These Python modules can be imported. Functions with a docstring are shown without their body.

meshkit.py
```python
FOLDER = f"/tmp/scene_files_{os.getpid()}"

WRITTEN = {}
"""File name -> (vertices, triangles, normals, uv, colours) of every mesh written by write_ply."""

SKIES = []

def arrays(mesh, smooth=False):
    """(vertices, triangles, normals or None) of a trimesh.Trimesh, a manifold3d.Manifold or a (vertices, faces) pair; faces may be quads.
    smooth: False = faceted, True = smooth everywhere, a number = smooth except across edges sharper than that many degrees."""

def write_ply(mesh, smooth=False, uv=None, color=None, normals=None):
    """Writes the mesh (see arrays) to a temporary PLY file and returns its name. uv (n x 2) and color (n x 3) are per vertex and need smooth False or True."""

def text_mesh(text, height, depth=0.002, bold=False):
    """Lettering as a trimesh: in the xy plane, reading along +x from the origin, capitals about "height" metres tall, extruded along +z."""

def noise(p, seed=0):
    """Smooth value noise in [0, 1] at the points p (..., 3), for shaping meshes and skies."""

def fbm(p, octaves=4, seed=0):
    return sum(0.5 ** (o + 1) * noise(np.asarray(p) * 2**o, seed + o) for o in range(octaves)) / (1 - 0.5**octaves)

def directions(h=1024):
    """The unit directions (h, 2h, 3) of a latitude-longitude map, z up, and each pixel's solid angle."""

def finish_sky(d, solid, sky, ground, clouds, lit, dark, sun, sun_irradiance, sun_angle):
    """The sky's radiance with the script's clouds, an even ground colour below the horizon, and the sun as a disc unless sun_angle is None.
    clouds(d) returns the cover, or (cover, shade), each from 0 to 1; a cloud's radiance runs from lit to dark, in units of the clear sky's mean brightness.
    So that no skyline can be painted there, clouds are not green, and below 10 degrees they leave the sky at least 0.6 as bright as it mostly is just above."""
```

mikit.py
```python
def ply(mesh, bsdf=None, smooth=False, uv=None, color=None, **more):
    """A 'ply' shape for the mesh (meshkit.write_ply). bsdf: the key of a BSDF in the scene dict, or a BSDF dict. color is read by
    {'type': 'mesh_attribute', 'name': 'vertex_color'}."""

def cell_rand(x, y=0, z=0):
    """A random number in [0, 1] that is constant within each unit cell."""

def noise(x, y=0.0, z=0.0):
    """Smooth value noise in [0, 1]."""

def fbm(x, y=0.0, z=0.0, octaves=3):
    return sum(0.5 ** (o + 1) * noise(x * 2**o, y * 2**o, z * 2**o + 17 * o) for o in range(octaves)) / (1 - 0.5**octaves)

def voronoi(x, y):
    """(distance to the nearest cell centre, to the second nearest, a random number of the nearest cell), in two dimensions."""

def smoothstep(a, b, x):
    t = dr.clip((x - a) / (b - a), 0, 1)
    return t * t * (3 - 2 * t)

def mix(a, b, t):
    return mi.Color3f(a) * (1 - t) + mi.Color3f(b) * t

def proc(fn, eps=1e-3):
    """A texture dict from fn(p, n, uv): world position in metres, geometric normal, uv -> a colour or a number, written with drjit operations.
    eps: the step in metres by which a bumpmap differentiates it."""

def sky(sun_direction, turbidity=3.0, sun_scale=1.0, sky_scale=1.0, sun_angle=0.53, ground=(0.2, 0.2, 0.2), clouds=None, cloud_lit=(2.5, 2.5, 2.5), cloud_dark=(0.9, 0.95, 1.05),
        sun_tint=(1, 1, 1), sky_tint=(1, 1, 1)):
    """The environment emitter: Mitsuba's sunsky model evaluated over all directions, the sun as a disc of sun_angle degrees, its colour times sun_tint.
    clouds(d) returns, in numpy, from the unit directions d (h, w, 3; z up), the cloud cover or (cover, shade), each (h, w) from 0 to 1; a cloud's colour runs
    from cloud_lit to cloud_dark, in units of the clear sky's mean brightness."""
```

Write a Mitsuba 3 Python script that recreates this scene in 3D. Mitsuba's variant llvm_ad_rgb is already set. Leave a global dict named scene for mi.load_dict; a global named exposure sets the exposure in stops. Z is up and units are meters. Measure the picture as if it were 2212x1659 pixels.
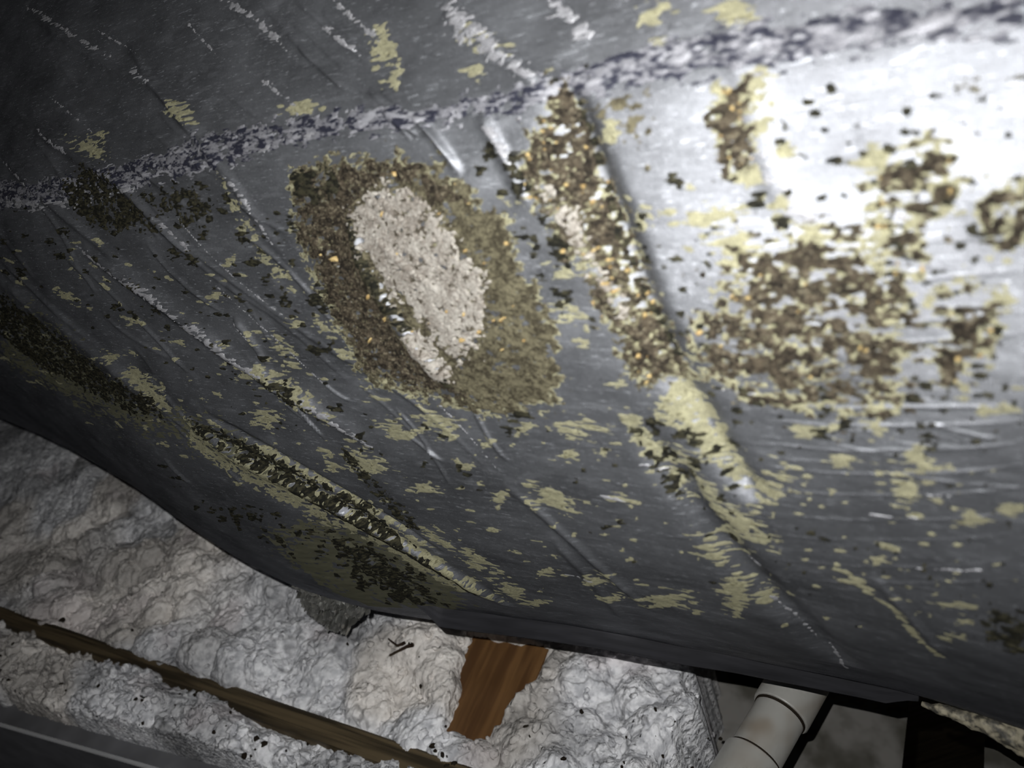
import math
import numpy as np
import drjit as dr
import mitsuba as mi
import trimesh
from scipy import ndimage
from scipy.spatial import cKDTree
import mikit
import meshkit
from mikit import noise, fbm, smoothstep, mix, proc

scene, labels = {}, {}
T = mi.ScalarTransform4f
rng = np.random.default_rng(7)

# ------------------------------------------------------------------ camera
CAM_H = 0.66                                     # lens above the attic floor insulation
PITCH, ROLL, HFOV = math.radians(33), math.radians(18), 67.0
_f = np.array([0, math.cos(PITCH), -math.sin(PITCH)])
_r0 = np.array([1.0, 0, 0])
_u0 = np.cross(_r0, _f)
RIGHT = math.cos(ROLL) * _r0 - math.sin(ROLL) * _u0
UP = math.cos(ROLL) * _u0 + math.sin(ROLL) * _r0
FWD = _f
CAM = np.array([0, 0, CAM_H])
scene['camera'] = {
    'type': 'thinlens', 'fov': HFOV, 'fov_axis': 'x', 'aperture_radius': 0.0016, 'focus_distance': 0.56,
    'near_clip': 0.01, 'far_clip': 50.0,
    'to_world': T().look_at(origin=CAM.tolist(), target=(CAM + FWD).tolist(), up=UP.tolist())}

# ------------------------------------------------------------------ light: the phone's flash, and a weak even fill added with no source of its own
exposure = 0.0
FLASH = CAM - 0.020 * RIGHT + 0.024 * UP - 0.004 * FWD
aim = FLASH + FWD - 0.10 * RIGHT + 0.0 * UP
scene['phone_flash'] = {'type': 'spot', 'intensity': {'type': 'rgb', 'value': [1.35, 1.35, 1.33]}, 'cutoff_angle': 68.0, 'beam_width': 24.0,
                        'to_world': T().look_at(origin=FLASH.tolist(), target=aim.tolist(), up=UP.tolist())}
scene['attic_ambient'] = {'type': 'constant', 'radiance': {'type': 'rgb', 'value': [0.012, 0.012, 0.013]}}

# ------------------------------------------------------------------ the duct's base surface: coordinates s (along the axis, m) and phi (round it)
D_AX, R_AX = 0.70, 0.45
AX = np.array([-1.256, 0.148, 1.0])
AX = AX[0] * RIGHT + AX[1] * UP + AX[2] * FWD
AX /= np.linalg.norm(AX)
def _perp(v):
    v = v - AX * (v @ AX)
    return v / np.linalg.norm(v)
E_SEAM = _perp(0.844 * RIGHT + 0.49 * UP + FWD)           # from the lens towards the taped seam
E_DN = np.cross(AX, E_SEAM)
if E_DN @ UP > 0: E_DN = -E_DN
_b = math.radians(6.0)
E_IN = math.cos(_b) * E_SEAM + math.sin(_b) * E_DN         # from the lens to the axis
E_DN = -math.sin(_b) * E_SEAM + math.cos(_b) * E_DN
ORIGIN = CAM + D_AX * E_IN                                  # point on the axis
PHI_S = -math.asin(D_AX * math.sin(_b) / R_AX) + _b          # the seam
SAG_S = np.array([-0.8, -0.1, 0.0, 0.076, 0.147, 0.282, 0.432, 0.52, 0.625, 0.858, 1.13, 1.51, 2.2]) 
SAG_D = np.array([-0.030, -0.038, -0.042, -0.045, -0.039, -0.021, 0.006, 0.026, 0.034, 0.006, -0.020, -0.033, -0.03])
from scipy.interpolate import PchipInterpolator
SAG = PchipInterpolator(SAG_S, SAG_D)
TILT = math.radians(17)

def base_radius(s, phi):
    """Radius of the jacket before its wrinkles: a tube that sags in the middle, with a flat facet above the seam."""
    w = np.clip((phi - 0.05) / 0.85, 0, 1)
    w = w * w * (3 - 2 * w) * np.where(phi > 1.6, np.clip((3.1 - phi) / 1.5, 0, 1), 1)
    r = R_AX + SAG(np.clip(s, -0.8, 2.2)) * w
    x = phi - PHI_S
    chord = R_AX * math.cos(TILT) / np.maximum(np.cos(x + TILT), 0.2)
    k = 0.0012                                              # softened crease at the seam
    on = (x < 0.03) & (x > -2 * TILT - 0.03)
    c = np.where(on, chord, r)
    return np.where(on, 0.5 * (r + c - np.sqrt((r - c) ** 2 + k * k)), r)

def frame(phi):
    return -np.cos(phi)[..., None] * E_IN + np.sin(phi)[..., None] * E_DN

def duct_point(s, phi, extra=0.0):
    return ORIGIN + np.asarray(s)[..., None] * AX + (base_radius(s, phi) + extra)[..., None] * frame(phi)
# ---- end base

FEATURES = {
  'creases': [
    ([[0.17451,-0.03548],[0.16513,-0.01776],[0.159,-0.00085],[0.15234,0.01615],[0.14551,0.03681],[0.13782,0.06012],[0.12708,0.07768]],np.float64(0.01071),np.float64(0.00536),-0.006),
    ([[0.13433,0.07536],[0.12491,0.0995],[0.1174,0.12182],[0.11069,0.13743]],np.float64(0.00659),np.float64(0.00753),-0.005),
    ([[0.15963,0.0999],[0.15093,0.1182],[0.14286,0.14722],[0.13448,0.17492],[0.12516,0.20907],[0.11409,0.25955],[0.10562,0.32299]],np.float64(0.00824),np.float64(0.0103),-0.006),
    ([[0.60505,0.02097],[0.53525,0.04755],[0.47788,0.0747],[0.44507,0.09204],[0.41766,0.10443],[0.37181,0.12599],[0.33839,0.14542]],np.float64(0.00514),np.float64(0.00707),0.005),
    ([[0.42807,0.06645],[0.4162,0.08087],[0.4103,0.09588]],np.float64(0.00238),np.float64(0.00417),0.0025),
    ([[0.53725,0.14589],[0.48799,0.17341],[0.42104,0.20323],[0.37546,0.23961],[0.34559,0.28285],[0.33382,0.33722]],np.float64(0.01027),np.float64(0.00342),0.006),
    ([[0.51405,0.13944],[0.43069,0.17655],[0.3798,0.20738],[0.34278,0.252]],np.float64(0.00327),np.float64(0.00393),-0.003),
    ([[0.79831,0.05138],[0.69817,0.07737],[0.62333,0.11195],[0.57053,0.13798]],np.float64(0.01308),np.float64(0.00698),0.004),
    ([[0.68067,-0.07533],[0.5948,-0.04385],[0.52798,-0.02013],[0.48349,0.00832],[0.44423,0.03194]],np.float64(0.00362),np.float64(0.00362),0.003),
    ([[0.7401,-0.18772],[0.64212,-0.13797],[0.55572,-0.10134],[0.49864,-0.08113],[0.43878,-0.04605],[0.39731,-0.01528],[0.37053,0.01462],[0.35251,0.03488]],np.float64(0.00413),np.float64(0.00344),0.0025),
    ([[0.54778,-0.11969],[0.49199,-0.07862],[0.43202,-0.03998]],np.float64(0.00271),np.float64(0.00271),0.0012),
    ([[0.7537,-0.06207],[0.65609,-0.02171],[0.59716,0.00778],[0.53144,0.04107]],np.float64(0.00369),np.float64(0.00369),0.002),
    ([[0.50312,-0.0185],[0.45921,0.01757],[0.41037,0.04584],[0.35006,0.07697],[0.29296,0.106],[0.25438,0.14991]],np.float64(0.00197),np.float64(0.00197),0.001),
    ([[0.48226,0.00549],[0.43265,0.04045],[0.3823,0.06462],[0.3344,0.10154]],np.float64(0.00175),np.float64(0.00175),0.0008),
    ([[0.30051,0.01229],[0.29331,0.03608],[0.28129,0.06052],[0.26886,0.07953],[0.25194,0.09605]],np.float64(0.0069),np.float64(0.00276),0.0035),
    ([[0.24276,-0.07597],[0.21328,-0.05632],[0.18162,-0.03311]],np.float64(0.0045),np.float64(0.00286),0.003),
    ([[0.1133,-0.047],[0.10687,-0.034],[0.10121,-0.02044],[0.09809,-0.00614],[0.0922,0.00851],[0.08356,0.02041]],np.float64(0.00489),np.float64(0.00554),0.0012),
    ([[0.21341,-0.02851],[0.20189,-0.01125],[0.19231,0.00908]],np.float64(0.00348),np.float64(0.00193),0.0025),
    ([[0.25106,-0.03121],[0.23447,-0.01607],[0.22523,-0.00402]],np.float64(0.0029),np.float64(0.00207),0.002),
    ([[0.24841,0.10639],[0.2461,0.12313],[0.23829,0.14023]],np.float64(0.00161),np.float64(0.00161),0.001),
    ([[0.77525,0.02637],[0.70357,0.06169],[0.62186,0.1003]],np.float64(0.00314),np.float64(0.00314),0.0015),
    ([[0.38924,-0.11316],[0.32238,-0.065],[0.28282,-0.03924]],np.float64(0.00207),np.float64(0.00207),0.0012),
    ([[0.07253,0.17203],[0.06173,0.20116],[0.05106,0.23984]],np.float64(0.00312),np.float64(0.00223),0.0015),
    ([[0.25099,0.15614],[0.23214,0.18175],[0.21634,0.22818],[0.20636,0.29351]],np.float64(0.0042),np.float64(0.00315),0.002),
    ([[0.45126,0.24568],[0.42945,0.2925],[0.44928,0.38914]],np.float64(0.00684),np.float64(0.00532),0.003),
    ([[0.23827,0.19616],[0.23268,0.24636],[0.2446,0.32676]],np.float64(0.00398),np.float64(0.00341),0.0016),
    ([[0.10311,0.08561],[0.08036,0.08505],[0.05833,0.08215],[0.03866,0.07955],[0.02302,0.0775]],np.float64(0.00059),np.float64(0.00059),0.0003),
    ([[0.10401,0.09303],[0.08094,0.09248],[0.05858,0.08943],[0.03863,0.086],[0.02285,0.08229]],np.float64(0.0006),np.float64(0.0006),0.0003),
    ([[0.10547,0.1041],[0.08188,0.10324],[0.059,0.09963],[0.03862,0.09524],[0.02258,0.09009]],np.float64(0.00061),np.float64(0.00061),0.0003),
    ([[0.1072,0.11604],[0.08301,0.11472],[0.05952,0.11039],[0.03867,0.10496],[0.02233,0.09848]],np.float64(0.00062),np.float64(0.00062),0.0003),
    ([[0.10911,0.12807],[0.08422,0.12588],[0.06009,0.12042],[0.03876,0.11424],[0.02209,0.10756]],np.float64(0.00064),np.float64(0.00064),0.0003),
    ([[0.11173,0.14338],[0.08596,0.14049],[0.06096,0.13384],[0.03895,0.12612],[0.02186,0.11767]],np.float64(0.00066),np.float64(0.00066),0.0003),
    ([[0.11443,0.15792],[0.08775,0.1541],[0.06185,0.14601],[0.03918,0.13689],[0.02168,0.12726]],np.float64(0.00068),np.float64(0.00068),0.0003),
    ([[0.11857,0.17869],[0.09055,0.17375],[0.0633,0.16351],[0.0396,0.15184],[0.0215,0.13956]],np.float64(0.00071),np.float64(0.00071),0.0003),
    ([[0.12228,0.1961],[0.09293,0.18919],[0.06446,0.1762],[0.03998,0.16303],[0.02139,0.1508]],np.float64(0.00073),np.float64(0.00073),0.0003),
    ([[0.06843,0.0174],[0.04965,0.01672],[0.02615,0.01574]],np.float64(0.00054),np.float64(0.00054),0.00025),
    ([[0.06834,0.02854],[0.04931,0.02727],[0.02554,0.02556]],np.float64(0.00054),np.float64(0.00054),0.00025),
    ([[0.0686,0.05381],[0.04885,0.05108],[0.02433,0.04756]],np.float64(0.00055),np.float64(0.00055),0.00025),
    ([[0.0688,0.061],[0.0488,0.05781],[0.02403,0.05373]],np.float64(0.00056),np.float64(0.00056),0.00025),
    ([[0.06837,0.04011],[0.04904,0.0382],[0.02496,0.03569]],np.float64(0.00054),np.float64(0.00054),0.00025),
    ([[0.73557,-0.09824],[0.64844,-0.05897],[0.56665,-0.03143]],np.float64(0.002),np.float64(0.00207),0.000708),
    ([[0.34485,-0.07806],[0.3226,-0.06294],[0.30142,-0.04937]],np.float64(0.00135),np.float64(0.0015),0.001743),
    ([[0.60529,0.06765],[0.56328,0.08817],[0.51215,0.10011]],np.float64(0.00257),np.float64(0.00156),0.000908),
    ([[0.29582,0.04099],[0.2828,0.0542],[0.26568,0.0642]],np.float64(0.00134),np.float64(0.00103),0.000618),
    ([[0.45371,0.1661],[0.44575,0.17978],[0.43578,0.19228]],np.float64(0.00198),np.float64(0.00196),0.000784),
    ([[0.32402,0.06064],[0.30797,0.07908],[0.29231,0.09724]],np.float64(0.00148),np.float64(0.0016),0.000633),
    ([[0.29762,-0.00468],[0.27923,0.00628],[0.26358,0.01794]],np.float64(0.00094),np.float64(0.00146),0.000858),
    ([[0.40621,-0.01021],[0.37787,0.00523],[0.34781,0.0171]],np.float64(0.00162),np.float64(0.00163),0.001237),
    ([[0.27602,-0.04458],[0.24571,-0.0268],[0.22674,-0.00819]],np.float64(0.00117),np.float64(0.00116),0.001762),
    ([[0.35976,0.10249],[0.35214,0.10883],[0.34202,0.11317]],np.float64(0.00102),np.float64(0.00104),0.001616),
    ([[0.68659,-0.06766],[0.63186,-0.04117],[0.60103,-0.01574]],np.float64(0.00241),np.float64(0.00159),0.001208),
    ([[0.36004,-0.09749],[0.32644,-0.07522],[0.29703,-0.05497]],np.float64(0.00146),np.float64(0.00146),0.00118),
    ([[0.41589,-0.06673],[0.38217,-0.04992],[0.35151,-0.03507]],np.float64(0.00143),np.float64(0.0017),0.001012),
    ([[0.80487,0.01978],[0.77991,0.03527],[0.75388,0.04955]],np.float64(0.00222),np.float64(0.00326),0.001011),
    ([[0.51422,-0.03306],[0.4768,-0.01735],[0.44711,-0.00276]],np.float64(0.00217),np.float64(0.0017),0.001467),
    ([[0.30717,0.11385],[0.29413,0.13666],[0.28995,0.16709]],np.float64(0.00103),np.float64(0.00126),0.000946),
    ([[0.602,0.03862],[0.57898,0.05341],[0.55905,0.06843]],np.float64(0.0013),np.float64(0.00181),0.001007),
    ([[0.35741,-0.08719],[0.3415,-0.07628],[0.32591,-0.0663]],np.float64(0.00149),np.float64(0.00114),0.000756),
    ([[0.27102,-0.03547],[0.25936,-0.02841],[0.24862,-0.0223]],np.float64(0.00085),np.float64(0.00112),0.001718),
    ([[0.67433,-0.02131],[0.6345,0.00607],[0.61878,0.03681]],np.float64(0.00148),np.float64(0.00213),0.001646),
    ([[0.79345,0.04685],[0.77228,0.06129],[0.76366,0.0786]],np.float64(0.00253),np.float64(0.00149),0.000584),
    ([[0.57251,0.1447],[0.55855,0.15843],[0.54406,0.17157]],np.float64(0.00156),np.float64(0.00223),0.000901),
    ([[0.5757,0.11146],[0.5547,0.13175],[0.53682,0.15272]],np.float64(0.00137),np.float64(0.0018),0.001635),
    ([[0.51801,0.1888],[0.51049,0.19607],[0.50637,0.20538]],np.float64(0.00212),np.float64(0.00193),0.001363),
    ([[0.3104,0.06716],[0.29489,0.08154],[0.28275,0.09763]],np.float64(0.00103),np.float64(0.00137),0.0013),
    ([[0.32385,0.0146],[0.31666,0.02002],[0.31136,0.02624]],np.float64(0.00135),np.float64(0.00135),0.001008),
    ([[0.57258,0.09309],[0.56245,0.10279],[0.5579,0.11445]],np.float64(0.00258),np.float64(0.00133),0.00065),
    ([[0.28414,-0.00218],[0.27208,0.00632],[0.26154,0.01522]],np.float64(0.00081),np.float64(0.0011),0.001358),
    ([[0.35665,-0.10748],[0.31967,-0.08149],[0.28614,-0.05924]],np.float64(0.00134),np.float64(0.00105),0.001653),
    ([[0.63236,0.0278],[0.61355,0.03946],[0.60218,0.05306]],np.float64(0.00261),np.float64(0.00141),0.001312),
    ([[0.28512,-0.04712],[0.26718,-0.03388],[0.25367,-0.02099]],np.float64(0.00107),np.float64(0.00124),0.00137),
    ([[0.55735,0.0673],[0.53058,0.08781],[0.50696,0.10828]],np.float64(0.00155),np.float64(0.00169),0.001699),
    ([[0.65502,-0.1223],[0.63405,-0.11006],[0.61826,-0.09752]],np.float64(0.00166),np.float64(0.00171),0.000758),
    ([[0.39689,0.01358],[0.36433,0.03173],[0.34182,0.05302]],np.float64(0.0013),np.float64(0.00167),0.001543),
    ([[0.28391,0.02023],[0.26667,0.03431],[0.24738,0.0458]],np.float64(0.0011),np.float64(0.00148),0.001682),
    ([[0.87287,0.08524],[0.82992,0.10073],[0.77554,0.10996]],np.float64(0.00322),np.float64(0.00357),0.001176),
    ([[0.50968,0.0181],[0.47706,0.04336],[0.43672,0.06233]],np.float64(0.00124),np.float64(0.00209),0.001141),
    ([[0.41462,0.10319],[0.39761,0.12414],[0.38405,0.14697]],np.float64(0.00116),np.float64(0.00111),0.001792),
    ([[0.91009,0.10193],[0.83564,0.13339],[0.72947,0.14606]],np.float64(0.00241),np.float64(0.00227),0.0011),
    ([[0.60616,0.19206],[0.60056,0.2061],[0.58695,0.21617]],np.float64(0.0028),np.float64(0.00179),0.001445),
    ([[0.79727,-0.01478],[0.74231,0.01421],[0.70902,0.04511]],np.float64(0.00171),np.float64(0.00218),0.001298),
    ([[0.48397,-0.06175],[0.45959,-0.04818],[0.43337,-0.03753]],np.float64(0.00126),np.float64(0.00134),0.000836),
    ([[0.35415,0.04349],[0.33045,0.06551],[0.30528,0.08503]],np.float64(0.00109),np.float64(0.00088),0.000815),
    ([[0.4307,0.0886],[0.41486,0.09959],[0.4042,0.11313]],np.float64(0.00205),np.float64(0.001),0.000593),
    ([[0.3345,0.01816],[0.31916,0.03063],[0.30767,0.04436]],np.float64(0.0008),np.float64(0.00167),0.001745),
    ([[0.48497,0.00609],[0.46692,0.01814],[0.44628,0.02819]],np.float64(0.00163),np.float64(0.0021),0.001158),
    ([[0.30762,-0.0554],[0.27226,-0.03548],[0.24059,-0.0208]],np.float64(0.00132),np.float64(0.00095),0.000655),
    ([[0.90855,0.16221],[0.88639,0.16997],[0.8805,0.18335]],np.float64(0.00349),np.float64(0.00255),0.00075),
    ([[0.32777,0.09879],[0.31069,0.11684],[0.29573,0.13614]],np.float64(0.00177),np.float64(0.0013),0.000609),
    ([[0.7734,0.04986],[0.72511,0.07884],[0.69368,0.11067]],np.float64(0.00195),np.float64(0.00209),0.000845),
    ([[0.50767,-0.05818],[0.44834,-0.03275],[0.39977,-0.0148]],np.float64(0.00182),np.float64(0.00143),0.000944),
    ([[0.30637,0.131],[0.29611,0.13963],[0.28623,0.14845]],np.float64(0.00135),np.float64(0.00112),0.001269),
    ([[0.41308,0.11603],[0.40281,0.12803],[0.38767,0.13671]],np.float64(0.00097),np.float64(0.00096),0.000651),
    ([[0.31896,-0.01153],[0.30087,0.00129],[0.28121,0.01186]],np.float64(0.00074),np.float64(0.00087),0.001616),
    ([[0.52352,-0.011],[0.50487,0.00214],[0.49044,0.01586]],np.float64(0.00153),np.float64(0.0017),0.001015),
    ([[0.4222,0.04463],[0.4042,0.06336],[0.39707,0.08613]],np.float64(0.00093),np.float64(0.00131),0.000552),
    ([[0.58627,0.12769],[0.55667,0.15114],[0.51756,0.16753]],np.float64(0.00237),np.float64(0.00206),0.000893),
    ([[0.33027,-0.09449],[0.31605,-0.08288],[0.30022,-0.07317]],np.float64(0.00089),np.float64(0.00127),0.001423),
    ([[0.41197,-0.11296],[0.39015,-0.09703],[0.36855,-0.08276]],np.float64(0.0011),np.float64(0.00088),0.000842),
    ([[0.04675,0.08757],[0.03791,0.08896],[0.02941,0.0903]],np.float64(0.0005),np.float64(0.0005),0.000375),
    ([[0.22116,0.19522],[0.20993,0.1941],[0.19906,0.19295]],np.float64(0.00074),np.float64(0.00074),0.000266),
    ([[0.06034,0.16847],[0.04697,0.16517],[0.0345,0.16209]],np.float64(0.0006),np.float64(0.0006),0.000399),
    ([[0.03926,0.11044],[0.03063,0.1093],[0.02239,0.10821]],np.float64(0.00052),np.float64(0.00052),0.000227),
    ([[0.08357,0.09411],[0.07237,0.09318],[0.06176,0.09229]],np.float64(0.00052),np.float64(0.00052),0.000367),
    ([[0.08913,0.19419],[0.07809,0.19109],[0.06756,0.1879]],np.float64(0.00065),np.float64(0.00065),0.0003),
    ([[0.0967,0.17373],[0.08938,0.17213],[0.08228,0.1705]],np.float64(0.00063),np.float64(0.00063),0.000214),
    ([[0.24826,0.22001],[0.22068,0.22273],[0.19479,0.22522]],np.float64(0.00079),np.float64(0.00079),0.000217),
    ([[0.19385,0.22961],[0.17511,0.22531],[0.15743,0.22096]],np.float64(0.00076),np.float64(0.00076),0.000396),
    ([[0.05785,0.09657],[0.04869,0.09576],[0.03996,0.09499]],np.float64(0.00051),np.float64(0.00051),0.000245),
    ([[0.12714,0.11904],[0.1106,0.11812],[0.09512,0.11721]],np.float64(0.00057),np.float64(0.00057),0.000245),
    ([[0.1044,0.11543],[0.09841,0.11625],[0.09254,0.11704]],np.float64(0.00056),np.float64(0.00056),0.000246),
    ([[0.2689,0.17979],[0.25932,0.17997],[0.24998,0.18013]],np.float64(0.00077),np.float64(0.00077),0.000219),
    ([[0.40079,0.33405],[0.37817,0.34398],[0.35677,0.35503]],np.float64(0.00111),np.float64(0.00111),0.000424),
    ([[0.08072,0.09124],[0.06927,0.09022],[0.05845,0.08925]],np.float64(0.00051),np.float64(0.00051),0.000203),
    ([[0.06198,0.11045],[0.05017,0.11033],[0.03899,0.1102]],np.float64(0.00053),np.float64(0.00053),0.000396),
    ([[0.12081,0.21648],[0.10745,0.21645],[0.09455,0.21605]],np.float64(0.0007),np.float64(0.0007),0.000405),
    ([[0.11891,0.14462],[0.10735,0.14443],[0.09627,0.14419]],np.float64(0.0006),np.float64(0.0006),0.000249),
    ([[0.16526,0.17734],[0.15248,0.17472],[0.1403,0.17217]],np.float64(0.00067),np.float64(0.00067),0.000227),
    ([[0.07565,0.17717],[0.06044,0.17543],[0.04619,0.17366]],np.float64(0.00062),np.float64(0.00062),0.000351),
    ([[0.36478,0.2939],[0.34032,0.2957],[0.3167,0.29711]],np.float64(0.001),np.float64(0.001),0.00023),
    ([[0.07927,0.10045],[0.0646,0.10145],[0.05081,0.10236]],np.float64(0.00052),np.float64(0.00052),0.000333),
    ([[0.09876,0.1113],[0.0876,0.10989],[0.077,0.10851]],np.float64(0.00054),np.float64(0.00054),0.00027),
    ([[0.19313,0.12199],[0.17817,0.12017],[0.16401,0.11843]],np.float64(0.00062),np.float64(0.00062),0.000206),
    ([[0.23881,0.28203],[0.21186,0.27663],[0.18655,0.27062]],np.float64(0.00086),np.float64(0.00086),0.00025),
    ([[0.26777,0.16948],[0.24455,0.17024],[0.22272,0.17093]],np.float64(0.00074),np.float64(0.00074),0.000316),
    ([[0.06455,0.16327],[0.05011,0.1598],[0.03669,0.15657]],np.float64(0.0006),np.float64(0.0006),0.000317),
    ([[0.26574,0.19662],[0.25479,0.19562],[0.24416,0.1946]],np.float64(0.00078),np.float64(0.00078),0.000241),
    ([[0.13887,0.11412],[0.13275,0.11393],[0.12679,0.11376]],np.float64(0.00058),np.float64(0.00058),0.000307),
    ([[0.12233,0.10586],[0.11024,0.10528],[0.09874,0.1047]],np.float64(0.00055),np.float64(0.00055),0.00022),
  ],
  'flakes': [
    [0.27846,-0.06411,-94.2,-19.1,17.3,96.8],
    [0.26985,-0.05206,-182.7,-36.8,26.9,170.9],
    [0.45946,-0.05956,-68.2,-19.0,20.7,161.3],
    [0.44554,-0.05173,-74.6,34.3,106.1,360.8],
    [0.33451,-0.0448,-55.7,-20.4,21.6,284.1],
    [0.58215,-0.05079,-26.0,14.0,37.6,152.6],
    [0.56859,-0.0581,-100.1,-32.6,38.0,345.1],
    [0.13892,-0.05227,-135.8,-69.1,-27.2,214.4],
    [0.10832,-0.04716,-117.9,-15.9,36.9,177.7],
    [0.22079,-0.04532,-140.8,-25.6,46.4,293.7],
    [0.21848,-0.05766,-61.7,30.0,98.7,193.9],
    [0.13487,-0.0404,-158.0,-23.0,47.3,266.4],
    [0.12113,0.01744,-121.3,5.9,11.9,290.0],
    [0.11273,0.01778,-126.2,5.0,7.9,191.3],
    [0.10896,0.02594,-117.6,5.3,7.2,321.2],
    [0.11008,0.0319,-216.0,12.1,2.6,314.3],
    [0.43545,0.13687,-48.7,31.6,-15.6,138.9],
    [0.31434,0.12845,-60.7,52.9,26.8,121.9],
    [0.30765,0.13301,-100.1,50.6,-32.2,218.7],
    [0.28042,0.11914,-68.9,31.1,-16.1,119.0],
    [0.27508,0.1269,-109.8,49.6,-26.8,179.7],
    [0.35736,0.16121,-44.1,44.4,25.3,67.9],
    [0.42072,0.10146,-34.5,20.4,-12.7,155.6],
    [0.39128,0.08237,-48.3,72.3,68.4,130.8],
    [0.38311,0.09378,-62.7,90.5,90.9,166.3],
    [0.36528,0.06531,-131.2,61.0,-12.8,303.4],
    [0.58015,0.12355,-26.0,48.0,25.5,63.4],
    [0.56517,0.13548,-31.4,50.9,31.4,104.7],
    [0.31539,0.17502,-85.8,46.9,-35.9,178.9],
    [0.25608,0.16891,-146.1,66.3,-42.9,188.9],
    [0.22077,0.16432,-54.8,31.3,11.5,96.0],
    [0.18769,0.11012,-70.7,20.7,-22.3,148.6],
    [0.1997,0.12853,-162.1,53.9,-48.6,265.6],
    [0.17826,0.12321,-190.9,55.4,-66.3,364.2],
    [0.24738,0.12994,-185.6,76.5,-38.4,233.6],
    [0.13896,0.12108,-100.3,70.0,83.3,98.9],
    [0.13295,0.13594,-71.5,51.5,104.1,85.1],
    [0.1283,0.14944,-86.7,58.0,82.0,60.6],
    [0.12257,0.15885,-103.1,21.4,-22.6,72.8],
    [0.11439,0.16284,-107.4,57.2,95.2,85.7],
    [0.1045,0.12787,-86.9,-9.3,-80.8,115.7],
    [0.1427,0.18164,-74.3,35.4,52.9,91.6],
    [0.13976,0.21604,-114.8,29.3,-27.6,57.4],
    [0.14483,0.24268,-173.5,46.0,-32.8,55.9],
    [0.1267,0.22541,-150.0,34.5,-60.3,112.3],
    [0.19104,0.2627,-58.1,20.2,-41.0,76.2],
    [0.22999,0.27653,-95.2,39.3,-68.5,141.7],
    [0.05623,0.11719,-132.3,6.7,-23.6,94.2],
    [0.05144,0.10451,-150.0,4.9,-52.0,249.1],
    [0.07603,0.10857,-177.2,15.1,-47.3,230.8],
    [0.0369,0.12528,-176.7,2.5,-66.5,221.6],
    [0.02457,0.11843,-222.3,-3.3,-75.0,265.5],
    [0.06467,0.1513,-222.4,19.1,-101.3,265.4],
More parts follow.
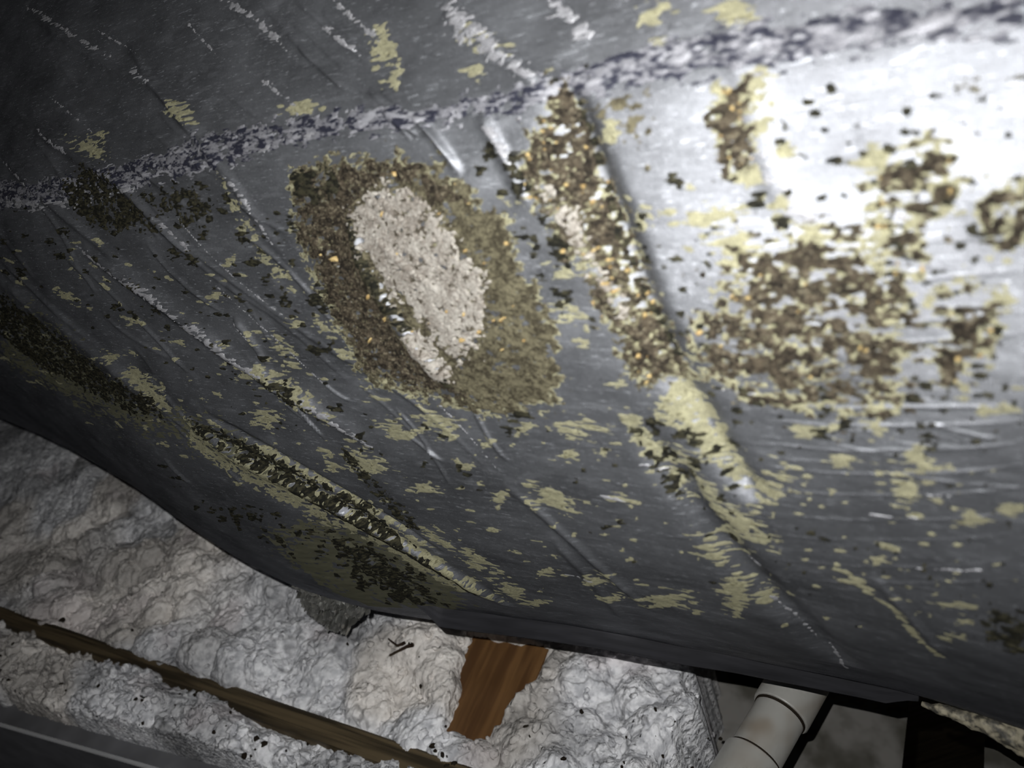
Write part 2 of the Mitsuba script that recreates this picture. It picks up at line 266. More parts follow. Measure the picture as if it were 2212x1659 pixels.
    [0.06712,0.16041,-252.7,24.0,-95.6,228.1],
    [0.04389,0.18263,-109.5,11.8,-87.8,330.8],
    [0.04051,0.19319,-265.2,12.7,-139.5,206.6],
    [0.0474,0.21393,-247.7,16.8,-207.2,252.4],
    [0.18102,0.05475,-128.5,25.4,-9.6,250.0],
    [0.18113,0.04941,-219.1,41.0,-11.8,424.6],
    [0.08597,0.09567,-129.8,12.2,-38.9,245.5],
    [0.06434,0.09127,-174.4,197.3,186.2,78.0],
    [0.03015,0.08006,-141.6,-17.9,-142.7,430.0],
    [0.14189,0.01823,-189.1,14.0,10.3,275.9],
    [0.13067,0.01545,-310.2,17.9,23.3,522.4],
    [0.30769,0.3181,-83.0,44.4,-46.8,112.0],
    [0.31466,0.29629,-50.8,34.3,31.2,39.0],
    [0.3173,0.25408,-50.8,39.4,44.1,50.6],
    [0.33149,0.23293,-50.2,44.9,60.4,54.7],
    [0.2316,0.25099,-126.3,53.2,-40.2,96.8],
    [0.2637,0.25198,-126.5,60.2,-64.1,174.4],
    [0.35672,0.14285,-137.1,79.2,-50.7,355.2],
    [0.17892,0.15332,-122.1,59.5,36.1,289.3],
    [0.41268,0.02938,-128.7,54.8,3.1,369.2],
    [0.43838,0.05204,-96.5,49.4,-7.2,342.5],
    [0.55696,0.07148,-60.5,39.7,-9.7,242.9],
    [0.61672,0.10375,-49.2,38.9,-16.0,218.7],
    [0.65425,0.05665,-34.6,70.1,52.9,188.8],
    [0.39173,0.15892,-87.5,86.5,41.8,197.3],
    [0.39672,0.12382,-91.6,94.4,45.2,233.2],
    [0.26991,0.14946,-172.7,80.2,-68.3,364.0],
    [0.22072,0.11641,-152.3,54.1,-45.0,299.6],
    [0.34494,0.06578,-67.5,108.3,105.9,153.3],
    [0.33043,0.08125,-72.1,108.5,106.6,143.7],
    [0.39027,0.1704,-76.5,74.5,37.6,168.6],
    [0.08926,-0.00111,-346.9,-1.1,25.0,277.4],
    [0.11047,-0.02168,-317.6,-5.5,39.6,294.0],
    [0.15237,-0.01476,-235.6,9.2,22.6,210.5],
    [0.16193,0.04606,-237.4,36.3,-4.9,223.0],
    [0.08242,0.0707,-252.6,16.2,-32.3,355.4],
    [0.18011,0.03691,-170.7,27.1,-1.1,379.8],
    [0.17427,0.06619,-148.3,30.9,-21.6,346.0],
    [0.06354,0.00381,-131.8,-3.5,21.2,255.2],
    [0.05197,0.00225,-325.1,-13.0,39.8,441.4],
    [0.09078,0.01433,-225.7,2.4,16.3,315.1],
    [0.08073,0.02339,-207.4,1.3,9.6,315.7],
    [0.05195,0.0987,-242.1,7.3,-48.8,258.4],
    [0.04769,0.04495,-313.4,-5.2,-10.2,388.9],
    [0.03023,0.04313,-375.3,-16.5,-8.3,370.2],
    [0.02461,0.07146,-367.5,-13.8,-72.0,651.3],
    [0.16266,0.08436,-229.4,50.0,-39.2,380.1],
    [0.13538,0.05628,-263.2,34.6,-17.9,388.2],
    [0.32717,0.18783,-508.4,525.8,503.0,503.5],
    [0.45702,0.23159,-139.8,153.2,153.9,261.3],
    [0.45227,0.08144,-339.4,280.1,55.1,1388.4],
    [0.36047,0.04638,-245.6,212.3,128.0,732.7],
    [0.11097,0.14034,-661.8,130.9,-335.4,1550.1],
    [0.36362,0.19581,-287.6,236.6,69.1,607.1],
    [0.02353,0.15374,-706.6,65.1,-41.9,1206.9],
    [0.57697,0.13976,-146.2,183.8,26.9,392.7],
    [0.44844,0.05336,-178.4,165.8,64.4,562.7],
    [0.30966,0.21298,-238.0,152.1,-25.2,382.6],
    [0.49028,0.07519,-212.9,155.0,-2.6,918.0],
    [0.22496,0.11898,-500.1,258.7,21.1,1084.1],
    [0.33641,0.08021,-167.9,169.0,376.7,1426.1],
    [0.08345,0.1847,-499.7,105.2,-104.9,806.0],
    [0.04014,0.11406,-892.2,20.0,-494.4,2104.8],
    [0.58307,0.04268,-111.8,156.8,79.9,460.9],
    [0.17105,0.11637,-299.0,91.9,-166.5,1362.6],
    [0.05984,0.12559,-504.5,75.6,-70.9,1301.4],
    [0.15822,0.13106,-432.5,160.1,-22.8,976.7],
    [0.48246,0.12321,-148.6,217.7,134.7,329.7],
    [0.15268,0.12915,-392.7,135.3,-49.8,1073.8],
    [0.41668,0.07504,-286.9,340.8,122.9,500.5],
    [0.37475,0.04372,-350.0,434.8,205.7,609.6],
    [0.15675,0.13937,-310.3,104.2,-59.2,594.1],
    [0.04009,0.12869,-1305.6,32.8,-523.7,1721.4],
    [0.04224,0.10276,-1326.9,17.7,-232.9,1117.2],
    [0.88647,0.1287,-85.2,153.7,-19.8,397.0],
    [0.41164,0.25049,-205.1,188.1,94.5,259.8],
    [0.30458,0.11813,-671.2,370.0,-57.2,765.6],
    [0.15839,0.18925,-975.9,366.7,-24.7,427.7],
    [0.19636,0.24007,-259.6,99.9,-216.1,661.4],
    [0.12016,0.17559,-804.2,179.7,-269.7,847.4],
    [0.58375,0.04803,-115.8,236.5,148.4,403.8],
    [0.18164,0.1853,-311.7,116.0,-135.6,638.3],
    [0.43324,0.17277,-269.9,301.1,124.8,402.7],
    [0.19426,0.27026,-449.7,162.2,-147.1,302.0],
    [0.34997,0.04768,-531.4,310.7,45.0,782.0],
    [0.59678,0.17685,-105.0,113.6,-32.0,403.8],
    [0.22,0.19364,-504.4,219.9,-120.1,552.8],
    [0.08114,0.1242,-1314.1,163.6,-222.5,1055.5],
    [0.22066,0.11723,-366.0,175.5,-17.5,1271.4],
    [0.28026,0.11823,-216.6,228.7,509.7,845.9],
    [0.31239,0.11358,-232.1,217.5,165.8,585.3],
    [0.19519,0.13043,-570.2,250.9,-37.5,1437.5],
    [0.43678,0.24041,-264.7,218.1,-1.5,317.3],
    [0.20861,0.13234,-314.5,149.2,-10.3,682.7],
    [0.77543,0.0373,-71.2,188.3,169.2,535.5],
    [0.623,0.06525,-154.7,296.8,181.6,639.3],
    [0.59135,0.15506,-98.7,86.6,-79.9,683.0],
    [0.41762,0.08183,-179.2,269.0,190.3,420.1],
    [0.3184,0.0981,-371.8,391.4,189.9,521.6],
    [0.31821,0.10895,-196.0,187.6,147.2,521.6],
    [0.35742,0.19615,-272.1,254.6,173.9,419.1],
    [0.07538,0.17489,-854.6,108.4,-303.1,694.0],
    [0.06147,0.13535,-904.6,72.4,-551.0,1879.1],
    [0.66684,0.15477,-235.2,288.1,-88.8,965.6],
    [0.32894,0.07864,-453.7,408.1,123.7,612.9],
    [0.39456,0.16231,-481.6,553.8,284.6,604.6],
    [0.06717,0.17286,-545.1,55.1,-449.2,942.0],
    [0.24638,0.1385,-417.1,196.0,-115.5,971.6],
    [0.04456,0.16449,-464.5,56.5,-91.2,634.0],
    [0.51316,0.20281,-161.1,224.6,120.7,240.5],
    [0.1153,0.13254,-510.2,111.3,-170.3,1060.9],
    [0.62071,0.01923,-123.9,114.1,71.1,1026.7],
    [0.41894,0.03322,-153.8,119.4,155.2,1398.2],
    [0.27806,0.2044,-218.1,125.7,-44.6,433.6],
    [0.14741,0.13076,-977.5,243.8,-318.8,1586.2],
    [0.35122,0.06726,-425.4,230.4,-8.0,1384.8],
    [0.17482,0.15745,-854.6,374.1,12.0,502.6],
    [0.10641,0.13345,-481.6,98.6,-128.4,805.6],
    [0.24728,0.21346,-375.0,196.4,-54.4,546.0],
    [0.03405,0.10786,-1186.2,20.4,-323.8,1693.6],
    [0.31113,0.12292,-246.7,226.7,127.8,453.0],
    [0.1974,0.23377,-663.5,274.2,-99.0,550.3],
    [0.07711,0.12879,-609.7,61.5,-327.4,1204.0],
    [0.13027,0.16677,-909.7,267.6,-119.9,960.7],
    [0.58012,0.09797,-109.1,181.1,103.4,404.4],
    [0.28456,0.28569,-443.2,230.1,-78.8,242.6],
    [0.06576,0.18077,-856.0,106.6,-374.7,925.2],
    [0.42484,0.23632,-264.1,207.8,-26.2,384.2],
    [0.2114,0.12271,-599.6,255.1,-58.6,819.4],
    [0.22568,0.17235,-237.5,99.1,-281.1,1211.0],
    [0.51787,0.14299,-174.6,239.5,178.0,748.2],
    [0.73018,0.04278,-103.0,187.8,91.0,539.2],
    [0.37096,0.20721,-213.7,162.1,-5.3,503.3],
    [0.47055,0.07012,-156.7,143.1,92.7,1204.4],
    [0.3066,0.17522,-258.9,226.2,215.3,497.8],
    [0.04114,0.1409,-584.0,57.1,-114.1,829.7],
    [0.72434,0.01961,-119.1,233.4,125.3,585.0],
    [0.44558,0.23645,-148.1,154.4,117.9,228.0],
    [0.84269,0.15144,-69.4,138.1,-17.2,706.2],
    [0.21573,0.23466,-243.9,111.1,-41.2,337.7],
    [0.09215,0.1768,-396.0,62.2,-361.9,868.7],
    [0.61328,0.0152,-107.1,129.8,105.2,769.9],
    [0.44046,0.15816,-392.9,473.4,230.8,618.6],
    [0.24761,0.20842,-228.0,118.0,-108.1,875.3],
    [0.46539,0.17392,-287.4,241.6,-4.5,538.5],
    [0.04224,0.10402,-540.4,55.9,-19.4,1540.7],
    [0.26263,0.17959,-370.5,209.8,-33.1,508.3],
    [0.18338,0.14135,-544.8,171.2,-348.1,1592.4],
    [0.05324,0.19697,-878.2,103.2,-192.2,493.0],
    [0.05772,0.19725,-651.4,72.1,-532.6,1070.0],
    [0.11352,0.21516,-494.0,128.1,-65.0,399.8],
    [0.11682,0.12435,-657.4,119.1,-180.9,867.9],
    [0.04162,0.12223,-832.3,106.8,6.8,1019.4],
    [0.42747,0.10584,-136.0,166.0,136.3,504.2],
    [0.23295,0.12783,-397.6,177.9,-88.4,899.5],
    [0.04008,0.11099,-536.1,25.1,-240.0,1492.2],
    [0.3374,0.07285,-194.8,160.4,126.9,870.9],
    [0.03053,0.10275,-569.4,1.6,-439.3,2360.4],
    [0.0814,0.12312,-611.7,138.7,56.3,1853.2],
    [0.0934,0.11432,-408.1,102.7,60.2,1374.7],
    [0.17603,0.2735,-414.7,141.8,-112.1,286.8],
    [0.32711,0.21667,-180.7,170.5,322.1,281.3],
    [0.42248,0.10069,-238.0,361.1,337.3,646.9],
    [0.57389,0.17467,-299.7,407.6,88.6,700.1],
    [0.50438,0.14853,-119.5,156.0,95.0,371.6],
    [0.31435,0.22556,-635.0,535.0,371.3,437.0],
    [0.53489,0.16701,-129.5,140.0,4.5,391.4],
    [0.46214,0.05614,-181.1,116.3,7.1,1093.6],
    [0.10757,0.16219,-449.1,84.0,-216.0,677.9],
    [0.52043,0.1628,-158.8,220.0,89.8,335.2],
    [0.27687,0.22553,-408.6,214.9,-210.1,887.6],
    [0.34498,0.05131,-436.3,376.0,190.0,1031.0],
    [0.74541,0.18289,-105.2,180.4,-72.8,647.8],
    [0.15095,0.19298,-679.9,240.3,-37.3,424.1],
    [0.50159,0.12842,-115.8,164.0,174.7,552.2],
    [0.35318,0.23951,-414.6,312.7,50.4,424.4],
    [0.42595,0.18084,-275.5,344.8,305.5,462.0],
    [0.09862,0.17348,-596.7,111.9,-194.5,609.6],
    [0.08858,0.182,-474.4,109.4,-38.6,544.0],
    [0.04921,0.13804,-999.3,144.7,-21.3,716.4],
    [0.69428,0.10362,-188.0,270.1,19.6,622.2],
    [0.40462,0.03841,-140.2,83.4,39.1,817.0],
    [0.7413,0.06668,-103.9,106.5,-9.1,512.3],
    [0.05422,0.11098,-587.0,85.9,6.6,1062.0],
    [0.478,0.17783,-344.9,335.6,34.6,381.4],
    [0.34271,0.21915,-228.3,140.0,-141.5,683.8],
    [0.15902,0.12433,-983.9,394.7,33.7,855.6],
    [0.21105,0.23245,-306.8,119.4,-319.8,803.0],
    [0.10121,0.24759,-326.5,74.7,-59.1,362.8],
    [0.82978,0.08573,-62.7,157.0,68.7,304.2],
    [0.28344,0.16811,-368.7,192.5,-147.9,837.5],
    [0.0596,0.16433,-430.1,71.3,-115.4,1289.2],
    [0.04866,0.16901,-1367.8,191.5,-75.8,710.6],
    [0.04964,0.17721,-627.3,68.7,-208.1,685.0],
    [0.08279,0.17539,-1132.2,226.4,-80.4,490.2],
    [0.04156,0.14971,-485.3,29.0,-228.7,722.2],
    [0.27069,0.09245,-253.5,138.6,12.8,916.4],
    [0.40831,0.09108,-205.5,121.6,-34.8,594.0],
    [0.06019,0.18794,-535.3,69.9,-250.8,716.5],
    [0.4377,0.03836,-166.9,88.4,15.6,1295.0],
    [0.0666,0.20966,-1013.4,155.7,-211.1,585.3],
    [0.23017,0.18764,-371.4,167.7,-99.8,481.6],
    [0.62133,0.04109,-215.7,373.6,125.6,543.5],
    [0.41721,0.05137,-213.2,204.2,215.9,1423.2],
    [0.27229,0.22659,-263.0,153.2,-14.4,483.8],
    [0.41612,0.15436,-331.3,304.5,40.0,511.6],
    [0.0362,0.10461,-1505.1,31.6,-310.8,1761.8],
    [0.33409,0.07014,-239.7,267.2,196.3,573.1],
    [0.03613,0.17037,-633.2,54.9,-347.4,1399.3],
    [0.13993,0.22403,-350.8,102.2,-164.0,550.4],
    [0.40794,0.07331,-237.5,146.0,-13.6,893.3],
    [0.37358,0.17036,-247.6,229.9,132.3,644.9],
    [0.72258,0.03032,-209.9,202.9,25.5,824.0],
    [0.38874,0.12017,-177.4,201.5,125.3,411.9],
    [0.24481,0.22437,-395.6,200.7,-63.4,477.6],
    [0.38631,0.10526,-333.9,426.5,421.6,1020.2],
    [0.09978,0.23271,-529.8,109.5,-145.9,348.2],
    [0.66209,0.05183,-156.9,256.7,173.9,1034.3],
    [0.16846,0.23631,-400.5,128.4,-357.1,805.0],
    [0.10405,0.13348,-385.2,72.4,-153.9,819.1],
    [0.50969,0.11417,-194.6,292.4,142.0,442.8],
    [0.07361,0.16431,-1119.8,189.1,-138.4,690.2],
    [0.12931,0.17698,-406.7,109.0,-247.2,1097.2],
    [0.09581,0.1399,-510.6,110.0,-124.5,1173.6],
    [0.35546,0.15269,-273.3,300.4,218.0,427.2],
    [0.35426,0.16191,-200.7,194.9,250.7,779.5],
    [0.34736,0.2034,-555.4,514.6,216.2,410.7],
    [0.192,0.20837,-303.8,115.5,-103.0,366.8],
    [0.08603,0.13371,-612.6,136.8,-18.3,852.5],
    [0.29694,0.08618,-213.1,116.5,-3.8,1151.3],
    [0.0857,0.17176,-836.0,121.6,-244.0,608.6],
    [0.41683,0.07898,-272.5,414.5,200.1,433.3],
    [0.51654,0.09896,-183.0,193.6,38.4,545.5],
    [0.65239,0.1369,-169.7,183.3,-47.3,580.7],
    [0.49213,0.04119,-154.4,279.7,209.9,516.9],
    [0.32196,0.19449,-199.1,149.3,77.1,653.3],
    [0.09565,0.11423,-1275.8,350.7,154.4,1854.3],
    [0.58385,0.15568,-238.1,357.8,102.5,527.1],
    [0.04268,0.11564,-1150.4,41.9,-298.1,1361.6],
    [0.19947,0.18708,-295.4,113.2,-193.9,740.9],
    [0.38823,0.1611,-319.1,286.4,57.2,526.3],
    [0.51098,0.03636,-214.7,210.8,110.1,980.9],
    [0.2514,0.25103,-347.5,178.1,-46.6,414.1],
    [0.34,0.07255,-327.5,167.0,-41.2,1558.2],
    [0.61092,0.16402,-171.4,222.8,4.6,364.5],
    [0.49735,0.15437,-217.9,239.0,120.5,987.4],
    [0.44729,0.09969,-457.2,358.8,3.4,1031.0],
    [0.34373,0.14564,-335.2,227.4,-52.4,1039.3],
    [0.34701,0.17053,-634.1,461.0,-10.9,616.9],
    [0.50936,0.08578,-123.6,138.2,61.8,549.3],
    [0.2461,0.22328,-232.7,105.9,-188.8,598.2],
    [0.05943,0.17646,-455.1,40.0,-263.8,526.0],
    [0.04193,0.15774,-834.1,87.5,-276.4,1590.3],
    [0.17271,0.26753,-294.2,104.5,-92.6,475.4],
    [0.69894,0.1009,-107.9,137.7,-5.2,873.4],
    [0.54122,0.03213,-221.2,287.1,180.6,986.6],
    [0.54756,0.05537,-313.7,339.9,51.8,526.9],
    [0.5682,0.18453,-180.1,166.9,-61.3,490.1],
    [0.45848,0.09836,-290.6,358.6,124.9,533.9],
    [0.06431,0.11107,-730.4,110.7,-32.3,1003.9],
    [0.83336,0.09718,-67.8,157.1,47.1,296.2],
    [0.59441,0.03189,-85.9,160.5,182.2,619.6],
    [0.36895,0.17819,-200.5,180.4,175.5,905.3],
    [0.53955,0.09239,-109.8,117.7,46.0,723.0],
    [0.62606,0.02689,-149.7,177.4,59.1,539.2],
    [0.35883,0.08111,-336.3,471.2,267.9,504.9],
    [0.27648,0.10676,-287.3,142.5,-105.1,1629.7],
    [0.42333,0.04217,-233.7,363.1,225.5,555.8],
    [0.14568,0.13496,-381.8,129.6,-56.7,1403.1],
    [0.73753,0.09351,-78.0,103.5,-3.8,607.8],
    [0.17275,0.14203,-436.7,151.7,-122.7,892.1],
    [0.48178,0.07854,-394.5,551.6,218.8,798.2],
    [0.44037,0.12623,-269.7,262.5,53.6,567.7],
    [0.09008,0.13036,-917.4,229.8,26.5,799.9],
    [0.05166,0.14483,-565.7,56.6,-175.4,796.3],
    [0.18418,0.15536,-300.6,122.5,-44.5,515.8],
    [0.02906,0.14658,-615.4,8.3,-612.4,1600.1],
    [0.59153,0.17931,-128.0,146.5,-28.3,630.8],
    [0.32665,0.10223,-245.9,223.7,272.6,1294.1],
    [0.08946,0.11795,-509.4,62.0,-199.7,923.8],
    [0.09929,0.12222,-1208.2,321.6,28.7,802.1],
    [0.05423,0.11654,-508.7,45.9,-168.2,1156.8],
    [0.6184,0.12584,-93.0,175.3,149.3,468.5],
    [0.76681,0.09954,-95.4,110.8,-67.9,1087.8],
    [0.0854,0.18407,-395.5,63.0,-330.0,814.9],
    [0.25647,0.24194,-672.6,371.0,7.2,430.1],
    [0.43819,0.03114,-457.8,414.3,97.5,679.4],
    [0.57529,0.01564,-90.1,182.3,157.1,443.8],
    [0.63173,0.03466,-198.9,178.4,24.8,607.3],
    [0.02578,0.10689,-1296.5,143.4,166.6,1848.6],
    [0.04182,0.13138,-521.1,26.8,-226.4,904.1],
    [0.05875,0.19894,-1114.1,144.6,-186.4,480.1],
    [0.12815,0.18526,-363.1,95.5,-140.1,546.9],
    [0.67029,0.0508,-109.8,157.4,55.9,481.0],
    [0.62478,0.1191,-283.1,474.2,98.7,523.7],
    [0.26713,0.1605,-305.7,179.5,-17.1,511.1],
    [0.18861,0.17639,-368.0,136.4,-126.5,557.0],
    [0.48455,0.06372,-286.4,299.6,142.7,1165.3],
    [0.08119,0.14533,-694.9,147.7,-55.6,1149.2],
    [0.43801,0.14948,-323.0,318.9,115.4,1003.1],
    [0.40152,0.21361,-283.7,252.1,117.5,754.1],
    [0.56994,0.06051,-146.8,218.2,91.1,456.8],
    [0.10609,0.14381,-817.7,224.6,-3.6,606.8],
    [0.20152,0.26341,-254.8,97.2,-159.7,391.2],
    [0.08273,0.1601,-431.5,85.6,-85.5,622.6],
    [0.26027,0.10937,-650.7,314.4,-61.3,998.7],
    [0.06469,0.18814,-415.4,71.1,-128.5,821.0],
    [0.09799,0.19591,-428.5,99.1,-90.6,549.4],
    [0.25566,0.11986,-463.0,269.1,35.3,1431.2],
    [0.16031,0.16555,-510.9,171.9,-217.9,1275.1],
    [0.2254,0.12098,-310.7,161.1,11.9,682.1],
    [0.4508,0.05703,-267.2,425.5,441.3,1117.8],
    [0.08993,0.12092,-636.2,88.8,-284.9,1467.5],
    [0.09358,0.13385,-435.8,107.0,-4.0,1552.2],
    [0.29414,0.20039,-251.5,162.2,-2.2,693.7],
    [0.44274,0.15884,-146.5,148.4,131.1,885.3],
    [0.09121,0.12305,-621.1,161.1,65.3,1114.4],
    [0.02743,0.11992,-897.9,93.4,39.4,1054.0],
    [0.66219,0.16935,-83.1,162.7,79.3,290.9],
    [0.35738,0.10008,-274.2,158.3,-42.9,707.9],
    [0.84316,0.12088,-97.7,210.9,36.7,470.4],
    [0.61828,0.13351,-278.3,395.3,67.4,824.8],
    [0.74761,0.04651,-62.9,110.4,55.2,393.1],
    [0.10753,0.18445,-807.1,173.6,-166.4,547.3],
    [0.0798,0.1503,-916.8,115.2,-296.6,909.5],
    [0.21589,0.24537,-650.6,271.9,-100.3,319.2],
    [0.25969,0.13854,-622.0,296.8,-108.2,816.3],
    [0.45777,0.1683,-132.2,151.8,144.3,468.7],
    [0.78762,0.13279,-63.6,137.9,41.2,378.2],
    [0.82578,0.10582,-93.7,186.3,21.5,338.6],
    [0.1933,0.19988,-433.4,174.1,-80.1,398.7],
    [0.04617,0.11983,-968.4,103.6,-64.8,881.4],
    [0.10354,0.13604,-490.6,108.3,-115.6,973.6],
    [0.43028,0.1865,-147.9,187.8,370.1,498.4],
    [0.27558,0.1456,-263.9,269.8,287.6,348.4],
    [0.82019,0.14879,-67.7,161.0,81.6,523.5],
    [0.51477,0.15548,-136.0,130.3,-7.9,440.2],
    [0.53539,0.1335,-121.0,158.0,67.3,438.9],
    [0.48206,0.17676,-153.9,157.8,88.0,683.7],
    [0.16021,0.12173,-441.8,165.2,-5.1,671.7],
    [0.21473,0.11123,-815.3,395.6,11.9,705.3],
    [0.50329,0.08606,-122.6,166.9,110.2,485.2],
    [0.09571,0.16452,-533.5,113.9,-203.1,1159.0],
    [0.15714,0.12195,-340.2,95.8,-100.1,692.7],
    [0.28636,0.18733,-258.0,153.7,-61.0,695.3],
    [0.45933,0.13501,-250.6,284.1,162.1,780.1],
    [0.11003,0.15491,-664.6,189.4,-7.6,852.4],
    [0.31183,0.10869,-251.6,168.6,31.0,1081.9],
    [0.75809,0.14153,-92.9,205.7,92.0,562.2],
    [0.04829,0.16611,-538.3,34.7,-617.4,1377.5],
    [0.08512,0.2337,-1091.3,179.2,-277.0,432.7],
    [0.52177,0.07955,-158.0,253.3,169.3,558.2],
    [0.46741,0.10682,-192.4,171.0,49.6,1266.5],
    [0.44783,0.08375,-138.2,192.6,157.8,480.7],
    [0.40483,0.07335,-178.9,137.2,59.9,1174.6],
    [0.6098,0.14292,-171.6,246.1,66.1,682.2],
    [0.1252,0.26135,-614.6,140.0,-192.9,281.5],
    [0.18442,0.17069,-354.4,154.4,-28.3,856.8],
    [0.42344,0.11353,-150.1,96.1,-60.4,753.5],
    [0.40179,0.14245,-477.4,382.1,-2.9,549.5],
    [0.33622,0.1554,-255.5,263.8,173.7,349.6],
    [0.34384,0.06085,-166.3,125.5,96.6,824.8],
    [0.88132,0.12897,-79.3,160.7,1.0,427.7],
    [0.75596,0.02764,-61.1,90.4,46.8,443.3],
    [0.38678,0.2037,-162.4,143.1,50.6,301.9],
    [0.14088,0.11591,-464.3,141.3,-46.4,1042.9],
    [0.27354,0.09681,-247.2,113.5,-52.2,793.7],
    [0.41229,0.12782,-535.6,450.0,15.0,634.9],
    [0.32955,0.1124,-211.1,146.0,25.8,1433.8],
    [0.14033,0.1944,-433.5,126.1,-124.1,478.9],
    [0.27069,0.23764,-313.7,162.8,-118.8,500.4],
    [0.11919,0.19934,-598.8,159.6,-87.3,468.3],
    [0.17438,0.16601,-829.3,348.9,-11.6,616.8],
    [0.06631,0.15038,-756.0,128.8,-67.5,684.2],
    [0.18399,0.23826,-407.2,154.9,-152.6,654.4],
    [0.76577,0.13237,-123.5,281.1,44.3,235.0],
    [0.3119,0.06462,-252.7,278.8,253.2,666.8],
    [0.58641,0.14139,-100.2,122.7,19.5,493.2],
    [0.05502,0.06086,-465.7,163.4,288.2,661.7],
    [0.12671,0.07722,-517.3,27.2,-228.9,1144.3],
    [0.03923,0.0345,-1720.3,-221.4,-93.2,763.9],
    [0.20427,0.00628,-352.1,249.4,228.2,585.3],
    [0.11307,0.02041,-581.2,88.4,105.9,809.3],
    [0.18625,0.0325,-309.8,27.2,-46.5,1165.9],
    [0.11245,0.05966,-744.0,109.7,-4.7,726.7],
    [0.05058,0.04819,-1582.9,-159.7,-117.6,739.8],
    [0.02813,0.02222,-1266.9,316.7,363.3,816.7],
    [0.0995,0.02794,-556.1,39.5,40.7,789.8],
    [0.12236,0.00688,-466.4,66.1,156.1,1060.5],
    [0.09306,0.05455,-507.8,263.8,380.0,760.8],
    [0.16812,0.00573,-597.8,318.9,356.9,1008.7],
    [0.19311,0.04063,-888.5,558.6,274.7,891.9],
    [0.0391,0.0079,-1908.4,482.1,742.4,1700.6],
    [0.13671,0.04516,-611.4,21.8,-120.7,1344.0],
    [0.0604,0.02424,-588.9,143.8,376.5,1152.1],
    [0.02911,0.0328,-588.2,139.0,305.4,752.1],
    [0.09269,0.01751,-699.8,384.5,415.1,761.4],
    [0.12416,0.02783,-355.6,222.3,387.2,769.3],
    [0.17919,0.02185,-296.1,110.5,160.2,825.7],
    [0.02776,0.0431,-921.6,331.4,766.9,1329.8],
    [0.02731,0.04423,-628.4,-51.7,-123.9,1577.5],
    [0.05964,0.03016,-573.8,0.3,50.5,1690.9],
    [0.17127,0.06017,-404.8,274.3,210.6,535.9],
    [0.05103,0.018,-1144.0,-116.8,-46.1,1323.5],
    [0.06371,0.0201,-1042.6,68.8,117.9,891.7],
    [0.06611,0.01979,-649.5,146.1,266.4,887.6],
    [0.10957,0.032,-614.9,326.2,366.2,799.5],
    [0.10669,0.07533,-706.3,64.7,-122.3,1021.1],
    [0.13624,0.06303,-628.7,431.9,458.7,856.9],
    [0.19026,0.01134,-733.9,311.2,142.3,607.9],
    [0.14686,0.00948,-286.7,183.2,451.0,962.3],
    [0.07526,0.0227,-1302.4,189.7,236.0,1261.1],
    [0.08772,0.0668,-431.7,173.3,245.4,672.1],
    [0.08004,0.07011,-661.4,-11.3,-252.8,1317.5],
    [0.16006,0.06811,-568.0,409.6,396.0,814.5],
    [0.08296,0.03353,-577.1,329.2,371.3,625.3],
    [0.07682,0.05384,-445.0,-44.8,-287.6,1345.3],
    [0.17479,0.01943,-362.1,112.8,148.9,903.8],
    [0.09208,0.01775,-422.1,184.1,354.5,802.7],
    [0.11059,0.03138,-467.8,59.4,68.9,918.4],
    [0.09338,0.01484,-500.7,243.9,321.6,658.1],
    [0.08162,0.06201,-471.6,8.0,-121.9,1067.0],
    [0.10306,0.02745,-440.0,272.6,452.0,794.6],
    [0.03224,0.0628,-1286.1,475.4,358.8,613.1],
    [0.14266,0.07576,-1171.5,607.3,260.0,846.0],
    [0.11723,0.01754,-493.4,261.2,516.5,1142.4],
    [0.03296,0.07889,-624.6,37.1,11.5,861.7],
    [0.07127,0.02422,-479.4,124.4,363.4,1161.4],
    [0.06185,0.01125,-656.9,202.9,609.5,1455.8],
    [0.06172,0.04292,-1008.3,3.1,-20.4,1054.3],
    [0.14797,0.07463,-742.2,41.9,-122.3,597.6],
    [0.15575,0.05792,-416.3,233.2,183.8,570.3],
    [0.06449,0.03655,-1002.1,229.8,418.4,1556.3],
    [0.10999,0.08414,-1199.6,-32.7,-163.7,532.5],
    [0.02785,0.04726,-650.9,36.7,128.1,1064.9],
    [0.11086,0.02272,-699.0,228.3,420.3,1484.0],
    [0.10673,0.03443,-604.2,138.0,141.7,842.5],
    [0.1799,0.01236,-279.1,203.4,338.5,757.8],
    [0.04838,0.074,-1819.8,319.8,162.8,949.8],
    [0.08107,0.02596,-1748.3,-108.0,-47.8,942.6],
    [0.06349,0.05798,-459.3,107.4,162.6,697.5],
    [0.0579,0.08426,-585.5,141.8,136.7,591.9],
    [0.13926,0.01292,-332.3,115.0,360.9,1374.0],
    [0.08647,0.02783,-1431.0,403.3,296.5,1034.6],
    [0.08711,0.07108,-528.2,166.0,288.6,1203.2],
    [0.14861,0.05202,-429.4,19.6,-159.9,1339.9],
    [0.04455,0.06634,-821.4,45.2,5.2,707.0],
    [0.19159,0.02593,-304.2,220.4,405.5,1010.1],
    [0.12124,0.05243,-450.0,0.3,-153.3,1108.0],
    [0.11058,0.02934,-518.2,146.6,152.8,675.1],
    [0.12043,0.05495,-1355.6,341.2,99.2,961.5],
    [0.03648,0.04945,-2115.8,147.3,182.6,1696.4],
    [0.06155,0.06575,-1311.3,137.4,24.2,689.8],
    [0.03962,0.01092,-624.9,4.5,175.4,1266.1],
    [0.19495,0.00883,-327.5,122.9,141.4,695.1],
    [0.08079,0.06579,-1022.0,498.6,539.3,1035.0],
    [0.05699,0.03846,-881.3,-44.7,-43.9,723.2],
    [0.11348,0.02274,-469.3,232.5,300.3,704.5],
  ],
  'cream_zones': [
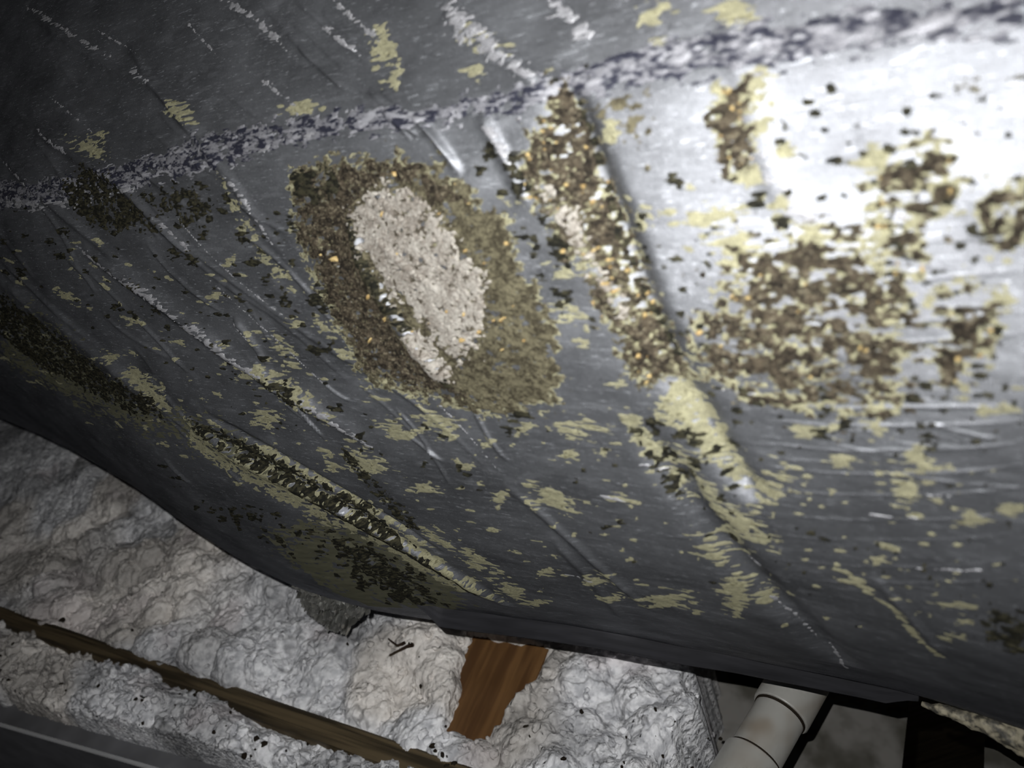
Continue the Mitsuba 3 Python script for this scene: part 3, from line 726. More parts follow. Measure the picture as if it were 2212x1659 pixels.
    ([[0.34153,-0.01805],[0.32154,-0.02113],[0.29647,-0.0192],[0.27295,-0.01836],[0.25144,-0.01455],[0.23707,-0.01038],[0.22787,-0.00384],[0.21398,0.00593],[0.20194,0.01258],[0.19935,0.0225],[0.19507,0.0347],[0.19022,0.04703],[0.18585,0.05948],[0.18668,0.07262],[0.18996,0.0891],[0.19692,0.09984],[0.21775,0.10678],[0.23904,0.10997],[0.26097,0.11031],[0.27969,0.10705],[0.29962,0.10349],[0.32132,0.10103],[0.32943,0.09276],[0.33124,0.07834],[0.33352,0.06424],[0.34001,0.05051],[0.34284,0.0371],[0.3461,0.02412],[0.35069,0.01394],[0.34678,0.00176],[0.34802,-0.00789]],0.00481,0.55),
    ([[0.17978,-0.0374],[0.16951,-0.0342],[0.16639,-0.02469],[0.16149,-0.01282],[0.1569,-0.00101],[0.15084,0.01635],[0.14632,0.02875],[0.14247,0.04178],[0.13815,0.05823],[0.13209,0.06925],[0.12768,0.07771],[0.1383,0.08201],[0.14766,0.0874],[0.15691,0.07986],[0.15846,0.06557],[0.1658,0.05611],[0.16829,0.04084],[0.1803,0.02812],[0.18391,0.0139],[0.19408,0.0042],[0.19633,-0.00511],[0.18909,-0.017],[0.18286,-0.02493]],0.00393,0.72),
    ([[0.12927,0.05981],[0.11588,0.0381],[0.10932,0.02592],[0.09033,0.02101],[0.06691,0.02278],[0.05551,0.03011],[0.05099,0.04243],[0.05327,0.05224],[0.05087,0.06587],[0.05568,0.08111],[0.06356,0.0884],[0.08011,0.08975],[0.10226,0.08813],[0.12042,0.08045],[0.13112,0.07455]],0.0036,0.52),
    ([[0.0684,0.00913],[0.05542,-0.00057],[0.05016,-0.00501],[0.04339,-0.00029],[0.04057,0.01383],[0.04261,0.02015],[0.04965,0.02277],[0.04587,0.03499],[0.05277,0.04364],[0.06355,0.02869],[0.06711,0.0172]],0.00337,0.6),
    ([[0.04896,0.04177],[0.03703,0.03572],[0.0302,0.04285],[0.02788,0.05722],[0.03429,0.06537],[0.03872,0.0756],[0.0459,0.07451],[0.04939,0.06235]],0.00347,0.6),
    ([[0.03977,0.01607],[0.03078,0.01062],[0.02315,0.01421],[0.02213,0.02881],[0.03206,0.0346],[0.03702,0.02573]],0.00333,0.6),
    ([[0.13944,0.07886],[0.12953,0.07975],[0.11834,0.10065],[0.11182,0.12679],[0.12054,0.1317],[0.13796,0.11182],[0.14758,0.09777]],0.00412,0.62),
    ([[0.16718,0.0999],[0.15711,0.09597],[0.14573,0.11957],[0.14005,0.14789],[0.14727,0.15004],[0.15832,0.12545]],0.0044,0.5),
    ([[0.09589,-0.03015],[0.09223,-0.02003],[0.09676,0.00907],[0.08899,0.0181],[0.076,0.02706],[0.08925,0.02694],[0.10175,0.0116],[0.11469,-0.00358],[0.11424,-0.02288]],0.00353,0.5),
    ([[0.40734,-0.01855],[0.3929,-0.00261],[0.36608,0.03092],[0.35319,0.04106],[0.37083,0.04147],[0.3995,0.01325]],0.006,0.5),
    ([[0.42152,0.09881],[0.38586,0.10452],[0.36205,0.12741],[0.37379,0.13265],[0.41503,0.11902]],0.0064,0.62),
    ([[0.53976,0.14496],[0.42818,0.17023],[0.35958,0.21835],[0.32813,0.31713],[0.36728,0.32127],[0.40736,0.25154],[0.4936,0.20563],[0.55094,0.1748]],0.00731,0.56),
    ([[0.44861,0.19989],[0.3854,0.20206],[0.36604,0.253],[0.38639,0.2582]],0.00716,0.45),
  ],
  'cream_lines': [
    ([[0.08622,0.17542],[0.08044,0.17937],[0.07488,0.19215],[0.06838,0.19757],[0.06437,0.20994],[0.05982,0.22722],[0.05303,0.24195]],np.float64(0.00198)),
    ([[0.16303,0.10037],[0.15656,0.10542],[0.15158,0.12092],[0.14173,0.12425]],np.float64(0.00159)),
    ([[0.12375,0.10383],[0.11694,0.11922],[0.11143,0.13083]],np.float64(0.00152)),
    ([[0.13838,0.06394],[0.13207,0.07318],[0.12708,0.07768]],np.float64(0.00125)),
  ],
  'dust_zones': [
    ([[0.53476,0.25884],[0.43438,0.22221],[0.382,0.24963],[0.36232,0.31669],[0.42333,0.40054],[0.51355,0.43438],[0.52567,0.33667]],0.015,0.5,'olive_dust','olive grey dust film near the lower edge'),
    ([[0.56644,0.14143],[0.52059,0.14017],[0.43069,0.17655],[0.41613,0.20936],[0.46855,0.20318],[0.54463,0.17909]],0.015,0.45,'olive_dust','olive grey dust film beside the dark fold'),
    ([[0.81208,0.06468],[0.70192,0.08156],[0.62681,0.11615],[0.56987,0.14574],[0.53703,0.1697],[0.6274,0.16974],[0.78907,0.1572],[0.89467,0.12744]],0.02,0.5,'olive_dust','olive dust film along the left fold'),
  ],
  'mould_zones': [
    ([[0.338,-0.01562],[0.31873,-0.0185],[0.29463,-0.01646],[0.27219,-0.01557],[0.25168,-0.01184],[0.23815,-0.00784],[0.22954,-0.00148],[0.21651,0.00783],[0.20488,0.014],[0.20261,0.02347],[0.19846,0.03502],[0.19347,0.04675],[0.18882,0.05874],[0.18935,0.07143],[0.19223,0.0874],[0.19889,0.09773],[0.21916,0.10406],[0.23969,0.10667],[0.26061,0.10649],[0.27824,0.10295],[0.29682,0.09929],[0.31715,0.097],[0.32462,0.08916],[0.32596,0.07553],[0.32792,0.06242],[0.33434,0.04982],[0.33744,0.03735],[0.34107,0.02511],[0.34591,0.01536],[0.34253,0.00365],[0.34404,-0.00574]],0.00569,0.86,'olive_mould','olive brown mould oval round a pale crust',1.0),
    ([[0.33421,-0.01533],[0.29497,-0.01438],[0.25744,-0.01231],[0.23882,-0.00308],[0.22655,0.00539],[0.23792,0.00869],[0.25333,-0.0011],[0.26789,-0.00346],[0.28396,-0.002],[0.30116,0.00784],[0.29887,0.02577],[0.28885,0.05358],[0.27678,0.07504],[0.25563,0.0938],[0.24936,0.10108],[0.28327,0.09931],[0.31442,0.09111],[0.32517,0.06491],[0.33444,0.03981],[0.34128,0.01313],[0.34073,-0.00323]],0.00407,0.74,'brown_mould','dark brown mould rim of the oval',1.2),
    ([[0.34014,-0.01465],[0.30842,-0.01612],[0.30171,-0.00527],[0.30703,0.00315],[0.32393,0.00569],[0.34131,-0.00095]],0.0034,0.6,'black_mould','blackest corner of the mould oval',1.2),
    ([[0.3046,0.00769],[0.29828,0.01016],[0.29164,0.03039],[0.28135,0.05101],[0.27075,0.06728],[0.25457,0.09501],[0.26042,0.09828],[0.27583,0.07248],[0.28926,0.05479],[0.29913,0.03262]],0.00183,0.62,'black_mould','dark line beside the pale crust',1.0),
    ([[0.17872,-0.03526],[0.1688,-0.03212],[0.166,-0.02272],[0.16138,-0.01087],[0.15712,0.00094],[0.15249,0.01783],[0.1485,0.02813],[0.14396,0.04032],[0.13924,0.05646],[0.13312,0.06742],[0.12869,0.07584],[0.13897,0.07985],[0.14797,0.08498],[0.15691,0.07737],[0.15846,0.06322],[0.16531,0.05376],[0.1672,0.03871],[0.17763,0.02767],[0.18162,0.01495],[0.1919,0.00551],[0.1944,-0.00355],[0.18774,-0.01514],[0.18181,-0.02296]],0.00357,0.85,'olive_mould','olive brown mould streak down the big fold',1.5),
    ([[0.17749,-0.03423],[0.16867,-0.03127],[0.16507,-0.01937],[0.15957,-0.00744],[0.15538,0.00435],[0.1515,0.01787],[0.14761,0.029],[0.14223,0.04206],[0.13802,0.05456],[0.1429,0.05476],[0.15087,0.04039],[0.15712,0.02452],[0.16398,0.01054],[0.18251,0.00256],[0.18585,-0.00981],[0.17857,-0.02258]],0.00249,0.78,'brown_mould','dark brown mould along the ridge of the big fold',1.3),
    ([[0.15413,-0.02523],[0.13738,-0.02456],[0.13742,-0.01621],[0.14028,-0.01037],[0.13871,-0.00401],[0.14258,-0.00039],[0.14303,-0.01065],[0.15049,-0.01377],[0.15608,-0.01993]],0.00346,0.6,'olive_mould','small brown mould patch below the tape',1.2),
    ([[0.10694,-0.02826],[0.1028,-0.02343],[0.09963,-0.0133],[0.09809,-0.00473],[0.1012,0.00356],[0.11063,0.00284],[0.11285,-0.00762],[0.11443,-0.01359],[0.1089,-0.02147]],0.00293,0.55,'brown_mould','narrow brown mould patch near the bright highlight',1.4),
    ([[0.12462,0.0594],[0.11227,0.03999],[0.10664,0.02879],[0.08944,0.0246],[0.06835,0.02586],[0.05787,0.03234],[0.05394,0.04367],[0.05649,0.05262],[0.05395,0.06488],[0.05823,0.07862],[0.06548,0.08491],[0.08036,0.08505],[0.0995,0.0836],[0.11609,0.07759],[0.12636,0.07269]],0.00654,0.66,'olive_mould','broad speckled mould patch on the right',1.5),
    ([[0.12462,0.0594],[0.11227,0.03999],[0.10664,0.02879],[0.08944,0.0246],[0.06835,0.02586],[0.05787,0.03234],[0.05394,0.04367],[0.05649,0.05262],[0.05395,0.06488],[0.05823,0.07862],[0.06548,0.08491],[0.08036,0.08505],[0.0995,0.0836],[0.11609,0.07759],[0.12636,0.07269]],0.00654,0.5,'brown_mould','dark speckles of the broad mould patch',1.7),
    ([[0.06594,0.01024],[0.05497,0.00198],[0.05042,-0.00259],[0.04448,0.00169],[0.04276,0.01428],[0.04485,0.01928],[0.05072,0.02033],[0.04676,0.03243],[0.05271,0.04078],[0.06178,0.02672],[0.06452,0.01704]],0.00368,0.5,'olive_mould','speckled brown mould rising from the broad patch',1.5),
    ([[0.06594,0.01024],[0.05497,0.00198],[0.05042,-0.00259],[0.04448,0.00169],[0.04276,0.01428],[0.04485,0.01928],[0.05072,0.02033],[0.04676,0.03243],[0.05271,0.04078],[0.06178,0.02672],[0.06452,0.01704]],0.00368,0.36,'brown_mould','dark specks of the rising mould',1.6),
    ([[0.04771,0.04353],[0.03721,0.03784],[0.03129,0.04452],[0.02967,0.05704],[0.03528,0.06335],[0.03873,0.07302],[0.04497,0.07208],[0.04752,0.06124]],0.00315,0.55,'brown_mould','brown mould patch right of the broad patch',1.4),
    ([[0.03812,0.01706],[0.03075,0.01255],[0.02432,0.01537],[0.02354,0.0276],[0.03183,0.03255],[0.03552,0.02476]],0.00303,0.45,'brown_mould','brown mould patch at the right frame edge',1.4),
    ([[0.0464,-0.01367],[0.04101,-0.01587],[0.03335,-0.01247],[0.02924,-0.01247],[0.03003,-0.00916],[0.03742,-0.01011]],0.00212,0.45,'olive_mould','mould row in the bright highlight',1.4),
    ([[0.61353,-0.02901],[0.56979,-0.03532],[0.50711,-0.00718],[0.48576,0.0068],[0.54725,0.00928],[0.58623,0.00161],[0.60998,-0.01248]],0.00511,0.66,'black_mould','black mould patch under the tape at left',1.2),
    ([[0.60157,-0.04117],[0.54042,-0.02994],[0.51115,-0.01322],[0.55763,-0.01287],[0.5986,-0.02156]],0.0044,0.5,'black_mould','black mould on the tape at left',1.2),
    ([[0.50598,-0.01002],[0.44629,-0.01743],[0.41523,-0.00244],[0.42678,0.01561],[0.46539,0.00612]],0.00493,0.33,'black_mould','scattered black mould left of the oval',1.3),
    ([[0.8027,0.05575],[0.71829,0.07827],[0.64079,0.11341],[0.57472,0.13454],[0.57522,0.15234],[0.62704,0.15261],[0.70349,0.14081],[0.79546,0.12811],[0.85315,0.09882]],0.00624,0.58,'black_mould','black mould band along the left fold',1.2),
    ([[0.5304,0.14509],[0.49927,0.15106],[0.43226,0.17885],[0.3798,0.20738],[0.36249,0.24512],[0.37759,0.24289],[0.39692,0.22039],[0.44382,0.19552],[0.48799,0.17341],[0.53169,0.15496]],0.00265,0.5,'black_mould','black mould inside the long dark fold',1.4),
    ([[0.44382,0.19552],[0.39315,0.21474],[0.35695,0.25568],[0.33743,0.32275],[0.35969,0.27957],[0.39895,0.23636]],0.00195,0.5,'black_mould','black line of mould under the long fold',1.2),
    ([[0.36797,0.14803],[0.35765,0.16509],[0.34413,0.19564],[0.34142,0.22372],[0.35615,0.22199],[0.36692,0.18702],[0.37537,0.16027]],0.00236,0.4,'black_mould','black mould on the small fold',1.4),
    ([[0.45647,0.24635],[0.41755,0.26323],[0.39924,0.30105],[0.41759,0.36612],[0.45194,0.36066],[0.45687,0.30417]],0.00516,0.42,'black_mould','black mould near the lower edge',1.5),
    ([[0.42172,0.10316],[0.39606,0.10734],[0.37431,0.12297],[0.39672,0.12382],[0.41487,0.11565]],0.00236,0.4,'black_mould','black mould on the pale ridge',1.5),
    ([[0.15873,0.11446],[0.15225,0.1237],[0.14667,0.14516],[0.15289,0.14369],[0.15834,0.1304]],0.00143,0.4,'black_mould','black mould on the lower fold',1.5),
    ([[0.03785,0.18563],[0.01885,0.16773],[0.01881,0.20881],[0.03405,0.20779]],0.00298,0.38,'black_mould','black mould at the lower right',1.5),
    ([[0.18998,-0.01536],[0.17643,-0.02233],[0.16329,-0.01268],[0.159,-0.00085],[0.16732,0.00103],[0.18423,-0.00277]],0.00291,0.6,'brown_mould','dark brown cap of the big fold',1.3),
    ([[0.1721,-0.03344],[0.1674,-0.02943],[0.16126,-0.0141],[0.15701,-0.0007],[0.15234,0.01615],[0.1485,0.02813],[0.1432,0.04208],[0.1373,0.05637],[0.13149,0.06923],[0.13535,0.06952],[0.1429,0.05476],[0.15065,0.0386],[0.15678,0.02108],[0.16137,0.00395],[0.16541,-0.01126]],0.00175,0.6,'black_mould','black line along the crease of the big fold',1.3),
    ([[0.17872,-0.03526],[0.1688,-0.03212],[0.166,-0.02272],[0.16138,-0.01087],[0.15712,0.00094],[0.15249,0.01783],[0.1485,0.02813],[0.14396,0.04032],[0.13924,0.05646],[0.13312,0.06742],[0.12869,0.07584],[0.13897,0.07985],[0.14797,0.08498],[0.15691,0.07737],[0.15846,0.06322],[0.16531,0.05376],[0.1672,0.03871],[0.17763,0.02767],[0.18162,0.01495],[0.1919,0.00551],[0.1944,-0.00355],[0.18774,-0.01514],[0.18181,-0.02296]],0.00429,0.42,'brown_mould','dark brown speckles of the mould in the big fold',1.5),
  ],
  'crust_zones': [
    ([[0.30053,0.00809],[0.2875,0.00096],[0.27299,-0.00441],[0.26387,-0.0038],[0.25236,0.00176],[0.24189,0.01068],[0.23648,0.01927],[0.22883,0.02788],[0.22044,0.03642],[0.21897,0.04523],[0.22477,0.05884],[0.23605,0.07378],[0.24817,0.08069],[0.25366,0.07498],[0.25897,0.06832],[0.26691,0.06063],[0.27,0.05372],[0.28413,0.0464],[0.28967,0.03289],[0.29799,0.02128]],0.00474,0.78,'pale grainy crust in the middle of the oval'),
    ([[0.27841,0.06621],[0.26796,0.06377],[0.26075,0.0735],[0.25459,0.08445],[0.25596,0.09227],[0.26505,0.09183],[0.27275,0.08391],[0.27859,0.07465]],0.00227,0.7,'small pale crust beside the dark line of the oval'),
    ([[0.18896,-0.0005],[0.17798,0.00114],[0.16813,0.01033],[0.16159,0.02793],[0.15159,0.04583],[0.14573,0.06055],[0.15535,0.0572],[0.16405,0.04611],[0.17434,0.02773],[0.18364,0.01308]],0.00326,0.34,'pale grey crust flecks in the big fold'),
  ],
  'spots': [
    [0.38399,0.03994,-156.4,120.1,40.6,332.2],
    [0.37225,0.05486,-188.0,285.1,144.2,285.0],
    [0.42091,-0.01089,-232.3,184.2,113.6,577.9],
    [0.47725,0.01047,-280.9,250.7,81.3,552.9],
    [0.42866,-0.01127,-256.9,167.1,138.5,902.2],
    [0.4359,-0.00413,-209.2,376.7,190.9,413.5],
    [0.36768,0.05398,-128.1,188.0,103.0,212.7],
    [0.39907,0.06581,-387.8,372.9,112.3,723.4],
    [0.34904,0.07709,-280.7,440.7,373.3,526.8],
    [0.35012,0.01118,-120.2,45.0,13.5,216.2],
    [0.33317,0.04701,-176.1,70.9,-3.4,397.1],
    [0.359,0.00521,-231.9,288.9,267.0,697.1],
    [0.40924,0.0384,-201.6,149.7,66.2,684.8],
    [0.44438,-0.00135,-144.7,195.7,101.8,319.4],
    [0.34501,0.02047,-333.8,583.4,344.3,547.9],
    [0.40932,0.03265,-243.9,388.0,279.6,636.1],
    [0.36767,0.06243,-255.6,162.3,27.7,760.9],
    [0.36622,0.00805,-339.6,466.6,258.3,616.5],
    [0.32437,0.06165,-146.1,133.1,74.6,326.7],
    [0.49635,0.00769,-125.0,250.0,118.2,268.0],
    [0.45266,-0.00316,-240.9,260.3,218.8,919.9],
    [0.40905,0.00197,-164.9,182.2,147.1,530.5],
    [0.37913,0.01079,-309.8,357.0,181.6,573.9],
    [0.3827,0.05032,-229.9,123.3,9.3,747.3],
    [0.49952,-0.01214,-184.5,179.4,97.2,505.0],
    [0.43806,0.04685,-318.0,210.4,38.0,1015.5],
    [0.37967,0.02434,-221.6,189.0,88.3,474.6],
    [0.49088,0.00882,-110.2,216.6,99.7,227.3],
    [0.34274,0.07929,-226.1,315.0,152.5,268.5],
    [0.33878,0.07651,-292.4,223.2,44.6,431.1],
    [0.49592,-0.01276,-220.6,346.1,180.3,500.4],
    [0.3534,0.03085,-239.4,342.1,181.8,390.7],
    [0.46156,0.0081,-187.4,86.2,19.3,414.6],
    [0.45461,0.02737,-81.4,118.6,46.7,146.3],
    [0.47373,0.02454,-92.9,114.1,51.1,227.3],
    [0.37987,0.07414,-414.4,376.1,160.7,1143.9],
    [0.36208,0.01536,-255.7,410.0,208.3,400.9],
    [0.35793,0.01889,-369.3,261.7,134.7,830.4],
    [0.43619,0.01612,-181.9,95.2,23.0,407.3],
    [0.44037,-0.00515,-271.7,300.8,224.0,866.6],
    [0.33628,0.04397,-352.5,245.0,90.3,716.7],
    [0.34713,0.06002,-415.5,196.0,-17.6,957.9],
    [0.36226,0.05835,-245.9,286.0,170.9,541.3],
    [0.3361,0.05605,-172.6,130.9,59.0,437.5],
    [0.34197,0.08052,-180.5,259.4,183.1,295.9],
    [0.33284,0.07905,-387.0,377.9,138.7,557.1],
    [0.34138,0.05107,-117.4,149.7,70.4,168.2],
    [0.45317,0.01828,-254.5,526.4,373.6,690.6],
    [0.33745,0.04343,-349.6,576.8,315.2,482.9],
    [0.40742,0.05986,-312.3,474.7,179.7,409.2],
    [0.34163,0.00921,-468.4,173.8,104.4,1478.8],
    [0.46854,-0.01212,-285.0,167.2,135.9,1148.8],
    [0.45488,-0.0091,-96.7,137.3,66.9,199.9],
    [0.36938,0.04591,-256.1,336.9,162.0,421.5],
    [0.36008,0.06676,-267.8,125.5,-32.7,779.5],
    [0.36709,0.04902,-322.6,523.2,374.5,655.6],
    [0.33666,0.0581,-201.7,199.5,83.9,325.7],
    [0.40335,-0.00513,-103.0,210.1,138.9,236.5],
    [0.39062,0.03128,-104.8,130.3,84.4,264.6],
    [0.34765,0.08215,-217.9,261.0,94.6,243.3],
    [0.43864,-0.00399,-79.2,116.7,74.0,204.2],
    [0.36176,0.02096,-420.0,326.1,179.3,993.7],
    [0.35623,0.08206,-116.5,149.9,82.1,186.5],
    [0.44984,0.00186,-301.4,305.9,168.6,786.8],
    [0.39346,0.01169,-348.8,126.9,35.8,956.3],
    [0.34469,0.05408,-232.9,167.5,37.5,340.7],
    [0.37312,0.01708,-262.5,447.9,375.9,691.3],
    [0.39271,0.01766,-81.6,139.9,109.1,213.6],
    [0.34735,0.05323,-196.4,262.4,152.2,341.4],
    [0.44115,-0.00965,-148.3,98.1,48.2,330.3],
    [0.42731,0.05137,-338.8,226.4,22.4,616.9],
    [0.41354,0.05298,-143.5,190.8,92.2,288.4],
    [0.43482,-0.00405,-175.1,285.9,136.5,330.1],
    [0.42722,-0.01321,-94.0,108.1,122.0,373.1],
    [0.34276,0.00244,-339.5,563.7,485.8,850.5],
    [0.33385,0.13032,-509.8,341.5,-26.6,948.2],
    [0.38019,0.13068,-319.9,377.5,160.7,388.5],
    [0.42954,0.14465,-405.5,546.4,363.0,684.0],
    [0.4578,0.10945,-367.3,504.7,295.5,841.5],
    [0.57357,0.06561,-304.6,400.4,154.3,1101.1],
    [0.57992,0.04394,-262.6,588.7,354.6,807.3],
    [0.47012,0.13202,-345.2,496.7,393.3,851.3],
    [0.45184,0.09752,-336.1,460.6,135.3,408.4],
    [0.39609,0.10545,-445.1,294.5,-29.9,660.1],
    [0.27363,0.15558,-292.9,234.0,101.3,302.0],
    [0.62702,0.00683,-104.1,65.2,9.5,262.0],
    [0.54003,0.0613,-259.7,314.7,66.2,486.3],
    [0.74395,0.04295,-230.3,306.9,40.0,587.9],
    [0.46124,0.13603,-231.7,285.3,94.4,322.8],
    [0.57658,0.06189,-102.0,146.3,42.6,241.4],
    [0.51573,0.08264,-364.8,576.5,267.4,871.9],
    [0.43335,0.06403,-249.8,205.6,43.2,622.5],
    [0.45552,0.06506,-388.1,249.0,-10.8,1689.2],
    [0.59579,0.06987,-141.3,264.7,93.6,305.7],
    [0.30352,0.15357,-343.3,280.0,65.2,294.2],
    [0.46423,0.06337,-400.5,376.8,137.6,1406.6],
    [0.47583,0.05073,-188.1,187.7,44.7,362.7],
    [0.74025,0.03469,-111.9,332.5,210.9,484.5],
    [0.41716,0.1094,-505.4,567.8,167.7,762.1],
    [0.55471,0.04572,-298.3,188.3,-5.1,698.8],
    [0.56529,0.03586,-194.2,355.6,140.2,446.6],
    [0.60842,0.03694,-155.4,325.2,121.7,353.1],
    [0.49873,0.10402,-254.6,204.5,-9.5,604.5],
    [0.35214,0.15048,-476.4,430.2,87.5,462.5],
    [0.55592,0.02595,-253.0,319.4,153.8,914.4],
    [0.64028,0.05993,-162.8,186.1,25.5,436.2],
    [0.43488,0.12005,-217.4,201.5,50.9,765.9],
    [0.28123,0.16597,-718.6,552.8,161.0,600.4],
    [0.35504,0.11987,-216.6,277.8,113.3,187.0],
    [0.44515,0.06398,-230.7,212.4,37.7,372.7],
    [0.45586,0.08359,-246.5,388.2,325.0,754.6],
    [0.4947,0.07046,-341.5,549.6,205.1,588.4],
    [0.70563,-0.01106,-112.9,332.1,152.3,371.7],
    [0.33474,0.15068,-433.9,408.0,184.6,606.5],
    [0.44335,0.08165,-207.5,121.4,-22.1,424.9],
    [0.55217,0.02084,-201.0,263.8,161.5,856.5],
    [0.34513,0.13802,-205.2,158.4,9.9,221.2],
    [0.34085,0.14664,-537.8,452.7,98.4,735.7],
    [0.48425,0.08956,-238.5,442.5,195.9,335.2],
    [0.44148,0.05549,-377.8,358.0,212.6,1722.3],
    [0.75235,0.01135,-167.1,171.6,39.4,650.3],
    [0.72872,0.00394,-201.2,466.1,207.5,727.2],
    [0.46196,0.10291,-203.2,255.7,172.3,689.7],
    [0.69563,0.00824,-155.5,298.4,148.1,633.7],
    [0.62384,0.06207,-273.1,428.5,93.5,533.0],
    [0.436,0.11521,-489.4,442.5,87.5,1607.7],
    [0.48775,0.07691,-364.6,479.0,162.3,723.0],
    [0.55892,0.06605,-225.8,180.0,1.4,517.7],
    [0.65669,0.01346,-97.7,73.2,14.4,378.7],
    [0.35771,0.10328,-588.6,467.1,55.5,807.8],
    [0.68818,-0.01258,-153.5,299.3,262.8,934.4],
    [0.61101,0.05483,-306.9,263.3,10.2,707.8],
    [0.75276,0.01292,-90.5,140.4,49.6,363.1],
    [0.51264,0.04734,-313.6,629.0,380.1,824.4],
    [0.36192,0.12681,-522.2,718.0,704.2,891.5],
    [0.55437,0.06899,-130.0,261.7,85.4,198.5],
    [0.58296,0.02784,-86.8,180.8,100.2,273.6],
    [0.42348,0.13983,-421.2,274.8,-84.7,737.7],
    [0.4795,0.07028,-363.7,360.6,106.6,1058.2],
    [0.46322,0.0737,-429.8,361.6,97.2,1943.9],
    [0.53705,0.04118,-336.6,525.5,322.6,1242.4],
    [0.27719,0.15222,-447.1,390.3,169.8,362.7],
    [0.73403,0.02071,-229.1,353.1,105.9,797.0],
    [0.55338,0.0921,-280.1,335.6,80.7,815.2],
    [0.28898,0.12373,-296.3,281.2,200.6,490.0],
    [0.5333,0.10272,-277.8,312.1,45.7,582.0],
    [0.73445,0.03827,-91.3,154.8,38.9,269.1],
    [0.75312,0.00895,-228.8,264.7,133.8,1616.6],
    [0.36217,0.12052,-272.8,321.8,198.0,455.1],
    [0.31117,0.12337,-567.0,350.0,-29.4,811.2],
    [0.34878,0.09984,-549.3,617.7,201.9,569.8],
    [0.68914,0.01249,-246.9,222.6,63.4,1127.7],
    [0.69927,0.04878,-235.2,299.7,43.9,627.2],
    [0.50665,0.041,-134.1,199.5,174.2,651.1],
    [0.45608,0.08883,-408.1,398.6,62.8,643.1],
    [0.34034,0.13806,-531.3,330.6,-85.1,980.3],
    [0.52303,0.06401,-125.9,201.9,60.7,207.4],
    [0.43969,0.11023,-317.6,351.6,114.7,634.8],
    [0.64596,0.02458,-77.9,159.8,67.6,231.9],
    [0.70254,0.00814,-174.6,295.9,87.7,461.4],
    [0.5699,0.06433,-244.0,277.9,81.5,884.3],
    [0.50007,0.02637,-288.6,626.5,363.0,709.9],
    [0.73932,0.03526,-93.3,201.7,60.8,254.9],
    [0.52657,0.08571,-282.2,240.5,4.1,984.7],
    [0.55177,0.01006,-133.4,211.4,80.4,300.3],
    [0.40224,0.07922,-400.6,222.9,-65.8,1359.7],
    [0.42906,0.12488,-503.4,493.1,81.6,782.7],
    [0.72162,0.03566,-165.1,421.9,139.9,403.2],
    [0.38778,0.08884,-305.9,364.2,129.7,427.2],
    [0.62856,0.08118,-207.6,217.7,10.7,673.8],
    [0.53613,0.04724,-114.5,158.6,47.5,234.1],
    [0.45116,0.10545,-219.9,268.9,116.9,480.6],
    [0.68467,-0.0135,-110.1,215.1,178.1,623.5],
    [0.40663,0.13929,-509.5,535.8,187.0,880.1],
    [0.484,0.10975,-331.1,413.3,186.2,860.3],
    [0.39593,0.11548,-548.4,342.8,-129.8,1590.5],
    [0.26643,0.16541,-762.1,550.3,173.6,729.8],
    [0.27543,0.14929,-416.7,249.8,-18.0,633.0],
    [0.5152,0.07527,-111.5,194.1,123.6,325.6],
    [0.33427,0.12183,-498.1,441.3,250.6,1388.2],
    [0.62435,0.02036,-156.1,199.2,51.5,377.3],
    [0.29466,0.14754,-548.8,417.1,115.6,765.9],
    [0.77275,0.02521,-174.1,257.7,65.5,642.7],
    [0.27017,0.16679,-596.8,495.1,245.9,481.6],
    [0.77319,0.03778,-85.2,224.2,78.1,247.7],
    [0.17675,0.03049,-376.8,269.6,355.4,834.6],
    [0.20705,-0.01116,-420.3,352.7,369.8,771.4],
    [0.19936,0.02152,-324.9,119.6,120.0,737.0],
    [0.18567,0.01541,-313.5,93.4,76.6,505.4],
    [0.20386,0.00438,-235.5,142.5,208.2,623.3],
    [0.18308,0.02899,-400.9,316.6,310.1,664.9],
    [0.18001,0.0221,-321.4,187.3,216.0,644.6],
    [0.19615,0.01812,-466.9,258.6,199.7,683.9],
    [0.18134,0.02758,-490.3,299.4,251.9,737.0],
    [0.18119,0.03363,-445.2,348.3,364.0,786.1],
    [0.18925,0.03744,-219.0,243.8,169.6,238.8],
    [0.16855,0.05948,-564.6,161.8,29.1,853.3],
    [0.19501,0.00353,-244.0,61.0,47.7,334.8],
    [0.18818,0.00508,-331.7,37.5,50.7,807.8],
    [0.18302,0.02341,-328.8,292.1,321.0,593.0],
    [0.19009,0.02726,-304.1,345.1,338.9,482.0],
    [0.19352,-0.00052,-378.4,486.6,435.6,578.0],
    [0.18343,0.04473,-238.8,225.3,241.2,404.5],
    [0.19079,0.02336,-347.4,333.4,355.9,624.6],
    [0.20991,-0.01183,-146.1,176.6,153.1,231.7],
    [0.19444,-0.00218,-407.3,328.2,283.1,593.3],
    [0.17808,0.04828,-462.7,96.6,-3.3,733.1],
    [0.17796,0.02606,-170.4,178.0,142.2,211.3],
    [0.17948,0.02558,-424.5,457.3,685.6,990.3],
    [0.1921,0.03001,-290.6,87.0,54.2,527.5],
    [0.18191,0.01905,-415.6,451.7,498.2,728.8],
    [0.19627,-0.0084,-150.4,197.9,226.8,300.8],
    [0.19733,-0.00516,-168.9,166.5,179.7,313.2],
    [0.16829,0.05564,-463.3,147.9,50.3,677.6],
    [0.19622,-0.00759,-184.1,158.4,177.7,348.7],
    [0.17589,0.03338,-318.2,360.3,330.7,431.9],
    [0.18164,0.02583,-325.5,73.6,40.9,513.1],
    [0.18043,0.0302,-185.5,205.5,220.0,305.0],
    [0.19117,0.02717,-339.5,207.0,266.9,831.4],
    [0.1903,0.00277,-286.3,261.1,215.8,396.4],
    [0.19219,0.00181,-384.4,160.2,145.2,584.4],
    [0.18234,0.05401,-435.2,410.9,306.7,495.4],
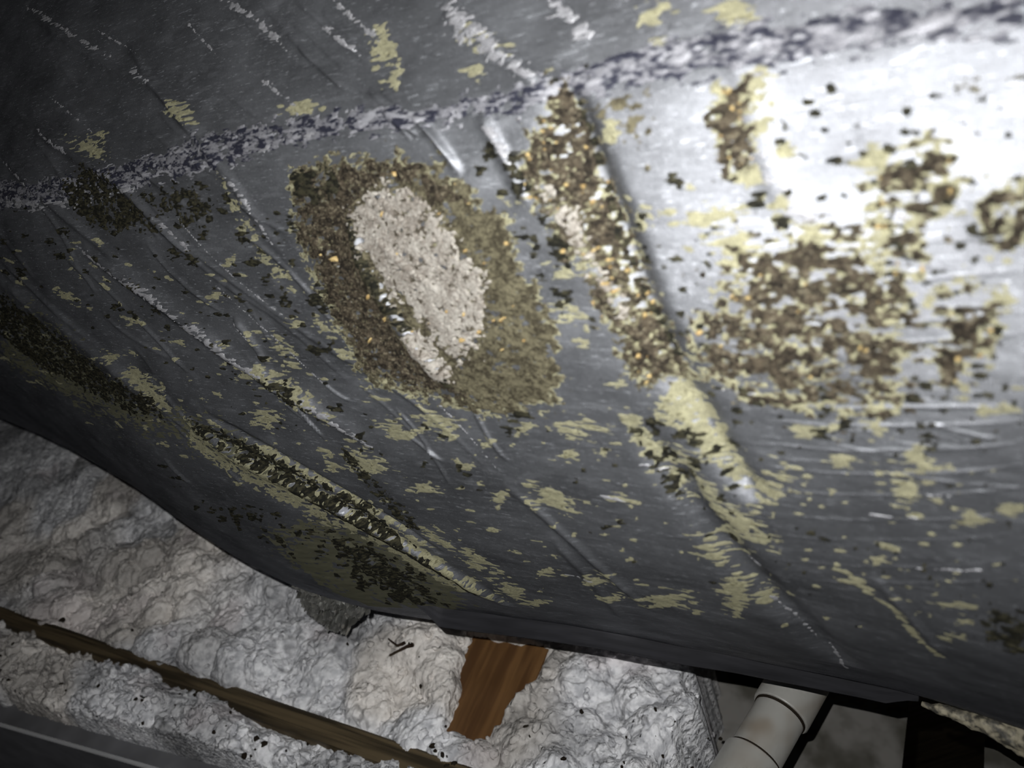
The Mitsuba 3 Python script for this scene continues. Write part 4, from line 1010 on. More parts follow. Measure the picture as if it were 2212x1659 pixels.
    [0.19534,0.02213,-433.1,77.2,37.3,783.4],
    [0.17777,0.04541,-255.9,253.8,190.8,287.7],
    [0.18265,0.05017,-399.2,177.2,83.4,502.0],
    [0.12656,0.04269,-331.7,304.1,274.6,346.1],
    [0.11131,0.02105,-815.2,366.6,600.6,1522.3],
    [0.13479,0.02712,-513.4,138.3,199.8,1151.1],
    [0.11372,0.02155,-564.1,89.1,116.8,886.0],
    [0.14161,0.01895,-772.6,180.5,155.7,987.0],
    [0.11468,0.04919,-790.5,364.1,296.3,840.6],
    [0.11984,0.06434,-663.3,312.2,268.7,803.1],
    [0.1164,0.02284,-772.4,447.8,591.6,1202.8],
    [0.12836,0.03151,-339.7,44.5,35.4,670.2],
    [0.11499,0.05649,-288.9,69.9,31.4,311.5],
    [0.12126,0.06293,-234.9,188.9,285.6,376.1],
    [0.12981,0.05999,-730.7,174.9,51.9,922.6],
    [0.12071,0.02487,-708.2,356.3,492.5,1203.1],
    [0.14168,0.03186,-442.1,156.0,126.0,582.7],
    [0.1215,0.05626,-476.2,134.0,98.6,768.1],
    [0.14054,0.03118,-233.7,166.2,227.1,432.3],
    [0.14128,0.02727,-667.9,262.1,196.0,750.0],
    [0.11782,0.05856,-313.7,118.2,94.5,398.2],
    [0.12672,0.05883,-609.9,489.0,673.4,945.1],
    [0.12874,0.05174,-624.9,504.5,426.2,619.5],
    [0.1163,0.03001,-563.0,384.4,681.6,1172.1],
    [0.11688,0.03351,-315.7,294.7,414.8,501.9],
    [0.1343,0.03424,-401.8,216.7,195.0,500.5],
    [0.1236,0.06436,-653.4,231.0,224.8,1224.0],
    [0.02981,0.08742,-1068.2,221.3,423.6,1368.8],
    [0.04287,0.07513,-1093.2,83.9,19.1,963.5],
    [0.09565,0.09061,-787.8,254.3,124.6,629.8],
    [0.10816,0.08172,-353.9,120.4,78.1,417.8],
    [0.10716,0.09474,-813.2,173.5,-33.3,1299.2],
    [0.05656,0.0914,-729.0,117.0,51.6,711.9],
    [0.04482,0.08146,-873.1,77.4,19.8,1399.7],
    [0.04361,0.0816,-624.0,47.5,-3.3,707.8],
    [0.12144,0.08433,-556.2,152.6,25.3,521.5],
    [0.11188,0.0895,-354.5,120.1,63.7,395.3],
    [0.09741,0.10758,-510.9,89.7,-72.8,732.6],
    [0.03217,0.07443,-1186.1,13.7,-88.3,1562.3],
    [0.10358,0.08592,-327.9,107.8,86.2,475.9],
    [0.05192,0.07875,-345.4,98.7,156.8,457.6],
    [0.07983,0.07856,-368.7,78.5,30.6,299.6],
    [0.07615,0.07908,-861.4,287.8,263.2,853.0],
    [0.0237,0.08283,-1285.7,92.6,62.2,948.0],
    [0.08111,0.08878,-545.5,86.4,-9.8,623.1],
    [0.03043,0.09015,-919.7,186.0,282.3,958.4],
    [0.08197,0.09661,-292.9,90.0,54.4,239.5],
    [0.08595,0.07854,-807.8,116.2,-16.9,916.8],
    [0.04861,0.09305,-348.2,51.0,19.2,249.8],
    [0.04023,0.09033,-804.8,7.6,-96.0,630.4],
    [0.10265,0.08629,-329.8,133.7,161.0,526.4],
    [0.04717,0.07703,-1088.5,200.8,225.2,1209.7],
    [0.03241,0.07414,-649.7,120.3,176.0,677.1],
    [0.06738,0.09232,-805.0,214.1,162.7,733.0],
    [0.03633,0.08369,-989.3,190.9,247.2,1006.3],
    [0.07916,0.0858,-461.4,40.0,-54.3,483.6],
    [0.07773,0.0954,-857.3,243.6,231.1,1131.7],
    [0.0283,0.0789,-957.1,122.4,205.7,1251.0],
    [0.11336,0.09606,-473.7,92.7,-29.1,397.7],
    [0.11801,0.08106,-520.3,168.9,82.9,623.2],
    [0.03474,0.07494,-623.6,56.0,55.4,750.3],
    [0.07142,0.09557,-789.8,67.8,-83.4,627.4],
    [0.07334,0.08974,-359.2,71.9,23.2,293.7],
    [0.07181,0.08941,-994.3,69.9,-215.1,1601.9],
    [0.08393,0.0923,-923.7,311.3,225.3,820.2],
    [0.04669,0.09569,-582.0,147.9,276.1,887.3],
    [0.02544,0.07625,-908.1,123.5,130.1,656.4],
    [0.03469,-0.00369,-899.8,328.1,1011.0,1695.0],
    [0.07373,0.00232,-384.4,13.2,76.5,561.3],
    [0.07996,-0.01154,-499.6,77.4,191.7,681.4],
    [0.03065,-0.00051,-878.4,187.4,496.4,1133.7],
    [0.03288,-0.00739,-1047.1,276.5,829.3,1650.5],
    [0.08399,6e-05,-691.5,247.1,397.5,936.9],
    [0.0597,0.00028,-455.0,288.2,593.6,785.0],
    [0.07865,0.01311,-564.4,33.5,98.3,816.3],
    [0.04852,-0.01294,-614.8,-12.2,149.4,730.4],
    [0.05288,-0.00314,-510.7,318.1,812.8,1046.5],
    [0.06524,-0.00875,-759.0,385.7,1028.9,1629.8],
    [0.09184,-0.00539,-361.1,194.0,300.7,533.2],
    [0.03471,0.01765,-510.9,152.7,406.8,833.7],
    [0.05914,0.02013,-586.9,157.3,225.5,616.3],
    [0.02795,0.02838,-383.1,74.8,226.8,625.0],
    [0.06356,0.00922,-935.7,128.5,308.2,1282.2],
    [0.07088,-0.00215,-895.5,113.6,300.1,1219.2],
    [0.04345,0.01618,-423.9,101.3,165.3,423.9],
    [0.07202,0.01255,-811.3,255.0,584.6,1492.3],
    [0.09709,-0.01977,-610.3,16.3,218.3,1253.5],
    [0.06869,-0.00684,-692.8,395.7,834.5,1242.5],
    [0.03561,-0.01074,-793.2,95.6,348.2,1011.3],
    [0.038,0.01138,-799.5,118.1,336.1,1083.5],
    [0.06713,0.00095,-419.9,298.9,575.8,723.3],
    [0.03845,-0.00199,-700.3,256.8,740.5,1273.2],
    [0.08838,0.01111,-715.1,44.8,96.6,843.3],
    [0.05562,-0.00392,-541.2,62.1,215.6,795.7],
    [0.02789,0.01033,-823.9,373.8,596.7,846.8],
    [0.07775,-0.00654,-472.7,243.4,598.7,1011.8],
    [0.05372,0.00546,-348.7,50.6,99.3,352.9],
    [0.08951,-0.00926,-235.3,221.5,338.7,382.0],
    [0.04071,-0.00335,-675.4,85.3,230.3,726.0],
    [0.08285,-0.01492,-537.6,112.0,258.8,772.5],
    [0.0367,-0.01018,-538.3,247.7,381.2,547.9],
    [0.05791,0.02428,-689.3,-0.9,54.9,1045.3],
    [0.03341,0.02726,-320.8,217.9,352.9,373.0],
    [0.04989,0.0732,-804.2,33.9,-63.7,1185.0],
    [0.04842,0.03924,-753.1,53.6,131.5,1207.7],
    [0.04728,0.03472,-384.8,112.1,259.0,638.2],
    [0.04935,0.05308,-748.0,2.5,-26.7,791.8],
    [0.04407,0.0769,-790.4,133.8,149.3,862.3],
    [0.0365,0.03163,-1050.9,207.0,473.9,1441.9],
    [0.05949,0.0225,-968.0,36.3,161.2,1598.5],
    [0.04205,0.0711,-842.6,236.7,318.8,827.2],
    [0.04939,0.05944,-943.9,106.9,90.6,875.8],
    [0.05194,0.0705,-631.4,265.3,495.7,866.2],
    [0.04322,0.06051,-414.3,120.3,151.3,380.8],
    [0.05791,0.03855,-343.7,109.0,122.8,312.0],
    [0.04923,0.0221,-613.1,225.5,316.4,623.1],
    [0.0303,0.05281,-720.4,13.0,21.2,577.8],
    [0.04487,0.0407,-921.3,138.7,302.8,1379.7],
    [0.04435,0.06466,-425.9,240.0,412.6,488.3],
    [0.0527,0.04577,-360.6,203.4,338.8,459.6],
    [0.04496,0.04371,-553.2,370.5,581.4,633.7],
    [0.03857,0.06049,-585.2,240.2,349.6,569.9],
    [0.04911,0.03211,-842.4,469.0,886.4,1221.1],
    [0.04682,0.03614,-876.4,87.9,140.5,876.2],
    [0.04501,0.04913,-934.2,157.8,285.3,1270.9],
    [0.05877,0.03335,-788.2,275.6,339.5,777.4],
    [0.03675,0.03341,-648.4,302.1,707.9,1050.6],
    [0.05485,0.02048,-749.9,167.0,349.9,1068.8],
    [0.0281,0.07177,-549.5,222.0,358.7,518.5],
    [0.05352,0.03394,-900.8,28.8,74.3,1137.7],
    [0.03221,0.04804,-853.0,235.4,313.2,724.6],
    [0.04963,0.03934,-793.1,521.7,987.9,1146.8],
    [0.05532,0.02272,-608.3,423.7,573.3,679.0],
    [0.05275,0.07809,-400.6,30.2,-9.3,364.8],
    [0.03447,0.03925,-870.4,227.7,458.4,1117.3],
    [0.05474,0.03169,-487.6,36.6,105.6,855.7],
    [0.04444,0.03579,-882.8,3.9,47.2,1113.6],
    [0.04781,0.01898,-384.2,142.1,336.2,647.6],
    [0.03772,0.0239,-411.0,123.1,214.8,459.3],
    [0.03398,0.06836,-477.8,197.7,259.5,391.8],
    [0.03112,0.06184,-979.4,228.2,304.1,843.1],
    [0.02956,0.05705,-697.9,136.7,227.1,729.0],
    [0.05721,0.02713,-391.1,86.5,160.1,528.3],
    [0.05565,0.02859,-816.9,127.6,223.4,981.7],
    [0.04752,0.01897,-979.6,97.8,254.6,1220.0],
    [0.04792,0.07409,-878.1,265.2,316.0,805.8],
    [0.0327,0.03512,-705.7,45.6,156.0,1014.9],
    [0.04901,0.0733,-624.9,103.2,76.6,503.4],
    [0.03428,0.06474,-540.5,17.3,5.8,841.6],
    [0.03824,0.04199,-924.7,212.8,532.3,1528.3],
    [0.041,0.04178,-801.1,-2.0,15.1,808.4],
    [0.17484,0.12978,-611.6,204.9,-80.7,617.2],
    [0.03721,0.13605,-972.8,156.3,183.3,1455.3],
    [0.16113,0.11102,-795.5,282.4,-24.5,1433.4],
    [0.03167,0.17233,-1217.3,83.6,-321.3,1063.9],
    [0.09012,0.10349,-1272.0,162.6,-252.1,1725.8],
    [0.06788,0.15067,-1151.3,184.3,-120.8,815.5],
    [0.14223,0.17307,-512.7,161.5,-135.2,910.2],
    [0.05821,0.10118,-1382.3,98.4,-147.7,1057.6],
    [0.19365,0.13657,-400.0,150.7,-113.5,861.5],
    [0.12523,0.11277,-1012.4,205.3,-241.0,1597.1],
    [0.11128,0.17911,-1100.7,221.9,-459.6,1273.0],
    [0.02733,0.14562,-1385.8,26.6,-293.1,853.9],
    [0.20097,0.14529,-413.9,176.7,-48.0,534.8],
    [0.18472,0.17191,-431.6,193.4,0.2,405.9],
    [0.07633,0.15633,-1252.9,178.7,-327.3,1149.3],
    [0.03255,0.109,-1498.1,99.9,-116.8,1756.1],
    [0.05251,0.15902,-684.4,69.2,-143.1,498.2],
    [0.03161,0.17266,-1235.8,159.8,62.6,1282.3],
    [0.08623,0.23266,-1210.2,187.8,-999.5,1358.2],
    [0.04838,0.09672,-1098.6,98.8,-41.3,876.9],
    [0.12065,0.13638,-1277.1,441.1,113.0,1120.6],
    [0.19083,0.21036,-898.9,403.8,9.8,443.2],
    [0.20754,0.18749,-700.4,340.6,-11.7,1336.7],
    [0.05073,0.16487,-1097.9,81.9,-272.3,656.6],
    [0.19487,0.17886,-318.4,113.4,-169.7,588.3],
    [0.02591,0.12477,-734.9,49.2,-33.9,436.9],
    [0.07165,0.15471,-1283.3,240.9,-102.5,1178.5],
    [0.04263,0.12118,-1634.1,177.6,-173.5,3353.4],
    [0.02813,0.12609,-1694.0,115.0,-111.0,1185.3],
    [0.03168,0.1605,-601.6,44.8,-172.4,777.8],
    [0.02902,0.12282,-1653.7,227.4,364.8,2954.3],
    [0.08759,0.1535,-492.7,131.5,62.2,700.2],
    [0.10219,0.20606,-955.8,219.8,-155.5,682.4],
    [0.03257,0.09501,-2005.0,172.7,53.7,2503.2],
    [0.10589,0.17936,-1260.1,362.0,62.0,1393.5],
    [0.14004,0.15449,-432.1,168.5,45.5,433.6],
    [0.20646,0.11497,-774.2,381.2,43.6,1086.4],
    [0.0302,0.12123,-1083.6,102.1,-14.5,1066.4],
    [0.10033,0.18421,-877.3,165.6,-218.5,591.5],
    [0.13919,0.10714,-575.6,185.6,9.4,936.2],
    [0.15337,0.10721,-1148.8,339.9,-112.0,1613.6],
    [0.07651,0.15686,-1474.5,338.9,44.5,1345.5],
    [0.13076,0.15179,-659.1,245.1,89.1,761.7],
    [0.12661,0.13861,-434.6,98.6,-74.1,363.9],
    [0.062,0.15389,-1248.4,200.6,-99.2,905.7],
    [0.14694,0.1244,-727.9,245.0,-21.6,696.8],
    [0.04934,0.09982,-1390.8,181.6,43.3,1802.7],
    [0.04138,0.17352,-1050.9,53.1,-842.3,1665.9],
    [0.13092,0.17341,-411.5,148.9,26.9,228.6],
    [0.0596,0.17671,-1250.6,167.9,-239.1,861.2],
    [0.03322,0.15801,-1737.3,39.4,-569.8,1259.0],
    [0.1497,0.21642,-545.2,168.1,-189.1,617.9],
    [0.11059,0.15985,-1294.6,360.0,-28.3,732.2],
    [0.17692,0.12092,-740.9,250.6,-103.0,970.0],
    [0.09755,0.14956,-1071.5,286.5,15.8,778.7],
    [0.10616,0.11311,-875.6,260.4,89.3,1081.0],
    [0.06727,0.1684,-1243.1,151.0,-400.1,1097.8],
    [0.09152,0.15058,-585.7,150.8,9.1,335.9],
    [0.0462,0.16375,-1054.5,156.5,-33.8,1099.4],
    [0.12423,0.1475,-771.9,242.7,-2.6,527.4],
    [0.46735,0.35838,-141.4,117.2,10.2,49.0],
    [0.45459,0.38556,-164.4,143.4,61.9,5.9],
    [0.4744,0.32655,-135.0,129.1,44.3,48.3],
    [0.46748,0.3166,-339.6,300.5,82.6,227.6],
    [0.41276,0.27212,-177.3,166.1,63.5,89.3],
    [0.4685,0.24846,-158.5,130.1,-1.3,202.5],
    [0.46455,0.30487,-132.5,128.5,46.6,54.4],
    [0.46408,0.34431,-356.9,335.4,242.6,131.0],
    [0.44982,0.30542,-371.8,329.6,68.8,152.9],
    [0.47676,0.33007,-211.8,207.5,267.7,216.6],
    [0.44334,0.31164,-384.6,313.7,24.5,196.2],
    [0.48441,0.25189,-175.7,190.4,65.9,137.7],
    [0.45021,0.24597,-266.8,221.2,24.7,909.4],
    [0.45231,0.39491,-360.2,300.0,184.8,62.1],
    [0.41905,0.27157,-300.0,269.9,99.6,251.9],
    [0.45759,0.27868,-158.4,145.2,33.8,97.8],
    [0.41761,0.24351,-364.0,293.1,-8.5,724.7],
    [0.39097,0.29626,-253.1,185.0,-3.4,132.6],
    [0.46169,0.29115,-348.8,326.0,108.0,221.7],
    [0.47262,0.27817,-354.3,370.6,346.1,446.2],
    [0.42281,0.31649,-281.1,217.9,-3.0,223.9],
    [0.43104,0.25313,-316.6,275.4,40.2,372.1],
    [0.47829,0.25653,-213.0,213.7,161.0,472.2],
    [0.45303,0.3519,-167.5,138.7,48.3,121.4],
    [0.41453,0.27611,-256.9,211.2,27.3,221.9],
    [0.41914,0.2996,-128.7,98.3,-6.4,97.3],
    [0.46603,0.32501,-216.4,206.0,70.4,64.0],
    [0.43185,0.32303,-115.1,106.0,44.5,28.0],
    [0.48544,0.31015,-236.0,220.5,49.8,166.8],
    [0.39787,0.289,-180.6,140.0,9.5,94.7],
    [0.39758,0.29943,-406.1,353.8,162.3,149.3],
    [0.43839,0.33676,-279.8,219.2,4.1,279.4],
    [0.3991,0.33197,-365.0,273.0,30.4,191.7],
    [0.42826,0.33247,-302.5,233.7,-14.3,297.1],
    [0.44522,0.33134,-304.0,267.3,79.8,98.2],
    [0.45561,0.40123,-344.7,276.9,38.7,74.4],
    [0.41103,0.25451,-279.2,248.7,44.1,149.1],
    [0.45454,0.33084,-185.8,159.4,41.9,92.2],
    [0.45355,0.34613,-116.9,103.7,49.9,42.4],
    [0.42913,0.26974,-332.3,267.6,-5.5,291.9],
    [0.48663,0.30909,-300.6,305.4,122.3,164.0],
    [0.46311,0.25994,-189.2,176.2,105.8,397.5],
    [0.47332,0.36042,-199.3,175.2,61.8,96.8],
    [0.44418,0.24458,-232.4,193.4,7.2,254.6],
    [0.4414,0.25505,-139.8,120.5,29.8,275.4],
    [0.40542,0.27484,-209.1,190.7,234.6,333.7],
    [0.42708,0.26997,-154.2,146.8,75.8,133.4],
    [0.46219,0.31173,-228.7,231.2,194.8,119.2],
    [0.45631,0.32126,-257.9,235.0,113.7,144.8],
    [0.4557,0.29579,-208.8,168.9,6.8,141.7],
    [0.46147,0.35784,-167.1,155.8,72.2,19.9],
    [0.46024,0.30295,-298.8,252.6,138.7,794.3],
    [0.48373,0.25291,-355.1,339.8,56.4,325.7],
    [0.41852,0.35552,-370.0,287.9,61.0,186.5],
    [0.42013,0.26462,-157.7,152.7,43.3,63.5],
    [0.48802,0.28371,-308.8,281.5,20.5,202.6],
    [0.40711,0.3229,-212.5,164.3,35.7,199.3],
    [0.4021,0.27355,-225.7,168.0,-18.2,239.2],
    [0.48908,0.26647,-256.4,251.4,105.5,483.2],
    [0.3923,0.27792,-417.2,364.4,105.7,153.3],
    [0.47172,0.29401,-164.8,141.6,38.7,314.2],
    [0.46156,0.3018,-244.9,242.2,356.0,346.4],
    [0.43182,0.27952,-266.1,220.2,17.8,341.9],
    [0.45331,0.31663,-160.3,155.6,132.8,87.1],
    [0.42625,0.30967,-323.2,303.3,227.3,148.2],
    [0.4772,0.27464,-146.6,154.0,48.1,71.4],
    [0.4802,0.24895,-248.2,232.0,34.9,243.2],
    [0.41942,0.33834,-370.1,316.2,147.0,98.4],
    [0.45737,0.27822,-313.7,310.0,260.7,391.3],
    [0.42511,0.29292,-200.3,179.4,43.0,81.2],
    [0.51635,0.28251,-258.8,256.4,-46.3,474.3],
    [0.582,0.23971,-250.6,275.3,-56.1,403.4],
    [0.52945,0.23037,-273.2,288.3,-51.1,1270.1],
    [0.55805,0.24825,-259.5,345.3,138.1,498.1],
    [0.51682,0.26442,-116.3,130.8,22.5,144.2],
    [0.55466,0.24264,-285.6,357.6,37.3,281.4],
    [0.5155,0.24023,-331.7,327.1,-23.9,382.6],
    [0.49479,0.2415,-339.7,308.5,0.4,453.2],
    [0.49248,0.24569,-128.1,110.0,-27.1,550.5],
    [0.50988,0.23391,-330.8,323.6,-8.5,406.4],
    [0.52089,0.23664,-310.4,387.7,296.3,1050.9],
    [0.61936,0.20239,-124.9,144.8,-77.5,596.0],
    [0.49089,0.23148,-146.1,143.6,24.7,202.5],
    [0.52662,0.23782,-106.6,132.3,29.4,122.3],
    [0.56744,0.23889,-291.1,371.0,35.8,362.7],
    [0.53622,0.26452,-154.5,158.7,-43.1,357.6],
    [0.61279,0.24702,-193.2,257.1,-13.7,204.2],
    [0.55566,0.25278,-268.7,337.1,32.2,215.0],
    [0.51883,0.22599,-138.6,152.9,23.4,509.0],
    [0.5363,0.2707,-259.8,312.4,109.0,515.3],
    [0.49308,0.23132,-347.5,386.9,393.8,1180.3],
    [0.59726,0.2489,-215.7,247.3,-193.4,1160.7],
    [0.62735,0.2264,-181.9,252.6,-42.0,673.5],
    [0.61086,0.22256,-230.7,290.1,-125.3,1452.8],
    [0.61624,0.21397,-149.1,225.2,67.9,596.8],
    [0.58842,0.23449,-271.8,378.1,44.1,300.4],
    [0.58403,0.24302,-162.5,221.3,46.8,327.0],
    [0.55887,0.25149,-241.6,310.6,48.8,261.5],
    [0.54872,0.23522,-158.4,186.5,8.7,196.6],
    [0.60217,0.21183,-131.5,150.7,-39.1,345.8],
    [0.57851,0.2517,-122.3,145.5,-13.3,221.6],
    [0.55161,0.24483,-124.9,134.2,-11.5,136.2],
    [0.49229,0.23197,-335.5,394.2,302.5,620.4],
    [0.52201,0.25274,-231.2,285.8,66.0,206.4],
    [0.50501,0.22712,-286.1,311.6,121.0,740.4],
    [0.49236,0.25101,-246.1,244.2,165.3,988.6],
    [0.51782,0.28784,-288.9,334.6,94.6,262.3],
    [0.56288,0.26107,-222.0,276.9,27.0,250.9],
    [0.58881,0.24764,-217.6,262.6,-24.3,304.7],
    [0.51569,0.27214,-252.8,298.1,55.2,144.6],
    [0.12923,0.1186,-463.3,280.0,232.4,358.8],
    [0.13672,0.10548,-265.0,169.0,185.5,314.5],
    [0.15047,0.10268,-279.9,122.7,36.2,234.9],
    [0.1511,0.10843,-623.1,452.7,338.2,484.2],
    [0.13452,0.12069,-235.2,89.2,26.9,249.8],
    [0.1458,0.1022,-522.1,266.4,227.1,788.5],
    [0.13098,0.10913,-689.2,160.3,-62.8,584.1],
    [0.1338,0.10962,-447.0,133.2,-6.1,383.2],
    [0.14122,0.10832,-521.0,366.2,468.1,651.2],
    [0.12983,0.11597,-705.2,187.7,-68.9,977.0],
    [0.13405,0.10345,-510.2,370.5,456.1,577.2],
    [0.13233,0.10695,-313.3,194.5,127.0,214.8],
    [0.13686,0.12898,-659.3,287.9,173.5,791.8],
    [0.12537,0.11233,-588.3,334.1,245.0,445.9],
    [0.13684,0.10643,-561.3,442.8,338.2,357.2],
    [0.14541,0.12042,-260.6,147.3,110.8,252.9],
    [0.12954,0.10567,-540.5,143.8,-27.7,656.2],
    [0.15013,0.10699,-326.7,249.5,174.2,223.6],
    [0.13497,0.13536,-703.7,340.4,246.3,670.0],
    [0.13989,0.12708,-296.7,200.8,238.9,285.9],
    [0.14442,0.13241,-225.5,143.7,129.6,180.2],
    [0.15011,0.10459,-704.1,263.4,38.8,685.7],
    [0.12073,0.132,-546.0,189.6,55.1,523.0],
    [0.139,0.13102,-582.2,250.9,131.1,671.2],
    [0.13858,0.12797,-331.0,172.3,157.2,384.9],
    [0.14966,0.12217,-624.3,458.1,570.0,666.5],
    [0.16219,-0.03528,-313.4,-48.1,58.4,378.4],
    [0.17763,-0.0351,-334.9,-53.3,62.2,418.4],
    [0.17398,-0.03202,-396.5,-59.1,70.4,494.6],
    [0.20656,-0.01346,-228.8,20.8,29.1,311.0],
    [0.2147,-0.00601,-283.8,33.3,30.3,389.0],
    [0.15989,0.10838,-252.4,61.2,-53.1,337.5],
    [0.14933,0.12049,-333.7,78.4,-52.2,273.9],
    [0.14896,0.13685,-328.7,81.2,-57.5,247.8],
    [0.149,0.14576,-380.0,96.1,-69.6,272.9],
    [0.11681,0.10726,-299.2,48.6,-74.7,434.4],
    [0.12548,0.11352,-322.8,59.5,-84.1,458.9],
    [0.12161,0.12398,-287.8,53.4,-103.3,486.2],
    [0.04207,0.11198,-371.6,6.7,-195.3,804.4],
    [0.05033,0.08815,-348.1,204.3,517.7,518.7],
    [0.03484,0.09188,-400.9,-3.0,-122.5,701.4],
    [0.14083,0.01663,-443.9,31.5,20.9,508.9],
    [0.14289,0.01902,-438.9,33.4,18.0,503.7],
    [0.12831,0.0038,-407.3,17.3,32.8,461.9],
    [0.1258,0.0063,-575.7,24.5,42.6,647.2],
    [0.04044,0.02852,-621.6,-24.4,10.6,544.5],
    [0.39424,0.112,-148.1,190.2,106.2,253.4],
    [0.40331,0.10801,-100.9,132.4,83.8,205.2],
    [0.40999,0.09119,-150.9,85.1,-28.7,404.0],
    [0.22058,0.10822,-122.3,42.3,-36.0,267.3],
    [0.22953,0.11773,-197.2,73.2,-52.8,353.6],
    [0.27861,0.12962,-189.1,150.3,83.4,359.1],
    [0.09827,0.01248,-326.7,5.8,14.5,262.7],
    [0.09086,0.02014,-373.6,5.8,16.0,426.8],
    [0.05542,-0.00935,-600.7,-25.5,69.6,576.7],
    [0.07647,-0.01841,-755.6,-25.2,106.3,771.4],
  ],
  'amber': [
    [0.21416,0.0575,546.6,69.0,247.4,-888.7],
    [0.22929,0.06401,175.5,975.2,1006.6,-610.2],
    [0.2591,0.06069,248.2,435.3,494.3,-574.5],
    [0.21934,0.05826,-239.7,1284.5,1294.8,-43.0],
    [0.27268,0.06636,-728.7,507.9,161.6,967.7],
    [0.22217,0.00737,302.2,1534.2,1454.9,-609.5],
    [0.26486,-0.00756,-250.3,617.4,682.3,626.3],
    [0.20477,0.02383,-236.3,672.0,966.8,479.2],
    [0.20437,0.06668,-974.2,1158.8,786.4,917.2],
    [0.3166,0.02956,358.5,34.0,91.4,-604.5],
    [0.24568,0.05489,-62.6,848.9,758.4,-168.0],
    [0.22888,-0.00082,400.9,1533.1,1682.8,-879.8],
    [0.22772,0.02695,329.5,950.8,1044.9,-793.8],
    [0.23505,0.02971,-1120.0,288.1,78.9,2228.8],
    [0.2359,0.05607,-167.5,798.6,1075.1,19.1],
    [0.20657,0.05115,783.2,275.2,775.4,-2028.9],
    [0.21801,0.03246,-942.2,475.9,269.7,1396.2],
    [0.32697,0.02741,-485.5,1090.4,1163.2,1171.7],
    [0.28716,0.05892,350.7,64.2,189.3,-654.4],
    [0.27562,0.00919,392.0,566.5,678.6,-1067.8],
    [0.2403,0.01065,626.1,920.9,1008.9,-1382.6],
    [0.30433,0.07221,603.6,-5.2,236.4,-948.7],
    [0.29681,0.04878,137.1,452.4,688.8,-648.0],
    [0.21778,0.07189,1012.2,251.7,820.9,-2011.1],
    [0.24053,0.06878,184.7,456.7,445.7,-402.7],
    [0.27018,0.02768,-103.8,931.9,987.3,17.8],
    [0.15711,0.00314,-282.8,913.9,1254.1,594.0],
    [0.16391,0.01236,-26.5,1380.7,1197.0,7.8],
    [0.16299,0.05398,779.1,474.6,821.1,-1372.0],
    [0.18194,-0.01305,661.1,1379.1,1100.7,-723.0],
    [0.14875,0.02798,598.7,910.3,870.4,-782.2],
    [0.16075,0.00026,1243.1,286.3,222.3,-1702.4],
    [0.17942,-0.00271,-1057.7,984.5,891.3,1520.8],
    [0.16166,0.02726,-725.1,708.8,609.0,899.4],
    [0.15045,0.07716,-1287.3,548.3,214.9,1273.5],
    [0.18171,-0.02087,976.6,837.3,821.3,-1769.9],
    [0.18218,-0.01712,-440.0,1061.8,1225.8,940.7],
    [0.15713,0.03904,-500.7,942.9,1154.5,690.3],
    [0.1663,-0.00974,-324.9,1042.1,1112.0,610.2],
    [0.16555,0.03784,780.8,497.3,569.0,-1058.5],
    [0.15512,0.04358,607.8,414.0,573.3,-939.8],
    [0.14775,0.08178,605.1,482.6,860.7,-952.7],
    [0.14782,0.04618,-278.2,1309.1,2113.2,212.9],
    [0.15652,0.03198,625.7,1590.7,1564.5,-954.4],
    [0.17713,0.01173,-987.8,628.7,793.3,2018.6],
    [0.17684,0.02773,-82.2,752.8,624.4,33.0],
    [0.17573,-0.03209,23.7,1042.2,1043.1,342.8],
    [0.14948,0.06997,-100.0,642.3,994.8,-88.9],
    [0.1804,0.00788,72.1,1636.1,2095.2,-181.0],
    [0.18846,-0.00777,640.5,98.8,95.5,-1640.2],
    [0.15647,0.04391,521.7,305.1,535.0,-980.2],
    [0.19183,0.00159,-192.3,1552.4,1343.7,288.2],
    [0.1578,0.02603,1567.0,425.1,921.1,-3691.0],
    [0.15143,0.03671,-73.2,805.1,835.9,-5.0],
    [0.15405,0.07616,745.3,901.7,1655.7,-1533.0],
    [0.1658,0.04849,-210.5,671.2,1098.1,246.3],
    [0.14405,0.04565,260.4,653.3,1103.2,-653.6],
    [0.17321,0.00308,452.5,692.4,675.1,-685.3],
    [0.16296,-0.01446,-1404.3,166.5,455.1,3060.0],
    [0.16763,0.0296,-730.5,1046.4,1046.6,1002.4],
    [0.17904,-0.01802,-550.5,507.0,720.4,1207.6],
    [0.16704,0.00407,-194.3,713.2,801.7,341.4],
    [0.14187,0.04846,268.7,674.8,1261.6,-740.6],
    [0.18943,-0.00943,-268.3,672.5,1012.0,732.6],
    [0.17595,-0.02783,1058.5,1339.0,1046.7,-1294.9],
    [0.1902,0.00656,-618.1,319.6,338.8,1124.0],
    [0.14821,0.04649,1508.7,335.1,744.7,-2420.3],
    [0.14927,0.03552,773.4,1357.1,2048.7,-1626.0],
    [0.14576,0.07813,-787.1,469.2,284.3,716.1],
    [0.18149,-0.01076,1211.9,850.2,645.8,-1647.1],
    [0.1603,0.01214,-31.3,1251.4,1507.3,28.8],
    [0.18869,-0.00723,713.0,296.8,391.6,-1800.4],
    [0.13502,0.07398,-1081.1,1153.4,1840.6,1570.8],
    [0.15757,0.03487,-204.1,1873.7,1760.9,40.7],
    [0.14354,0.05318,1171.7,867.4,1911.8,-2651.5],
    [0.18683,0.00738,-812.2,993.8,818.3,1096.8],
    [0.16358,0.02798,652.8,635.2,706.1,-991.2],
    [0.16336,0.01017,224.0,742.7,1036.6,-471.2],
    [0.15895,0.0409,297.4,738.5,1015.3,-650.1],
    [0.14626,0.05452,-167.4,841.3,775.0,30.2],
    [0.17706,-0.01252,766.9,631.8,705.4,-1537.6],
    [0.14593,0.07049,440.1,1435.3,2869.0,-1507.9],
    [0.15832,0.03221,-434.2,684.9,666.2,535.6],
